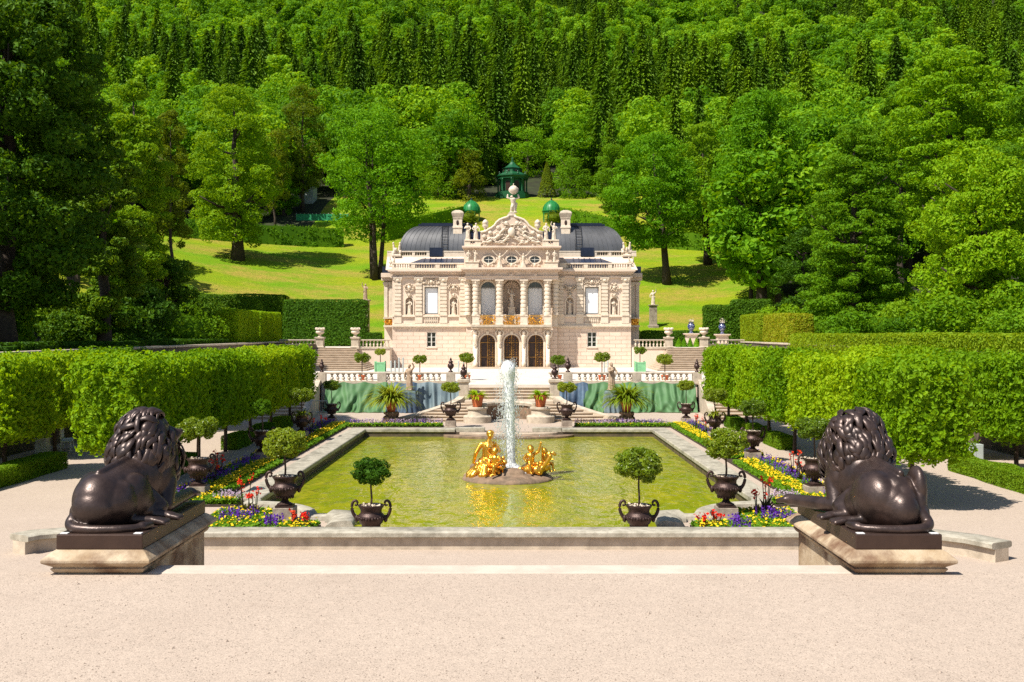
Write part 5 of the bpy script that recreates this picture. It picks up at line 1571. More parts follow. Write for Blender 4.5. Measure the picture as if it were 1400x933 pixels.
for i in range(16):                                           # cloak spread over the rock
    a = r.uniform(2.6, 6.0); mb.capsule((bx + .3 * math.cos(a), by + .25 * math.sin(a), bz + .05), (bx + .72 * math.cos(a) + .05, by + .55 * math.sin(a), bz - .45 + r.uniform(0, .15)), .1, .11, 8)
me = fuse(mb, .018, 2, .45); me.materials.append(M['gold'])
def free(me, loc, name, lb, cat):
    cv = np.empty(len(me.vertices) * 3, np.float32); me.vertices.foreach_get('co', cv); cv = cv.reshape(-1, 3) - np.array(loc, np.float32); me.vertices.foreach_set('co', cv.ravel()); me.update()
    o = bpy.data.objects.new(name, me); COL.objects.link(o); o.location = loc; return tag(o, lb, cat)
free(me, (bx, by, bz - .3), 'gilded_woman', 'large gilded woman seen from the back, seated left of the jet', 'gilded statue')
mb = MB(); putto(mb, (fx - .42, fy - .72, wz + .42), (-.7, -1), .95, 1)
for i in range(44): mb.ell((fx - .35 + r.uniform(-.3, .3), fy - .68 + r.uniform(-.2, .2), wz + .3 + r.uniform(0, .55)), r.uniform(.04, .085), None, 8, 6)
me = fuse(mb, .016, 2, .4); me.materials.append(M['gold']); free(me, (fx - .42, fy - .72, wz + .3), 'gilded_putto', 'gilded child with a heap of flowers, below the gilded woman', 'gilded statue')
r = np.random.default_rng(41); mb = MB(); putto(mb, (fx + .80, fy - .3, wz + .45), (.4, -1), .95, -1)
for s2, c_, n_ in ((0, (fx + 1.25, fy - .15, wz + .45), 22),):
    for i in range(12): mb.ell(np.array(c_) + r.normal(0, .08, 3) * (1.2, 1, 1), r.uniform(.09, .14), None, 8, 6)
ar = np.linspace(0, 1, 16); mb.tube([(fx + .42 + 1.1 * q, fy - .45 + .1 * math.sin(q * 5), wz + .42 - .12 * math.sin(q * PI) + .5 * q ** 4) for q in ar], [.08 + .12 * math.sin(min(1, q * 1.3) * PI) * (1 - q) ** .4 for q in ar], 12)
for q in (-1, 1): mb.ell((fx + 1.55 + q * .09, fy - .45, wz + .95), (.11, .04, .07), np.array(Matrix.Rotation(q * .6, 3, 'Y')), 10, 6)
for i in range(18): mb.ell((fx + r.uniform(.4, 1.35), fy - .4 + r.uniform(-.18, .18), wz + .26 + r.uniform(0, .16)), r.uniform(.09, .15), None, 8, 6)
me = fuse(mb, .018, 2, .4); me.materials.append(M['gold']); free(me, (fx + .98, fy - .3, wz + .4), 'gilded_putto', 'gilded child raising an arm on the right half of the rock island', 'gilded statue')
mb = MB(); putto(mb, (fx + 1.30, fy + .15, wz + .42), (1, -.6), .8, 1); me = fuse(mb, .018, 2, .4); me.materials.append(M['gold']); free(me, (fx + 1.38, fy + .15, wz + .38), 'gilded_putto', 'gilded child farthest right on the rock island, half hidden by spray', 'gilded statue')
# ------------------------------------------------------------------ bronze urn planters with bay trees
def urn_mb():
    pr = [(.20, .05), (.21, .08), (.12, .13), (.085, .18), (.10, .21), (.2, .27), (.29, .36), (.335, .46), (.345, .53), (.32, .58), (.285, .61), (.27, .64), (.275, .70), (.31, .76), (.335, .79), (.335, .82), (.30, .83), (.28, .80), (.05, .79)]
    mb = MB().lathe(pr, 28); mb.stack(0, 0, [(.23, .23, 0), (.23, .23, .05)])
    r = np.random.default_rng(2)
    for i in range(28):
        a = i / 28 * 2 * PI; mb.ell((.335 * math.cos(a), .335 * math.sin(a), .49 + .02 * (i % 2)), (.035, .035, .045), None, 6, 5)
    for i in range(18):
        a = i / 18 * 2 * PI; Mr = np.array(Matrix.Rotation(a, 3, 'Z')); mb.ell((.215 * math.cos(a), .215 * math.sin(a), .29), (.03, .025, .07), Mr, 6, 5)
    for sx in (-1, 1): mb.ell((sx * .37, 0, .47), (.06, .07, .1), None, 8, 6)
    return mb


def handle_mb(sx):
    P = [(.33, .44), (.42, .52), (.485, .64), (.505, .78), (.475, .90), (.41, .945), (.355, .91), (.345, .84), (.385, .80), (.425, .83)]
    tt = np.linspace(0, 9, 28); Q = np.stack([np.interp(tt, range(10), [p[0] for p in P]) * sx, tt * 0, np.interp(tt, range(10), [p[1] for p in P])], 1)
    for _ in range(3): Q[1:-1] = (Q[:-2] + 2 * Q[1:-1] + Q[2:]) / 4
    return MB().tube(Q, np.interp(tt, [0, 4, 9], [.05, .036, .024]), 8)


def bay_crown(w, h, leaf, n, seed, mt='leaf_bay'):
    mb = MB(); P, Nn, c, r_ = crown_pts(w / 2, w / 2, h / 2, 80, n, w * .12, .8, shell=(.5, .93), full=.28)
    add_leaves(mb, P, Nn, leaf, .7, .5)
    mb.ell((0, 0, 0), (w * .27, w * .27, h * .24), None, 12, 8)
    return mesh('crown', mb, M[mt])


URN = mesh('urn', urn_mb(), M['urn'], angle=50)
HANDLE = [mesh('handle', handle_mb(s_), M['urn'], smooth=True) for s_ in (-1, 1)]
TRUNK = mesh('trunk', MB().tube([(0, 0, .78), (.012, .01, 1.0), (-.008, .0, 1.3), (.0, 0, 1.62)], [.03, .026, .024, .022], 8), M['thin_bark'], smooth=True)
_sm = MB(); add_leaves(_sm, np.stack([rng.uniform(-.25, .25, 160), rng.uniform(-.25, .25, 160), rng.uniform(.79, .83, 160)], 1), np.tile([0, 0, 1.], (160, 1)), .06, .8, .8); SOILTOP = mesh('gravel_mulch', _sm, M['white_stone'])
CROWNS = [bay_crown(1.16, .74, .082, 6200, 1), bay_crown(1.12, .58, .08, 5400, 2), bay_crown(.74, .66, .075, 3200, 3, 'leaf_box'), bay_crown(.98, .62, .07, 6000, 4, 'leaf_dark')]


def straps(n, ln, wd, spread=1.0, z0=0., r0=.05, droop=1.0, m=0, mb=None, c=(0, 0, 0)):
    """arching strap leaves"""
    mb = mb or MB()
    for i in range(n):
        a = R.uniform(0, 2 * PI); L_ = ln * R.uniform(.6, 1.1); el = R.uniform(.35, 1.35) * (1.4 - .4 * spread)
        p = np.array([c[0] + r0 * math.cos(a), c[1] + r0 * math.sin(a), c[2] + z0]); d = np.array([math.cos(a), math.sin(a), 0]); s = np.array([-d[1], d[0], 0])
        V = []; k = 6
        for j in range(k):
            t_ = j / (k - 1); w_ = wd * (.7, 1, 1, .85, .55, .08)[j]
            V += [p - s * w_ / 2, p + s * w_ / 2]
            ang = el - droop * 1.5 * t_
            p = p + (d * math.cos(ang) * spread + np.array([0, 0, math.sin(ang)])) * L_ / (k - 1)
        mb.add(V, [[(2 * j, 2 * j + 1, 2 * j + 3, 2 * j + 2) for j in range(k - 1)]], m)
    return mb


AGA = mesh('agapanthus', straps(90, .55, .05, z0=.8, r0=.1), M['leaf_strap'])


def planter(loc, crown, lab, sc=1.0, cw=1.0, ch=None, rz=0, group='bay trees in bronze urns round the pool', aga=False):
    t = thing('urn_planter', lab, 'planter', loc, group)
    t.rotation_euler = (0, 0, rz); t.scale = (sc,) * 3
    def k(name, me, par, loc=(0, 0, 0)):
        o = bpy.data.objects.new(name, me); COL.objects.link(o); o.parent = par; o.location = loc; return o
    u = k('urn', URN, t)
    for h in HANDLE: k('handle', h, u)
    k('trunk', TRUNK, t); k('gravel_mulch', SOILTOP, t)
    c = k('crown', CROWNS[crown], t, (0, 0, (ch or 1.70))); c.scale = (cw, cw, cw if cw < 1.1 else 1); c.rotation_euler = (0, 0, R.uniform(0, 6))
    if aga: k('strap_leaves', AGA, t)
    return t


def stand(x, y, z0, z1, hw, lab, mt='plinth'):
    c = MB().stack(x, y, [(hw * 1.12, hw * 1.12, z0 - .02), (hw * 1.12, hw * 1.12, z0 + .06), (hw, hw, z0 + .09), (hw, hw, z1)])
    tag(obj('urn_plinth', c, M[mt], loc=(x, y, z0), bevel=.012), lab, 'plinth', 'square stone plinths under the urns')


side = {-1: 'left', 1: 'right'}
for sg in (-1, 1):
    s_ = side[sg]
    x = AX + sg * 5.83
    stand(x, 27.3, 0, .4, .27, 'square stone plinth under the big corner urn at the near %s pool corner' % s_)
    planter((x, 27.3, .4), 0, 'bay tree in a bronze urn beside red and purple flowers, near %s pool corner' % s_, .99, .98, rz=-.05 * sg)
    x = AX + sg * 3.28
    planter((x, 25.3, 0), 3 if sg < 0 else 0, ('round dark green tree in a bronze urn behind the low wall, left pool half' if sg < 0 else 'broad bay tree in a bronze urn behind the low wall, right half of the pool'), .95, .96 if sg < 0 else 1.05, 1.68 if sg < 0 else 1.86)
    x = AX + sg * 9.25
    stand(x, 31, 0, .41, .28, 'stone plinth of the urn next to the %s bronze lion head' % s_)
    planter((x, 31, .41), 1, 'flat topped bay tree in an urn close to the head of the %s lion' % s_, 1.0, 1.0, 1.74, rz=.1)
    x = AX + sg * 9.45
    stand(x, 39.8, 0, .4, .27, 'grey stone plinth halfway along the %s flower bed' % s_)
    planter((x, 39.8, .4), 2 if sg < 0 else 1, ('small ball shaped tree in an urn halfway along the left flower bed' if sg < 0 else 'bay tree in an urn halfway along the right flower bed'), 1.0, .95, 1.72, rz=.2)
    x = AX + sg * 9.5
    stand(x, 47.5, 0, .44, .27, 'stone plinth hidden in flowers near the far end of the %s bed' % s_)
    planter((x, 47.5, .44), 1, 'bay tree above strap leaves in an urn, far end of %s flower bed' % s_, .95, 1.0, 1.8, aga=True)
    x = AX + sg * 9.85
    stand(x, 57.4, 0, .26, .26, 'low stone plinth in front of the hanging sheet at the far %s' % s_)
    planter((x, 57.4, .26), 1, 'bay tree in an urn before the green sheet at the far %s' % s_, .95, .92, 1.93)
    x = AX + sg * 3.05
    stand(x, 54.3, 0, .385, .27, 'stone plinth at the foot of the %s fan stairs' % s_)
    planter((x, 54.3, .385), 1, 'bay tree in a wide handled urn before the %s fan stairs' % s_, 1.02, .84, 1.72)

# big strap leaved plants in terracotta pots
POT = mesh('pot', MB().lathe([(.17, 0), (.2, .02), (.27, .42), (.31, .43), (.31, .54), (.27, .54), (.25, .48), (.05, .47)], 20), M['terracotta'], angle=40)
BIGS = mesh('strap_leaves', straps(420, 1.75, .075, z0=.45, r0=.14, spread=1.0, droop=1.1), M['leaf_strap'])
SMALLS = mesh('strap_leaves', straps(170, .60, .055, z0=.4, r0=.12, droop=.95), M['leaf_hedge'])


def pot_plant(loc, me, lab, s=1.0):
    t = thing('pot_plant', lab, 'pot plant', loc); t.scale = (s,) * 3
    for n_, m_ in (('terracotta_pot', POT), ('strap_leaves', me)):
        o = bpy.data.objects.new(n_, m_); COL.objects.link(o); o.parent = t
    return t


for sg in (-1, 1):
    s_ = side[sg]; x = AX + sg * 6.5
    c = MB().lathe([(.5, -.02), (.5, .12), (.36, .16), (.3, .3), (.3, .45), (.42, .52), (.42, .62)], 14, (x, 57, 0)); r_ = np.random.default_rng(8)
    for i in range(14): c.ell((x + .35 * math.cos(i * .45), 57 + .35 * math.sin(i * .45), r_.uniform(.1, .5)), (.12, .12, .16), None, 7, 5)
    tag(obj('flower_pedestal', c, M['rock'], loc=(x, 57, 0), smooth=True), 'low carved pedestal under the large arching plant on the %s' % s_, 'pedestal')
    pot_plant((x, 57, .62), BIGS, 'huge arching strap leaved plant in an orange pot on the %s' % s_, 1.08)
    pot_plant((AX + sg * 1.76, 57.5, .86), SMALLS, 'bushy green plant in a terracotta pot on the %s stone drum' % s_, 1.25)


# ------------------------------------------------------------------ dark bronze vases on the balustrades
VASE = mesh('bronze_vase', MB().lathe([(.16, 0), (.16, .05), (.07, .1), (.06, .18), (.16, .26), (.22, .38), (.21, .5), (.13, .58), (.12, .62), (.18, .66), (.14, .72), (.06, .8), (.08, .86), (.02, .98)], 14), M['urn'], smooth=True)
def vase(loc, lab, h=.95):
    o = bpy.data.objects.new('bronze_vase', VASE); COL.objects.link(o); o.location = loc; o.scale = (h,) * 3
    tag(o, lab, 'vase', 'dark bronze vases on the terrace balustrade')
for sg in (-1, 1):
    s_ = side[sg]
    vase((AX + sg * 12.0, BY, TZ + .646), 'dark bronze vase at the outer %s end of the terrace balustrade' % s_, .85)
    vase((AX + sg * 3.75, BY, TZ + .646), 'dark bronze vase on the balustrade pier nearest the %s palace doors' % s_, .95)
    vase((AX + sg * 2.72, 61.75, 2.23), 'dark bronze vase on the %s gate pillar of the upper stairs' % s_, .95)

# ------------------------------------------------------------------ statues before the sheets
for sg in (-1, 1):
    s_ = side[sg]; x = at(560 if sg < 0 else 836, 0, 64.6)[0]
    mb = MB(); mb.stack(x, 64.6, [(.5, .45, 0), (.46, .42, .3), (.44, .4, .9), (.42, .4, 1.3), (.36, .34, 1.36)])
    for i in range(12):
        a = i / 12 * 2 * PI; mb.capsule((x + .4 * math.cos(a), 64.6 + .38 * math.sin(a), 1.25), (x + .6 * math.cos(a + .2), 64.6 + .52 * math.sin(a + .2), .03), .06, .1, 6)
    me = fuse(mb, .03, 2, .5); me.materials.append(M['tarp_navy' if sg < 0 else 'tarp_blue'])
    free(me, (x, 64.6, 0), 'wrapped_pedestal', 'pedestal wrapped in %s sheeting under the %s terrace statue' % ('dark blue' if sg < 0 else 'grey blue', s_), 'pedestal')
    put_statue(2 if sg < 0 else 0, (x, 64.6, 1.4), 1.6 if sg < 0 else 1.72, 'weathered sandstone figure on a wrapped pedestal before the %s sheets' % s_, 'old_statue', rz=.5 * sg)

# ------------------------------------------------------------------ tarpaulins hung over the terrace wall
def tarp(px0, px1, mt, lab, seed, ztop=TZ + .03, lean=.9, swirl=.5):
    r = np.random.default_rng(seed); x0, x1 = at(px0, 0, 65.7)[0], at(px1, 0, 65.7)[0]
    nx, nz = 130, 44; V = []; fr = x1 - x0
    W = [(r.uniform(2.2, 15), r.uniform(-1.2, 1.6) * swirl, r.uniform(0, 6.28)) for _ in range(14)]
    nsc = max(2, round(fr / 1.5)); ph = r.uniform(0, 6.28, 6)
    for i in range(nx):
        u = i / (nx - 1)
        for j in range(nz):
            v = j / (nz - 1)                    # 0 top .. 1 ground
            x = x0 + u * fr + .10 * v * math.sin(3 * u * fr + ph[0])
            sag = .13 * abs(math.sin(u * PI * nsc + ph[1] * .3)) ** 1.5 * (1 - v)
            z = (ztop - sag) * (1 - v ** 1.1) + .02
            f = sum(math.sin(k * (u * fr + sl * v * v) + p) / (k ** .8 + .4) for k, sl, p in W)
            f += .35 * math.sin(2.5 * u * fr + 5 * v + ph[2]) * math.sin(1.3 * u * fr - 2 * v + ph[3])
            y = 65.78 - .16 - lean * v ** 1.5 - .25 * (.3 + v * (1.25 - .5 * v)) * (f + 1.4)
            V.append((x, y, z))
    Q = [(i * nz + j, i * nz + j + 1, (i + 1) * nz + j + 1, (i + 1) * nz + j) for i in range(nx - 1) for j in range(nz - 1)]
    mb = MB().add(V, [Q]); o = obj('tarpaulin', mb, M[mt], loc=((x0 + x1) / 2, 65.7, 0), smooth=True)
    s = o.modifiers.new('cloth', 'SOLIDIFY'); s.thickness = .012
    tag(o, lab, 'tarpaulin', 'sheets hung over the terrace wall')
tarp(447, 531, 'tarp_green', 'crumpled pale green sheet covering the left end of the terrace wall', 1, swirl=.9)
tarp(527, 571, 'tarp_navy', 'dark blue sheet between the green sheet and the left terrace statue', 2)
tarp(566, 646, 'tarp_blue', 'smooth grey blue sheet hanging left of the central stairs', 3, swirl=.1, lean=.35)
tarp(757, 803, 'tarp_navy', 'dark blue sheet hanging just right of the central stairs', 4, swirl=.2, lean=.4)
tarp(795, 868, 'tarp_green', 'pale green sheet behind the right terrace statue', 5, swirl=-.7)
tarp(862, 949, 'tarp_green', 'crumpled green sheet covering the right end of the terrace wall', 6, swirl=-.9)

# crowd barrier by the left sheet
t = thing('metal_barrier', 'grey metal barrier standing beside the left end of the sheets', 'barrier', at(433, 572, 60.5) * (1, 1, 0))
c = MB(); x0, x1 = at(424, 0, 60.5)[0], at(447, 0, 60.5)[0]
for z in (.35, 1.0): c.tube([(x0, 60.5, z), (x1, 60.5, z)], .022, 6)
for x in (x0, x1): c.tube([(x, 60.5, .02), (x, 60.5, 1.0)], .022, 6); c.tube([(x, 60.25, .02), (x, 60.75, .02)], .02, 6)
obj('frame', c, M['cabinet'], t)
c = MB()
for k in range(7): c.tube([(x0 + (k + 1) * (x1 - x0) / 8, 60.5, .35), (x0 + (k + 1) * (x1 - x0) / 8, 60.5, 1.0)], .01, 5)
obj('bars', c, M['cabinet'], t)

# ------------------------------------------------------------------ terrace pot trees, posts
def terrace_tree(px, py, d_, w_, lab, box=None):
    p = at(px, py, d_); t = thing('terrace_tree', lab, 'potted tree', (p[0], d_, TZ), 'clipped ball trees on the palace terrace')
    o = bpy.data.objects.new('crown', CROWNS[1]); COL.objects.link(o); o.parent = t; o.location = (0, 0, p[2] - TZ); o.scale = (w_ / 1.12, w_ / 1.12, w_ / 1.0); o.rotation_euler = (0, 0, R.uniform(0, 6))
    c = MB().tube([(p[0], d_, TZ + .3), (p[0], d_, p[2])], .035, 6); obj('trunk', c, M['thin_bark'], t, smooth=True)
    c = MB()
    if box:
        c.stack(p[0], d_, [(.36, .36, TZ), (.38, .38, TZ + .72)]); c.stack(p[0], d_, [(.4, .4, TZ + .66), (.4, .4, TZ + .76)])
        for a in (-1, 1):
            for b_ in (-1, 1): c.stack(p[0] + a * .38, d_ + b_ * .38, [(.05, .05, TZ), (.05, .05, TZ + .8), (.02, .02, TZ + .86)])
        obj('planter_box', c, M['greenpale'], t, bevel=.01)
    else:
        c.lathe([(.2, 0), (.25, .26), (.27, .28), (.27, .34), (.22, .34), (.05, .3)], 14, (p[0], d_, TZ)); obj('terracotta_pot', c, M['terracotta'], t, angle=40)
for a in ((495, 489, 69, 1.03, 'clipped ball tree on the terrace in front of the left upper stairs', 0), (520, 481, 84, .85, 'small ball tree in a pale green box beside the left palace corner', 1), (574, 491, 69, 0.88, 'clipped ball tree under the left ground floor window of the palace', 0), (638, 489, 69, 1.03, 'clipped ball tree just left of the palace doors', 0), (763, 492, 69, 0.99, 'clipped ball tree just right of the palace doors', 0), (823, 488, 69, 1.01, 'clipped ball tree under the right ground floor window of the palace', 0), (875, 479, 84, .98, 'small ball tree in a pale green box beside the right palace corner', 1), (909, 491, 69, 1.08, 'clipped ball tree on the terrace in front of the right upper stairs', 0)): terrace_tree(*a)
for px in (534.5, 540, 545.5, 551, 627, 634, 826, 831):
    p = at(px, 0, 80); hh = 1.0 if px not in (545.5, 551) else 1.25
    tag(obj('metal_post', MB().lathe([(.06, 0), (.06, hh - .05), (.03, hh)], 8, (p[0], 80, TZ)), M['cabinet'], loc=(p[0], 80, TZ)), 'thin grey metal post on the terrace before the palace wall', 'post', 'thin grey posts on the palace terrace')

# ------------------------------------------------------------------ upper terrace right: porcelain vases, cone shrubs
BV = mesh('vase_body', MB().lathe([(.2, 0), (.22, .08), (.12, .16), (.12, .22), (.3, .45), (.36, .65), (.3, .85), (.2, .95), (.22, 1.0), (.3, 1.05), (.1, 1.06)], 18), M['bluevase'], smooth=True)
for px, py, w_ in ((945, 456, 'between the stair piers'), (987.5, 457, 'right of the stair piers')):
    d_ = 97.5; p = at(px, py, d_)
    t = thing('vase_pedestal', 'square pink stone pedestal of the blue vase %s' % w_, 'pedestal', (p[0], d_, 3.66))
    c = MB().stack(p[0], d_, [(.62, .62, 3.6), (.62, .62, 3.8), (.5, .5, 3.9), (.5, .5, p[2] - .2), (.68, .68, p[2] - .1), (.68, .68, p[2])]); obj('shaft', c, M['stucco'], t, bevel=.02)
    t = thing('porcelain_vase', 'blue and white porcelain vase with white flowers on the pedestal %s' % w_, 'vase', p)
    o = bpy.data.objects.new('vase_body', BV); COL.objects.link(o); o.parent = t
    fl = MB(); add_leaves(fl, p + np.array([0, 0, 1.15]) + rng.normal(0, .14, (60, 3)), rdir(60), .14, .5, .7); obj('white_flowers', fl, M['white_stone'], t)
for i, px in enumerate((928, 935.5, 943.5, 952)):
    d_ = 94.5; p = at(px, 0, d_); mb = MB(); n = 700; h = rng.random(n) ** .8; a = rng.uniform(0, 6.28, n); rr = .36 * (1 - h) + .02
    P = np.stack([rr * np.cos(a), rr * np.sin(a), h * .85], 1) + (p[0], d_, 3.68); add_leaves(mb, P, np.stack([np.cos(a), np.sin(a), a * 0 + .4], 1), .07, .6); mb.lathe([(.3, .0), (.02, .8)], 10, (p[0], d_, 3.68))
    tag(obj('cone_shrub', mb, M['leaf_bright'], loc=(p[0], d_, 3.66)), 'tiny clipped green cone shrub in the row at the right upper stair top', 'shrub', 'four clipped cone shrubs')

# ------------------------------------------------------------------ garden furniture
for px0, px1, py0, py1, d_, lb in ((47, 63, 599, 627, 41.5, 'pale grey metal cabinet in front of the dark garden wall on the left'), (1326, 1345, 608, 634, 39.5, 'pale grey box cabinet behind the low hedge on the right')):
    a, b_ = at(px0, py0, d_), at(px1, py1, d_)
    t = thing('metal_cabinet', lb, 'cabinet', ((a[0] + b_[0]) / 2, d_, 0))
    c = MB().box(a[0], b_[0], d_, d_ + .4, 0, a[2]); obj('cabinet_body', c, M['cabinet'], t, bevel=.015)
    c = MB().box(a[0] + .03, (a[0] + b_[0]) / 2 - .01, d_ - .012, d_ - .001, .06, a[2] - .06); obj('door', c, M['cabinet'], t, bevel=.006); c = MB().box((a[0] + b_[0]) / 2 + .01, b_[0] - .03, d_ - .012, d_ - .001, .06, a[2] - .06); obj('door', c, M['cabinet'], t, bevel=.006)


def bench(loc, rz, lab):
    t = thing('garden_bench', lab, 'bench', (0, 0, 0)); c = MB()
    for k in range(4): c.box(-.8, .8, -.2 + k * .11, -.11 + k * .11, .42, .45)
    obj('seat', c, M['whitemetal'], t)
    c = MB()
    for z in (.55, .72, .89): c.box(-.8, .8, .24, .27, z, z + .07)
    for x in np.linspace(-.78, .75, 8): c.box(x, x + .03, .22, .25, .45, 1.0)
    obj('backrest', c, M['whitemetal'], t)
    for x in (-.72, .68):
        for y in (-.18, .2): c = MB().box(x, x + .05, y, y + .05, 0, .42); obj('leg', c, M['whitemetal'], t)
    t.location = loc; t.rotation_euler = (0, 0, rz)
bench((at(93, 0, 44)[0], 44, 0), 1.9, 'white wooden garden bench half hidden by clipped trees on the left')
bench((at(1292, 0, 43.5)[0], 43.5, 0), -.3, 'white garden bench in the shade under the clipped trees on the right')

# ------------------------------------------------------------------ flower beds
BEDS = {'green': MB(), 'yellow': MB(), 'purple': MB(), 'pale': MB()}


def scatter(kind, x0, x1, y0, y1, n, size, z0, z1, jit=.8, asp=.8):
    P = np.stack([rng.uniform(x0, x1, n), rng.uniform(y0, y1, n), rng.uniform(z0, z1, n)], 1)
    add_leaves(BEDS[kind], P, np.tile([0, -.3, 1.], (n, 1)), size, jit, asp)


def spikes(kind, x0, x1, y0, y1, n, h, size):
    c = np.stack([rng.uniform(x0, x1, n), rng.uniform(y0, y1, n)], 1)
    for k in range(9):
        P = np.concatenate([c + rng.normal(0, .016, (n, 2)), (.16 + h * k / 9 * rng.uniform(.7, 1.1, (n, 1)))], 1)
        add_leaves(BEDS[kind], P, rdir(n), size, .9, .8)


soil = MB()
CANNA = []
for sg in (-1, 1):
    def sx(a, b_): return sorted((AX + sg * a, AX + sg * b_))
    x0, x1 = sx(8.5, 10.15); soil.box(x0, x1, 29.6, 55.5, -.02, .06)
    for (a, b_) in ((29.7, 39.2), (40.4, 55.4)):
        q0, q1 = sx(8.52, 9.0); scatter('green', q0, q1, a, b_, int(420 * (b_ - a)), .085, .06, .2)
        q0, q1 = sx(8.95, 10.1); scatter('green', q0, q1, a, b_, int(620 * (b_ - a)), .1, .06, .24)
        q0, q1 = sx(8.75, 9.35); scatter('yellow', q0, q1, a, b_, int(80 * (b_ - a)), .066, .2, .28, .5)
        q0, q1 = sx(9.3, 9.95); spikes('purple', q0, q1, a, b_, int(17 * (b_ - a)), .28, .052)
        q0, q1 = sx(9.9, 10.15); scatter('yellow', q0, q1, a, b_, int(25 * (b_ - a)), .07, .22, .3, .5); spikes('pale', q0, q1, a, b_, int(4 * (b_ - a)), .24, .05)
    # bed ends turning towards the pool corner and the near beds round the corner urns
    x0, x1 = sx(7.75, 8.5); soil.box(x0, x1, 29.6, 30.6, -.02, .055); scatter('green', x0, x1, 29.7, 30.5, 900, .09, .06, .22); spikes('pale', x0, x1, 29.8, 30.5, 46, .26, .05); scatter('yellow', x0, x1, 29.65, 30.0, 50, .07, .2, .28)
    x0, x1 = sx(6.15, 7.75); soil.box(x0, x1, 25.3, 28.3, -.02, .055)
    scatter('green', x0, x1, 25.4, 28.2, 4300, .09, .06, .24); scatter('yellow', x0, x1, 25.4, 28.2, 190, .075, .2, .3, .5)
    a, b_ = sx(6.5, 7.4); spikes('purple', a, b_, 26.2, 27.4, 60, .28, .055)
    x0, x1 = sx(4.75, 6.15); soil.box(x0, x1, 25.3, 26.6, -.02, .05); scatter('green', x0, x1, 25.4, 26.5, 1500, .09, .06, .2); a, b_ = sx(5.6, 6.1); spikes('purple', a, b_, 25.5, 26.3, 30, .28, .055); a, b_ = sx(4.8, 5.6); scatter('yellow', a, b_, 25.4, 26.4, 60, .08, .2, .3, .5)
    CANNA += [(sg * 6.75, 27.7, .72), (sg * 5.3, 26.0, .46), (sg * 4.95, 25.75, .42), (sg * 9.6, 33.8, .75), (sg * 9.85, 35.4, .85), (sg * 9.5, 49.6, .8), (sg * 9.3, 51.5, .8), (sg * 7.05, 28.0, .95)]
    # far border
    x0, x1 = sx(3.5, 8.5); soil.box(x0, x1, 54.3, 55.5, -.02, .05); scatter('green', x0, x1, 54.35, 54.9, 1900, .1, .06, .22); scatter('yellow', x0, x1, 54.35, 54.8, 60, .07, .2, .25); spikes('pale', x0, x1, 54.9, 55.4, 110, .26, .055); spikes('purple', x0, x1, 54.95, 55.4, 50, .26, .05)
struct('flower_bed_soil', soil, M['soil'])
for k, nm, mt in (('green', 'bedding_leaves', 'bed_green'), ('yellow', 'yellow_flowers', 'pet_yellow'), ('purple', 'purple_flowers', 'pet_purple'), ('pale', 'pale_mauve_flowers', 'pet_pale')):
    tag(obj(nm, BEDS[k], M[mt]), {'green': 'low green bedding leaves filling the flower beds round the pool', 'yellow': 'small yellow bedding flowers in bands along the pool beds', 'purple': 'purple flower spikes in bands along the pool beds', 'pale': 'pale mauve flowers along the edges of the pool beds'}[k], 'flowers', kind='stuff')
wh = ['beside the %s corner urn', 'low in front of the %s corner urn', 'at the pool end of the near %s bed', 'close to the %s lion head in the side bed', 'tallest beyond the %s lion in the side bed', 'near the far urn of the %s bed', 'at the far end of the %s bed', 'rising highest behind the near %s bed']
for i, (u, y, h) in enumerate(CANNA):
    x = AX + u; s_ = 'left' if u < 0 else 'right'
    t = thing('red_canna', 'red flowering plant with dark leaves ' + wh[i % 8] % s_, 'flower', (x, y, .05), 'red flowering plants in the beds')
    mb = MB(); straps(26, h * .55, .085, z0=.05, r0=.06, spread=.75, droop=.7, mb=mb, c=(x, y, .05)); obj('leaves', mb, M['leaf_bronze'], t)
    fl, st = MB(), MB()
    for q in range(4):
        fx_, fy_ = x + R.uniform(-.2, .2), y + R.uniform(-.2, .2); hh = h * R.uniform(.8, 1.1)
        st.tube([(x + (fx_ - x) * .3, y + (fy_ - y) * .3, .05), (fx_, fy_, hh)], .012, 5)
        add_leaves(fl, np.array([fx_, fy_, hh]) + rng.normal(0, .035, (9, 3)) * (1, 1, 1.6), rdir(9), .085, .6, .7)
    obj('stems', st, M['leaf_bronze'], t); obj('red_petals', fl, M['pet_red'], t)
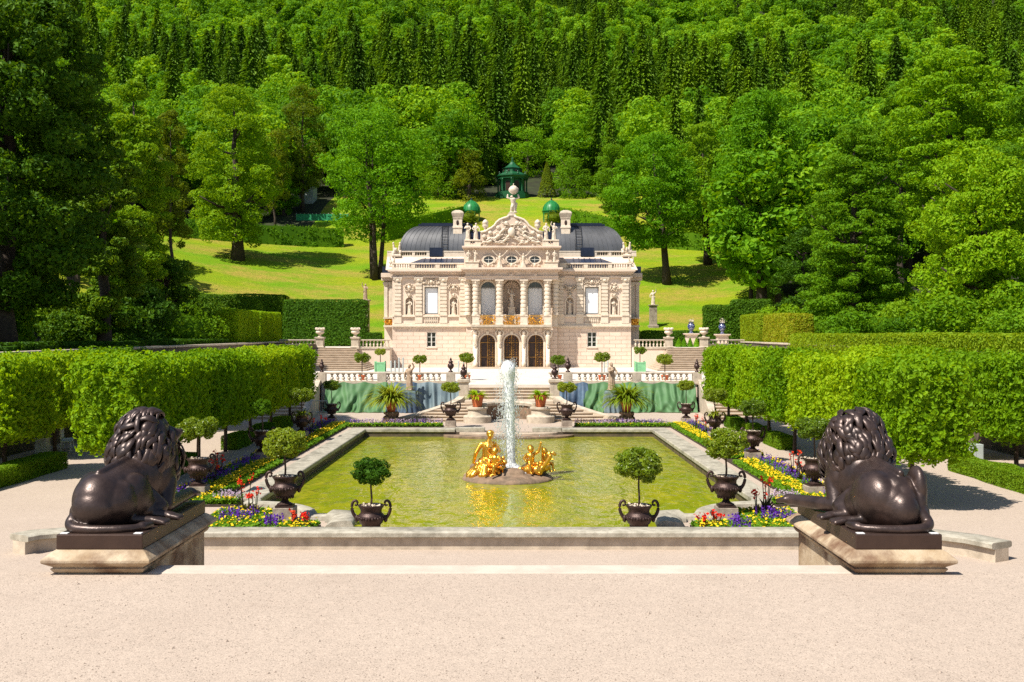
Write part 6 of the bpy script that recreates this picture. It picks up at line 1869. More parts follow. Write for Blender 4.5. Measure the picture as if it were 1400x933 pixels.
# ------------------------------------------------------------------ green garden buildings on the hill
def arbour(px, lab):
    d_ = 185.0; p = at(px, 0, d_); g0 = float(zt(p[0], d_)); x = p[0]; H = Z(289.5, d_)
    t = thing('garden_arbour', lab, 'arbour', (x, d_, g0))
    for k in range(8):
        a = (k + .5) * PI / 4; xx, yy = x + 1.5 * math.cos(a), d_ + 1.5 * math.sin(a)
        c = MB().stack(xx, yy, [(.1, .1, g0 - .3), (.1, .1, H)]); obj('post', c, M['greenpaint'], t)
    c = MB().lathe([(1.5, H - .35), (1.62, H - .3), (1.62, H - .05), (1.78, H), (1.78, H + .08), (1.6, H + .1)], 16, (x, d_, 0)); obj('cornice', c, M['greenpaint'], t)
    dh = Z(275.5, d_) - H
    c = MB().lathe([(1.6, H + .1), (1.5, H + .1 + .32 * dh), (1.22, H + .1 + .62 * dh), (.8, H + .1 + .85 * dh), (.45, H + dh), (.42, H + dh + .12), (.2, H + dh + .2)], 16, (x, d_, 0)); dm = obj('dome', c, M['greenpaint'], t, angle=30)
    c = MB().lathe([(.12, 0), (.2, .1), (.1, .25), (.03, .45)], 10, (x, d_, H + dh + .2)); obj('finial', c, M['roofblue'], dm)
    c = MB()
    for k in range(16):
        a = k * PI / 8; c.tube([(x + (r_ + .02) * math.cos(a), d_ + (r_ + .02) * math.sin(a), z) for r_, z in ((1.6, H + .1), (1.5, H + .1 + .32 * dh), (1.22, H + .1 + .62 * dh), (.8, H + .1 + .85 * dh), (.45, H + dh))], .035, 5)
    obj('dome_ribs', c, M['greenpaint'], dm)
    return g0
arbour(644.5, 'green domed garden arbour on the slope above the left half of the palace roof')
arbour(754, 'green domed garden arbour on the slope above the right half of the palace roof')
d_ = 206.0; x = at(700.5, 0, d_)[0]; g0 = float(zt(x, d_)) - .1
t = thing('garden_pavilion', 'green eight sided pavilion with pointed roof at the top of the lawn behind the palace', 'pavilion', (x, d_, g0))
sc8 = lambda r: r / math.cos(PI / 8)
c = MB().lathe([(sc8(3.3), g0 - .5), (sc8(3.3), g0 + .5), (sc8(3.0), g0 + .55), (sc8(3.0), g0 + .9)], 8, (x, d_, 0)); obj('base', c, M['greendark'], t)
zc_ = Z(246, d_)
c = MB().lathe([(sc8(2.3), g0 + .9), (sc8(2.3), zc_)], 8, (x, d_, 0)); wl = obj('walls', c, M['greendark'], t)
for k in range(8):
    a = k * PI / 4 + PI / 8 * 0 + PI / 8; n_ = np.array([math.cos(a), math.sin(a)]); s_ = np.array([-n_[1], n_[0]])
    ctr = np.array([x, d_]) + n_ * 2.32
    c = MB(); pl = arch_poly(0, .95, g0 + 1.1, zc_ - .45); V = [(ctr[0] + s_[0] * u + n_[0] * .02, ctr[1] + s_[1] * u + n_[1] * .02, z) for u, z in pl]; c.add(V, [[tuple(range(len(V)))]]); obj('window', c, M['door'], wl)  # dark sheet standing for the shade in the arched opening
    for q in (-.95, .95):
        p = ctr + s_ * q + n_ * .35; c = MB().lathe([(.2, g0 + .9), (.16, g0 + 1.05), (.14, zc_ - .35), (.22, zc_ - .2), (.24, zc_)], 8, (p[0], p[1], 0)); obj('column', c, M['greendark'], t, smooth=True)
c = MB().lathe([(sc8(2.9), zc_), (sc8(2.95), zc_ + .3), (sc8(3.15), zc_ + .5), (sc8(3.15), zc_ + .75), (sc8(2.9), zc_ + .8), (sc8(2.75), zc_ + .95), (sc8(1.9), zc_ + 1.35)], 8, (x, d_, 0)); obj('cornice', c, M['greendark'], t)
zd = zc_ + 1.2
c = MB().lathe([(sc8(1.85), zd), (sc8(1.8), zd + .85), (sc8(2.0), zd + .95)], 8, (x, d_, 0)); obj('drum', c, M['greendark'], t)
for k in range(8):
    a = k * PI / 4 + PI / 8; c = MB().ell((x + 1.85 * math.cos(a), d_ + 1.85 * math.sin(a), zd + .42), (.16, .16, .26), None, 10, 8); obj('oval_window', c, M['door'], t)
    c = MB().lathe([(.12, 0), (.18, .2), (.08, .35), (.13, .5), (.02, .7)], 8, (x + 2.75 * math.cos(a), d_ + 2.75 * math.sin(a), zc_ + .78)); obj('vase', c, M['greendark'], t)
c = MB().lathe([(sc8(2.05), zd + .95), (sc8(1.3), zd + 1.3), (sc8(.75), zd + 1.75), (sc8(.35), zd + 2.3), (.2, zd + 2.45)], 8, (x, d_, 0)); obj('roof', c, M['greendark'], t)
c = MB().lathe([(.2, 0), (.28, .15), (.12, .35), (.2, .5), (.03, .9)], 10, (x, d_, zd + 2.45)); obj('finial', c, M['greendark'], t)
# hut and fence far on the left slope
d_ = 196; a, b_ = at(402, 0, d_), at(428, 0, d_); g0 = float(zt(a[0], d_)); h0 = Z(262, d_)
t = thing('garden_hut', 'small grey hut with dark roof between the trees far up the left slope', 'hut', ((a[0] + b_[0]) / 2, d_, g0))
c = MB().box(a[0], b_[0], d_, d_ + 4, g0 - .5, Z(250, d_)); obj('wall', c, M['cabinet'], t)
c = MB().prism([(a[0] - .4, Z(250, d_)), (b_[0] + .4, Z(250, d_)), ((a[0] + b_[0]) / 2, Z(243, d_))], d_ - .4, d_ + 4.4, 'y'); obj('roof', c, M['roofblue'], t)
c = MB().box(a[0] + 1, a[0] + 1.9, d_ - .05, d_ - .01, g0, Z(250, d_)); obj('door', c, M['frame'], t)
d_ = 184; a, b_ = at(405, 0, d_), at(476, 0, d_)
t = thing('green_fence', 'low green mesh fence crossing the meadow far behind the left hedge', 'fence', ((a[0] + b_[0]) / 2, d_, float(zt(a[0], d_))))
V = []
for xx in np.linspace(a[0], b_[0], 14):
    g0 = float(zt(xx, d_)); V += [(xx, d_, g0 - .1), (xx, d_, g0 + 1.15), (xx, d_ + .05, g0 + 1.15), (xx, d_ + .05, g0 - .1)]
    c = MB().box(xx - .05, xx + .05, d_ + .06, d_ + .16, g0 - .2, g0 + 1.3); obj('post', c, M['cabinet'], t)
c = MB().add(V, [[(4 * i + j, 4 * i + 4 + j, 4 * i + 4 + (j + 1) % 4, 4 * i + (j + 1) % 4) for i in range(13) for j in range(4)]]); obj('mesh_panel', c, mat('green_fence_mesh', (.02, .26, .10), rough=.6), t)

# ------------------------------------------------------------------ clipped hedges
def hedge(x0, x1, y0, y1, z0, z1, leaf, mt, lab, dens=1.0, e=14, amp=.05, sc=1.2, group=None):
    c = ((x0 + x1) / 2, (y0 + y1) / 2, (z0 + z1) / 2); h = (abs(x1 - x0) / 2, (y1 - y0) / 2, (z1 - z0) / 2)
    ar = 8 * (h[0] * h[1] + h[1] * h[2] + h[0] * h[2]); n = int(ar / (leaf * leaf * .3) * 1.5 * dens)
    tag(obj('hedge', hedge_mb(c, h, n, leaf, e, amp, sc, seed=int(abs(x0 * 7 + y0))), M[mt], loc=(c[0], c[1], z0)), lab, 'hedge', group)


for sg in (-1, 1):
    s_ = side[sg]
    for (y0, y1, w_) in ((43.9, 46.8, 'nearest'), (48.1, 51.0, 'middle'), (52.3, 55.2, 'farthest')):
        hedge(AX + sg * 11.85 - .36, AX + sg * 11.85 + .36, y0, y1, -.02, .58, .075, 'leaf_box', 'knee high box hedge between the clipped trees on the %s, %s of three' % (s_, w_))
hedge(-12.35, -11.6, 34.6, 38.4, -.02, .58, .07, 'leaf_box', 'knee high box hedge right behind the left bronze lion')
hedge(-17.15, -16.4, 31.5, 38.2, -.02, .6, .07, 'leaf_box', 'low box hedge running out of the picture before the grey cabinet, left')
hedge(15.8, 16.55, 31.0, 37.6, -.02, .6, .07, 'leaf_box', 'low box hedge running out of the picture before the pale cabinet, right')
hedge(-23.1, -21.2, 80, 86.7, 4, 6.78, .17, 'leaf_hedge', 'tall square cut hedge block on the left terrace, nearer one of two')
hedge(-23.1, -21.2, 87.6, 95, 4, 6.78, .17, 'leaf_hedge', 'tall square cut hedge block on the left terrace, farther one of two')
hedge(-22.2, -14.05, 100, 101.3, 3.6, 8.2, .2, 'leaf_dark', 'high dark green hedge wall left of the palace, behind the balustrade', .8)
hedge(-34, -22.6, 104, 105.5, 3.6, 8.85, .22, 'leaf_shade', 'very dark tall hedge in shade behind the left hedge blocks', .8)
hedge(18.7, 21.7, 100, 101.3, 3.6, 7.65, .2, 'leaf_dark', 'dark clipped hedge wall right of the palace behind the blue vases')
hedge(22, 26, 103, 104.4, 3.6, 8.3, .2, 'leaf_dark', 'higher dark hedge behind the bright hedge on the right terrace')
hedge(20.95, 22.9, 78, 86.4, 4, 6.45, .17, 'leaf_orange', 'bright yellow green hedge block on the right terrace, nearer one')
hedge(20.95, 22.9, 87.2, 95, 4, 6.6, .17, 'leaf_orange', 'bright yellow green hedge block on the right terrace, farther one')
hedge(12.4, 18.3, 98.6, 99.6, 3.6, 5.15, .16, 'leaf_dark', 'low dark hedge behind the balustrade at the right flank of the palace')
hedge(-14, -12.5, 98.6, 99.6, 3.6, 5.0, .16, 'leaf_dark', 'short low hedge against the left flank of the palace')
hedge(20.15, 22.5, 28, 76, 3.5, 4.9, .17, 'leaf_orange', 'long hedge with orange new shoots on top of the right garden wall', .8)
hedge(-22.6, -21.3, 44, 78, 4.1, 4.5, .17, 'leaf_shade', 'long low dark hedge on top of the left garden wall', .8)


def line_hedge(p0, p1, h, lab, mt='leaf_mid', th=.9):
    mb = MB(); p0, p1 = np.array(p0), np.array(p1); Ln = np.linalg.norm(p1 - p0); n = int(Ln * (h * 2 + th * 2) * 26)
    d = (p1 - p0) / Ln; s_ = np.array([-d[1], d[0]])
    q, nn2 = super_pts((1e-3, th, h / 2 + .25), n, 6); u = rng.random(n) * Ln
    g = p0 + d * u[:, None] + s_ * q[:, 1:2]; z = zt(g[:, 0], g[:, 1]) + h / 2 - .25 + q[:, 2]
    Nn = unit(np.concatenate([s_ * nn2[:, 1:2], nn2[:, 2:3]], 1)); P = np.concatenate([g, z[:, None]], 1); P = P + Nn * (lumps(P, .28, .9, 3) + rng.uniform(-.15, .08, n))[:, None]
    add_leaves(mb, P, Nn, .34, .75)
    for i in range(14):
        a, b_ = p0 + d * Ln * i / 14, p0 + d * Ln * (i + 1) / 14; t0 = th * .62
        za, zb_ = float(zt(*a)), float(zt(*b_)); bo = [(*(a - s_ * t0), za - .3), (*(b_ - s_ * t0), zb_ - .3), (*(b_ + s_ * t0), zb_ - .3), (*(a + s_ * t0), za - .3)]
        mb.hexa(bo, [(x, y, zz + h * .9 + .3) for (x, y, zz) in bo])
    tag(obj('meadow_hedge', mb, M[mt], loc=((p0[0] + p1[0]) / 2, p0[1], float(zt(*p0)))), lab, 'hedge')


line_hedge((at(225, 0, 163)[0], 163), (at(470, 0, 168)[0], 168), 3.2, 'long clipped hedge crossing the meadow behind the solitary tree on the left')
line_hedge((at(528, 0, 172)[0], 172), (at(631, 0, 184)[0], 184), 3.0, 'clipped hedge on the slope above the left palace roof')
line_hedge((at(768, 0, 184)[0], 184), (at(850, 0, 174)[0], 174), 3.0, 'clipped hedge on the slope above the right palace roof')
line_hedge((at(862, 0, 170)[0], 170), (at(1000, 0, 163)[0], 163), 3.0, 'clipped hedge behind the tall trees on the right meadow')


def bush(px, d_, py0, py1, w_, mt, lab, leaf=.2, n=2600, name='shrub', cat='shrub'):
    top, bot = at(px, py0, d_), at(px, py1, d_); g0 = bot[2]; h = top[2] - g0; w = w_ * d_ / F
    mb = MB(); P, Nn, c, r_ = crown_pts(w / 2, w / 2, h / 2, 22, n, w * .2, .8); add_leaves(mb, P + (top[0], d_, g0 + h / 2), Nn, leaf, .7); mb.ell((top[0], d_, g0 + h / 2), (w * .33, w * .33, h * .38), None, 10, 7)
    tag(obj(name, mb, M[mt], loc=(top[0], d_, g0)), lab, cat)


bush(255, 76, 424, 482, 84, 'leaf_mid', 'loose green shrub left of the square cut hedge blocks', n=3600)
bush(165, 56, 478, 505, 60, 'leaf_bright', 'light green bush above the left garden wall behind the clipped trees', .16, 2200)
bush(641, 183, 290, 306, 25, 'leaf_olive', 'yellowish round bush inside the left green arbour', .25, 700)
bush(758, 183, 290, 306, 25, 'leaf_olive', 'yellowish round bush inside the right green arbour', .25, 700)
bush(733, 196, 283, 296, 24, 'leaf_olive', 'small loose bush on the lawn beneath the green pavilion', .25, 500)

# ------------------------------------------------------------------ clipped (pleached) trees along the side walks
def pleach(seed):
    mb = MB(); h = (1.0, 1.84, 1.3)
    P, Nn = super_pts(h, 17000, 9); P = P + Nn * (lumps(P, .08, 1.7, seed) + lumps(P, .2, 7, seed + 5))[:, None] + Nn * rng.uniform(-.2, .08, len(P))[:, None]
    add_leaves(mb, P, Nn, .138, .85, .72, droop=.5); super_core(mb, (0, 0, 0), (.68, 1.55, .95), 6, 1)
    return mesh('crown', mb, M['leaf_hedge'])


PL = [pleach(k) for k in range(3)]
PT = mesh('trunk', MB().tube([(0, 0, -.05), (.015, .01, .7), (-.01, .02, 1.5), (0, 0, 2.6)], [.085, .075, .07, .05], 9), M['bark'], smooth=True)


def pleached(x, y, lab, i, group):
    t = thing('pleached_tree', lab, 'clipped tree', (x, y, 0), group)
    for n_, me, z, rz in (('trunk', PT, 0, R.uniform(0, 6)), ('crown', PL[i % 3], 2.76 + R.uniform(-.04, .04), PI * (i % 2))):
        o = bpy.data.objects.new(n_, me); COL.objects.link(o); o.parent = t; o.location = (0, 0, z); o.rotation_euler = (0, 0, rz)


for sg, ds in ((-1, (32.3, 36.0, 39.6, 43.3, 47.4, 51.6, 55.8)), (1, (30.2, 34.4, 38.5, 42.7, 47.0, 51.4, 55.7))):
    for i, y in enumerate(ds):
        lab = 'square clipped tree in the row along the %s walk, %s' % (side[sg], ('closest to the bronze lion', 'second from the bronze lion', 'third from the bronze lion', 'middle of seven', 'third from the stairs', 'second from the stairs', 'nearest the terrace stairs')[i])
        pleached(AX + sg * 11.85, y, lab, i, 'clipped trees in two rows beside the walks')
for sg, pts in ((-1, ((-17.6, 35.8), (-18.5, 41.8), (-18.9, 48.2))), (1, ((17.4, 35.6), (18.2, 41.6), (18.7, 47.8), (18.9, 53.8)))):
    for i, (x, y) in enumerate(pts):
        pleached(x, y, 'square clipped tree in the outer row by the %s garden wall, %s' % (side[sg], ('nearest the picture edge', 'behind the metal cabinet', 'third along the wall', 'farthest along the wall')[i]), i + 1, 'clipped trees by the garden walls')


# ------------------------------------------------------------------ big trees one by one
def trunk_mb(x, y, z0, zc, zt_, r0, spread, nl, lean=(0, 0), multi=1, seed=0):
    mb = MB(); r = np.random.default_rng(abs(int(seed)))
    for k in range(multi):
        a = k / multi * 2 * PI + .4; ox, oy = (.5 * math.cos(a), .5 * math.sin(a)) if multi > 1 else (0, 0)
        top = np.array([x + ox * 4 + lean[0], y + oy * 4 + lean[1], zt_]); base = np.array([x + ox, y + oy, z0 - .3])
        P = [base + (top - base) * s + np.array([r.normal() * .15, r.normal() * .15, 0]) * (0 < s < 1) for s in np.linspace(0, 1, 8)]
        rr = r0 * (.65 if multi > 1 else 1); mb.tube(P, rr * np.array([1.5, 1.0, .88, .75, .6, .45, .3, .12]), 9)
        for i in range(nl):
            s = r.uniform(.28, .85); b = base + (top - base) * s; an = r.uniform(0, 2 * PI); ln = spread * r.uniform(.5, .95) * (1.1 - .5 * s)
            e = b + np.array([math.cos(an) * ln, math.sin(an) * ln, ln * r.uniform(.2, .9)]); m_ = (b + e) / 2 + np.array([0, 0, -.08 * ln])
            mb.tube([b, m_, e], rr * np.array([.42, .28, .08]) * (1.1 - .5 * s), 6)
    return mb


def big_tree(px, d_, py0, py1, w_, mt, lab, leaf=.3, n=16000, nl=70, lr=.2, flat=.7, taper=.25, base=None, gpy=None, lean=(0, 0), multi=1, tr=.35, name='broadleaf_tree', jit=.6, shell=(.35, 1.06), full=.34):
    top, bot = at(px, py0, d_), at(px, py1, d_); x = top[0]
    bx = at(base, 0, d_)[0] if base else x
    g0 = float(zt(bx, d_)); h = top[2] - bot[2]; w = w_ * d_ / F
    t = thing(name, lab, 'tree', (bx, d_, g0)); sd = int(px * 3 + d_)
    obj('trunk', trunk_mb(bx, d_, g0, 0, bot[2] + h * .86, tr, w * .45, 12 if multi == 1 else 6, (x - bx, 0), multi, sd), M['bark'], t, smooth=True)
    nl = int(nl * 1.9); n = int(n * 1.55); leaf *= .86
    mb = MB(); P, Nn, c, r_ = crown_pts(w / 2 * .9, w / 2 * .9, h / 2 * .92, nl, n, w * lr * .78, flat, taper, shell, full=full)
    add_leaves(mb, P + (x, d_, bot[2] + h / 2), Nn, leaf, jit, .62, droop=.2)
    obj('crown', mb, M[mt], t)


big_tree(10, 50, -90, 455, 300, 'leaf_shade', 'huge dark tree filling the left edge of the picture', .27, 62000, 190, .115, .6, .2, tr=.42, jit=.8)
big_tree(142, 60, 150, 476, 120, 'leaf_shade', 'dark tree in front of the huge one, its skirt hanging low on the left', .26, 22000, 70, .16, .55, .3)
big_tree(-60, 66, 40, 440, 300, 'leaf_mid', 'tall tree behind the huge dark one, cut by the left picture edge', .3, 20000, 70, .16, .6, .2)
big_tree(182, 76, 90, 440, 118, 'leaf_mid', 'tall yellow green tree just right of the huge dark one', .26, 26000, 75, .15, .6, .35)
big_tree(95, 92, 55, 380, 130, 'leaf_mid', 'sunlit crown peeping over the shoulder of the huge dark tree', .34, 12000, 60, .15, .6, .4)
big_tree(233, 98, 132, 415, 62, 'leaf_olive', 'slender pale birch between the left trees', .26, 12000, 60, .2, .8, .35, tr=.2, name='birch_tree')
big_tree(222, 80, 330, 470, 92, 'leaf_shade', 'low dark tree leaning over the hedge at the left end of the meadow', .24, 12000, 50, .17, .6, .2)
big_tree(318, 150, 104, 356, 132, 'leaf_mid', 'solitary tall tree with a thick trunk on the left meadow', .42, 22000, 95, .14, .65, .3, base=325, tr=.75)
big_tree(376, 176, 168, 290, 50, 'leaf_olive', 'light drooping birch right behind the solitary meadow tree', .34, 6000, 40, .2, .9, .4, tr=.2, name='birch_tree')
big_tree(414, 190, 110, 272, 76, 'leaf_olive', 'rounded olive green tree above the little grey hut', .42, 9000, 50, .18, .7, .3)
big_tree(388, 188, 240, 296, 44, 'leaf_bright', 'low bright tree beside the green fence on the slope', .36, 3600, 26, .2, .8, .1)
big_tree(512, 146, 134, 338, 172, 'leaf_bright', 'wide airy tree on three trunks left of the palace', .42, 21000, 80, .13, .6, .2, base=514, multi=3, tr=.5)
big_tree(601, 203, 186, 292, 78, 'leaf_mid', 'green tree left of the path up to the pavilion', .42, 8000, 44, .18, .7, .25)
big_tree(641, 200, 200, 292, 62, 'leaf_olive', 'brownish olive tree directly left of the green pavilion', .36, 7000, 40, .2, .7, .35)
big_tree(630, 232, 138, 235, 110, 'leaf_bright', 'broad bright tree above the brownish one left of the pavilion', .5, 7000, 44, .17, .65, .3)
big_tree(721, 236, 172, 250, 70, 'leaf_bright', 'bright tree directly behind the pavilion roof', .45, 5000, 36, .2, .65, .2)
big_tree(783, 222, 150, 262, 84, 'leaf_bright', 'tall bright green tree right of the pavilion', .46, 8500, 50, .17, .62, .35)
big_tree(782, 206, 215, 292, 62, 'leaf_mid', 'smaller green tree in front of the tall bright one right of the pavilion', .38, 6000, 36, .2, .7, .3)
big_tree(838, 190, 190, 296, 62, 'leaf_mid', 'green tree behind the right palace chimney', .4, 7000, 40, .18, .65, .25)
big_tree(893, 143, 176, 350, 134, 'leaf_bright', 'bright round crowned tree with dark leaning trunk right of the palace', .4, 22000, 90, .14, .62, .15, base=912, tr=.5)
big_tree(960, 154, 160, 330, 84, 'leaf_mid', 'tree with a straight dark trunk at the right end of the meadow', .42, 11000, 55, .16, .65, .25, base=968, tr=.5)
big_tree(1040, 125, 108, 398, 158, 'leaf_bright', 'massive bright green tree reaching to the ground right of the meadow', .36, 40000, 170, .11, .75, .35, tr=.6, jit=.75)
big_tree(1168, 88, 150, 492, 185, 'leaf_yew', 'broad layered tree with feathery branches behind the right hedge', .27, 46000, 230, .10, .42, .5, tr=.5, shell=(.3, 1.0), jit=.75)
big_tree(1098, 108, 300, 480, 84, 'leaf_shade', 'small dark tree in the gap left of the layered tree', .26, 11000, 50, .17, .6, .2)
big_tree(1335, 66, 186, 500, 200, 'leaf_yellowish', 'big yellow green tree at the right edge above the clipped row', .25, 46000, 190, .11, .75, .3, tr=.55, jit=.8, shell=(.3, 1.0))
big_tree(1300, 90, 50, 330, 190, 'leaf_yellowish', 'tall tree with flat tiers of foliage high up at the right edge', .33, 32000, 100, .14, .45, .3, tr=.6, jit=.7)
big_tree(1232, 104, 100, 330, 110, 'leaf_mid', 'rounded green tree between the layered tree and the tiered one', .33, 14000, 60, .16, .6, .35)
big_tree(1420, 78, 90, 470, 150, 'leaf_mid', 'tall tree cut by the right picture edge behind the yellow green one', .3, 16000, 60, .16, .55, .3)
# undergrowth filling the edge of the wood on the side terraces
def scrub(seed, mt):
    mb = MB(); P, Nn, c, r_ = crown_pts(2.4, 1.9, 1.5, 30, 4200, .75, .75, .2); add_leaves(mb, P + (0, 0, 1.3), Nn, .24, .7)
    return mesh('undergrowth_shrub', mb, M[mt])
SC = {-1: [scrub(1, 'leaf_shade'), scrub(2, 'leaf_mid')], 1: [scrub(3, 'leaf_mid'), scrub(4, 'leaf_yew')]}
for sg in (-1, 1):
    for i in range(26):
        y = 46 + i * 2.1 + R.uniform(-.7, .7); x = sg * (24.6 + R.uniform(0, 1) * 3 + (i % 3) * 4.2)
        if CX + abs(x) * F / y > 1440 and i % 2: y += 14
        o = bpy.data.objects.new('undergrowth_shrub', SC[sg][i % 2 if sg > 0 else (i % 4 == 3)]); COL.objects.link(o); k = R.uniform(.75, 1.3)
        o.location = (x, y, float(zt(x, y)) - .1); o.scale = (k, k, k * R.uniform(.8, 1.25)); o.rotation_euler = (0, 0, R.uniform(0, 6))
        tag(o, ('dark shaded undergrowth shrub at the wood edge above the left garden wall' if sg < 0 else 'leafy undergrowth shrub at the wood edge above the right garden wall'), 'shrub', 'undergrowth at the %s wood edge' % side[sg])
# thuja beside the pavilion
d_ = 205.5; p = at(748, 0, d_); g0 = float(zt(p[0], d_)); H_ = Z(222, d_) - g0; mb = MB(); n = 2600; h = rng.random(n) ** .75; a = rng.uniform(0, 6.28, n); rr = 2.0 * (1 - h) ** .8 * (.85 + .15 * rng.random(n)); P = np.stack([p[0] + rr * np.cos(a), d_ + rr * np.sin(a), g0 + h * H_], 1); add_leaves(mb, P, np.stack([np.cos(a), np.sin(a), .5 + a * 0], 1), .42, .6, .5)
t = thing('cone_tree', 'slim olive cone shaped conifer immediately right of the green pavilion', 'tree', (p[0], d_, g0)); obj('crown', mb, M['leaf_olive'], t); obj('trunk', MB().tube([(p[0], d_, g0 - .2), (p[0], d_, g0 + H_ * .8)], [.2, .05], 7), M['bark'], t)


# ------------------------------------------------------------------ forest on the mountain
def spruce_mb(H, Rb, layers, nb, nc, leaf, seed, dr=.30):
    r = np.random.default_rng(seed); P, Nn, T = [], [], []
    for k in range(layers):
        s = (k + r.uniform(-.3, .3)) / layers; z = H * (.05 + .95 * s); Rr = Rb * (1 - s) ** .85 * r.uniform(.78, 1.12) + .1; b = max(4, int(nb * (1 - .65 * s)))
        for i in range(b):
            a = 2 * PI * (i + r.uniform(-.4, .4)) / b + k; R2 = Rr * r.uniform(.7, 1.15); ca, sa = math.cos(a), math.sin(a)
            for q in np.linspace(.25, 1, nc):
                P.append((ca * R2 * q + r.normal() * .12, sa * R2 * q + r.normal() * .12, z - dr * R2 * q * q + r.normal() * .12)); Nn.append((ca * .5, sa * .5, 1)); T.append((ca, sa, -.25))
    mb = MB(); add_leaves(mb, np.array(P), np.array(Nn), leaf, .4, .34, T=np.array(T)); mb.lathe([(Rb * .42, H * .1), (Rb * .24, H * .5), (.05, H * .9)], 7)
    mb.tube([(0, 0, -2), (0, 0, H * .5)], [.3, .15], 6, m=1)
    return mb


def broad_mb(H, w, n, leaf, nl, seed, flat=.7, taper=.3):
    mb = MB(); P, Nn, c, r_ = crown_pts(w / 2 * .86, w / 2 * .86, H * .38, nl, n, w * .17, flat, taper)
    add_leaves(mb, P + (0, 0, H * .6), Nn, leaf, .42, .68, droop=.2)
    mb.tube([(0, 0, -2), (0, 0, H * .6)], [.35, .2], 6, m=1)
    return mb


def pair(mbs, mt):
    out = []
    for mb in mbs: out.append((mb, mesh('tree', mb, [M[mt], M['bark']])))
    return out


rng = np.random.default_rng(77)
BN = pair([broad_mb(18, 10.5, 5200, .55, 60, k) for k in range(3)], 'leaf_forest')
BF = pair([broad_mb(18, 12, 1500, .95, 26, 10 + k, .75, .35) for k in range(4)], 'leaf_forest')
SN = pair([spruce_mb(25, 4.4, 44, 22, 8, .85, k, .2) for k in range(2)], 'leaf_spruce')
SF = pair([spruce_mb(23, 4.2, 34, 18, 5, 1.05, 10 + k, .2) for k in range(3)], 'leaf_spruce')


def in_open(x, y):
    """no forest here: garden, palace, meadow"""
    if y < 98 and abs(x) < 27: return True
    px = CX + x * F / y
    if y < 122: return -330 < px < 1730
    if y < 178: return 140 < px < 1000 + (178 - y) * .2
    if y < 200: return 395 < px < 850
    if y < 214: return 640 < px < 800
    return y < 240 and 668 < px < 780


tr = []
y = 72.0
while y < 640:
    sp = 6.0 + y * .0095
    hw_ = y * .5 * 1.12 + 12
    for x in np.arange(-hw_, hw_, sp):
        xx, yy = x + rng.uniform(-.42, .42) * sp, y + rng.uniform(-.42, .42) * sp
        if in_open(xx, yy): continue
        f = math.sin(xx * .031 + 1.3) + math.sin(yy * .027 + xx * .012) + rng.normal() * .75
        pxx = CX + xx * F / yy
        if yy > 400: sp_ = f > .75
        elif yy > 250: sp_ = f > -.3
        else: sp_ = f > 1.0
        if yy < 110: sp_ = False
        tr.append((xx, yy, bool(sp_), rng.uniform(.72, 1.25) if not sp_ else rng.uniform(.55, 1.3), rng.uniform(0, 6.28), rng.random()))
    y += sp * .9
for px, y, k in ((487, 268, 1.35), (545, 275, 1.3), (508, 262, .95), (632, 270, 1.25), (925, 270, 1.2), (1010, 262, 1.3), (1188, 250, 1.1), (1225, 262, 1.25), (235, 250, 1.15), (1255, 240, .95), (1385, 215, 1.2), (1330, 235, 1.15), (845, 262, 1.05), (1060, 285, 1.2)):
    tr.append((float(at(px, 0, y)[0]), y, True, k, 1.0, rng.random()))
# which of them show: paint boxes front to back on a coarse picture
tr.sort(key=lambda q: q[1])
occ = np.zeros((80, 150), bool); vis = []
for (x, y, s_, k, a, tn) in tr:
    g0 = float(zt(x, y)); h = (23 if s_ else 17) * k; w = (3.0 if s_ else 7.5) * k
    px0, px1 = CX + (x - w / 2) * F / y, CX + (x + w / 2) * F / y; py0, py1 = HY - (g0 + h * .95 - EYE) * F / y, HY - (g0 + h * .15 - EYE) * F / y
    i0, i1, j0, j1 = int(px0 // 10), int(px1 // 10) + 1, int(py0 // 6), int(py1 // 6) + 1
    i0, i1, j0, j1 = max(0, i0), min(140, i1), max(0, j0), min(80, j1)
    if i0 >= i1 or j0 >= j1: vis.append(0); continue
    o_ = occ[j0:j1, i0:i1]; vis.append(int((~o_).sum())); o_[:] = True
order = sorted(range(len(tr)), key=lambda i: -vis[i] - (3 if vis[i] and tr[i][1] < 270 else 0))
single = set()
for kind in (False, True):
    single |= set([i for i in order if tr[i][2] == kind and vis[i] >= 1][:285])
zone = [('lower', 250), ('middle', 400), ('upper', 9999)]
far = MB(); tints = []
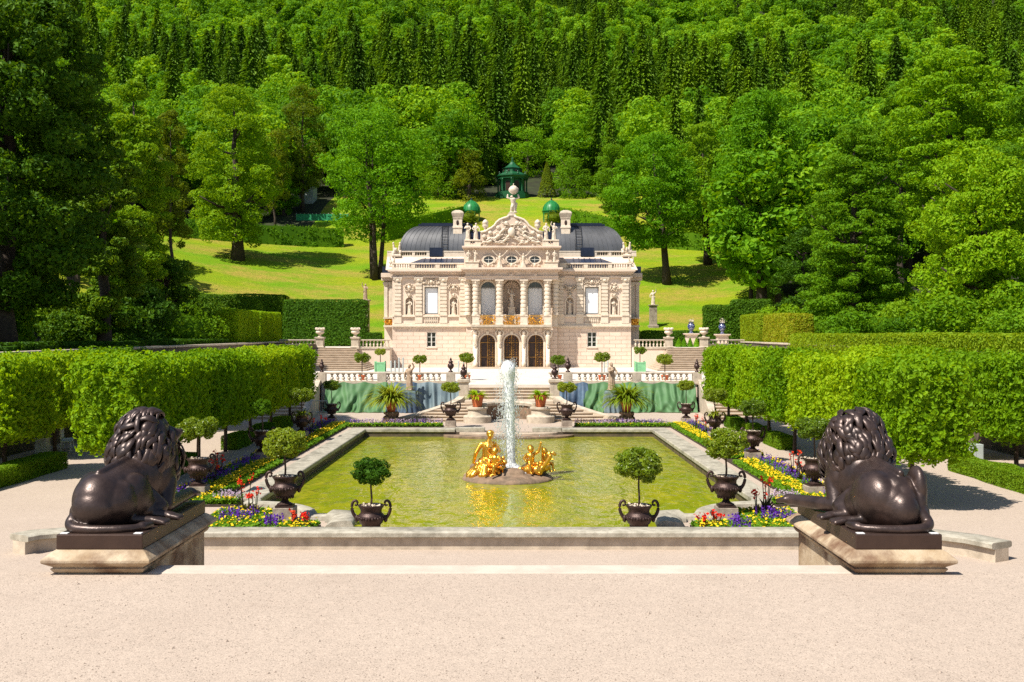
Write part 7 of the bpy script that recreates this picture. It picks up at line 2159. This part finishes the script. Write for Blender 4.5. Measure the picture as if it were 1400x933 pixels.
for i, (x, y, s_, k, a, tn) in enumerate(tr):
    g0 = float(zt(x, y)) - .3
    near = y < 270
    var = (SN if near else SF) if s_ else (BN if near else BF)
    mb, me = var[i % len(var)]
    wd = k * (.9 + .35 * tn)
    if i in single:
        zn = [z_ for z_, lim in zone if y < lim][0]
        o = bpy.data.objects.new('spruce_tree' if s_ else 'forest_tree', me); COL.objects.link(o)
        o.location = (x, y, g0); o.rotation_euler = (0, 0, a); o.scale = (wd, wd, k)
        if s_: tag(o, 'dark narrow spruce standing in the dense forest on the %s slope behind the palace' % zn, 'tree', 'spruces of the forest on the %s slope' % zn)
        else: tag(o, 'leafy green tree with rounded crown in the dense forest on the %s slope' % zn, 'tree', 'leafy trees of the forest on the %s slope' % zn)
    else:
        if y < 140 and abs(x) > y * .5 * 1.25: continue
        if y < 260 and abs(CX + x * F / y - CX) < 760: mb, me = var[i % len(var)]
        else: mb, me = (SF if s_ else BF)[i % (3 if s_ else 4)]
        c_, s2 = math.cos(a), math.sin(a); Mr = np.array([[c_ * wd, -s2 * wd, 0], [s2 * wd, c_ * wd, 0], [0, 0, k]])
        n0 = far.n
        V = np.concatenate(mb.v) @ Mr.T + (x, y, g0)
        far.v.append(V); far.n += len(V)
        for f_, m_ in mb.f: far.f.append((f_ + n0, (2 if s_ else 0) if m_ == 0 else 1))
        tints.append(np.full(len(V), tn, np.float32))
o = obj('mountain_forest', far, [M['leaf_forest'], M['bark'], M['leaf_spruce']])
at_ = o.data.attributes.new('tint', 'FLOAT', 'POINT'); at_.data.foreach_set('value', np.concatenate(tints))
tag(o, 'dense mixed forest of dark spruces and bright leafy trees filling the mountainside', 'forest', kind='stuff')
print('FOREST', len(tr), len(single), len(far.v))


# loose bits on the near gravel
n = 2600; mb = MB(); P = np.stack([rng.uniform(-7, 7, n), rng.uniform(6.6, 12.2, n), np.full(n, 2.131)], 1); sz = rng.uniform(.004, .012, n) * (1 + (rng.random(n) > .97) * 1.2)
O = np.array([(1, .2, 0), (.1, .9, 0), (-.9, .3, 0), (-.3, -.9, 0), (.05, 0, .8)]); V = P[:, None, :] + O[None] * sz[:, None, None] * rng.uniform(.7, 1.3, (n, 5, 1))
b0 = np.arange(n)[:, None] * 5; mb.add(V.reshape(-1, 3), [np.concatenate([b0 + np.array(t_) for t_ in ((0, 1, 4), (1, 2, 4), (2, 3, 4), (3, 0, 4))])])
tag(obj('loose_pebbles', mb, foliage('pebbles', [(.16, .12, .09), (.38, .30, .24), (.62, .53, .45)], trans=0.0)), 'loose pebbles scattered over the near gravel', 'gravel', kind='stuff')
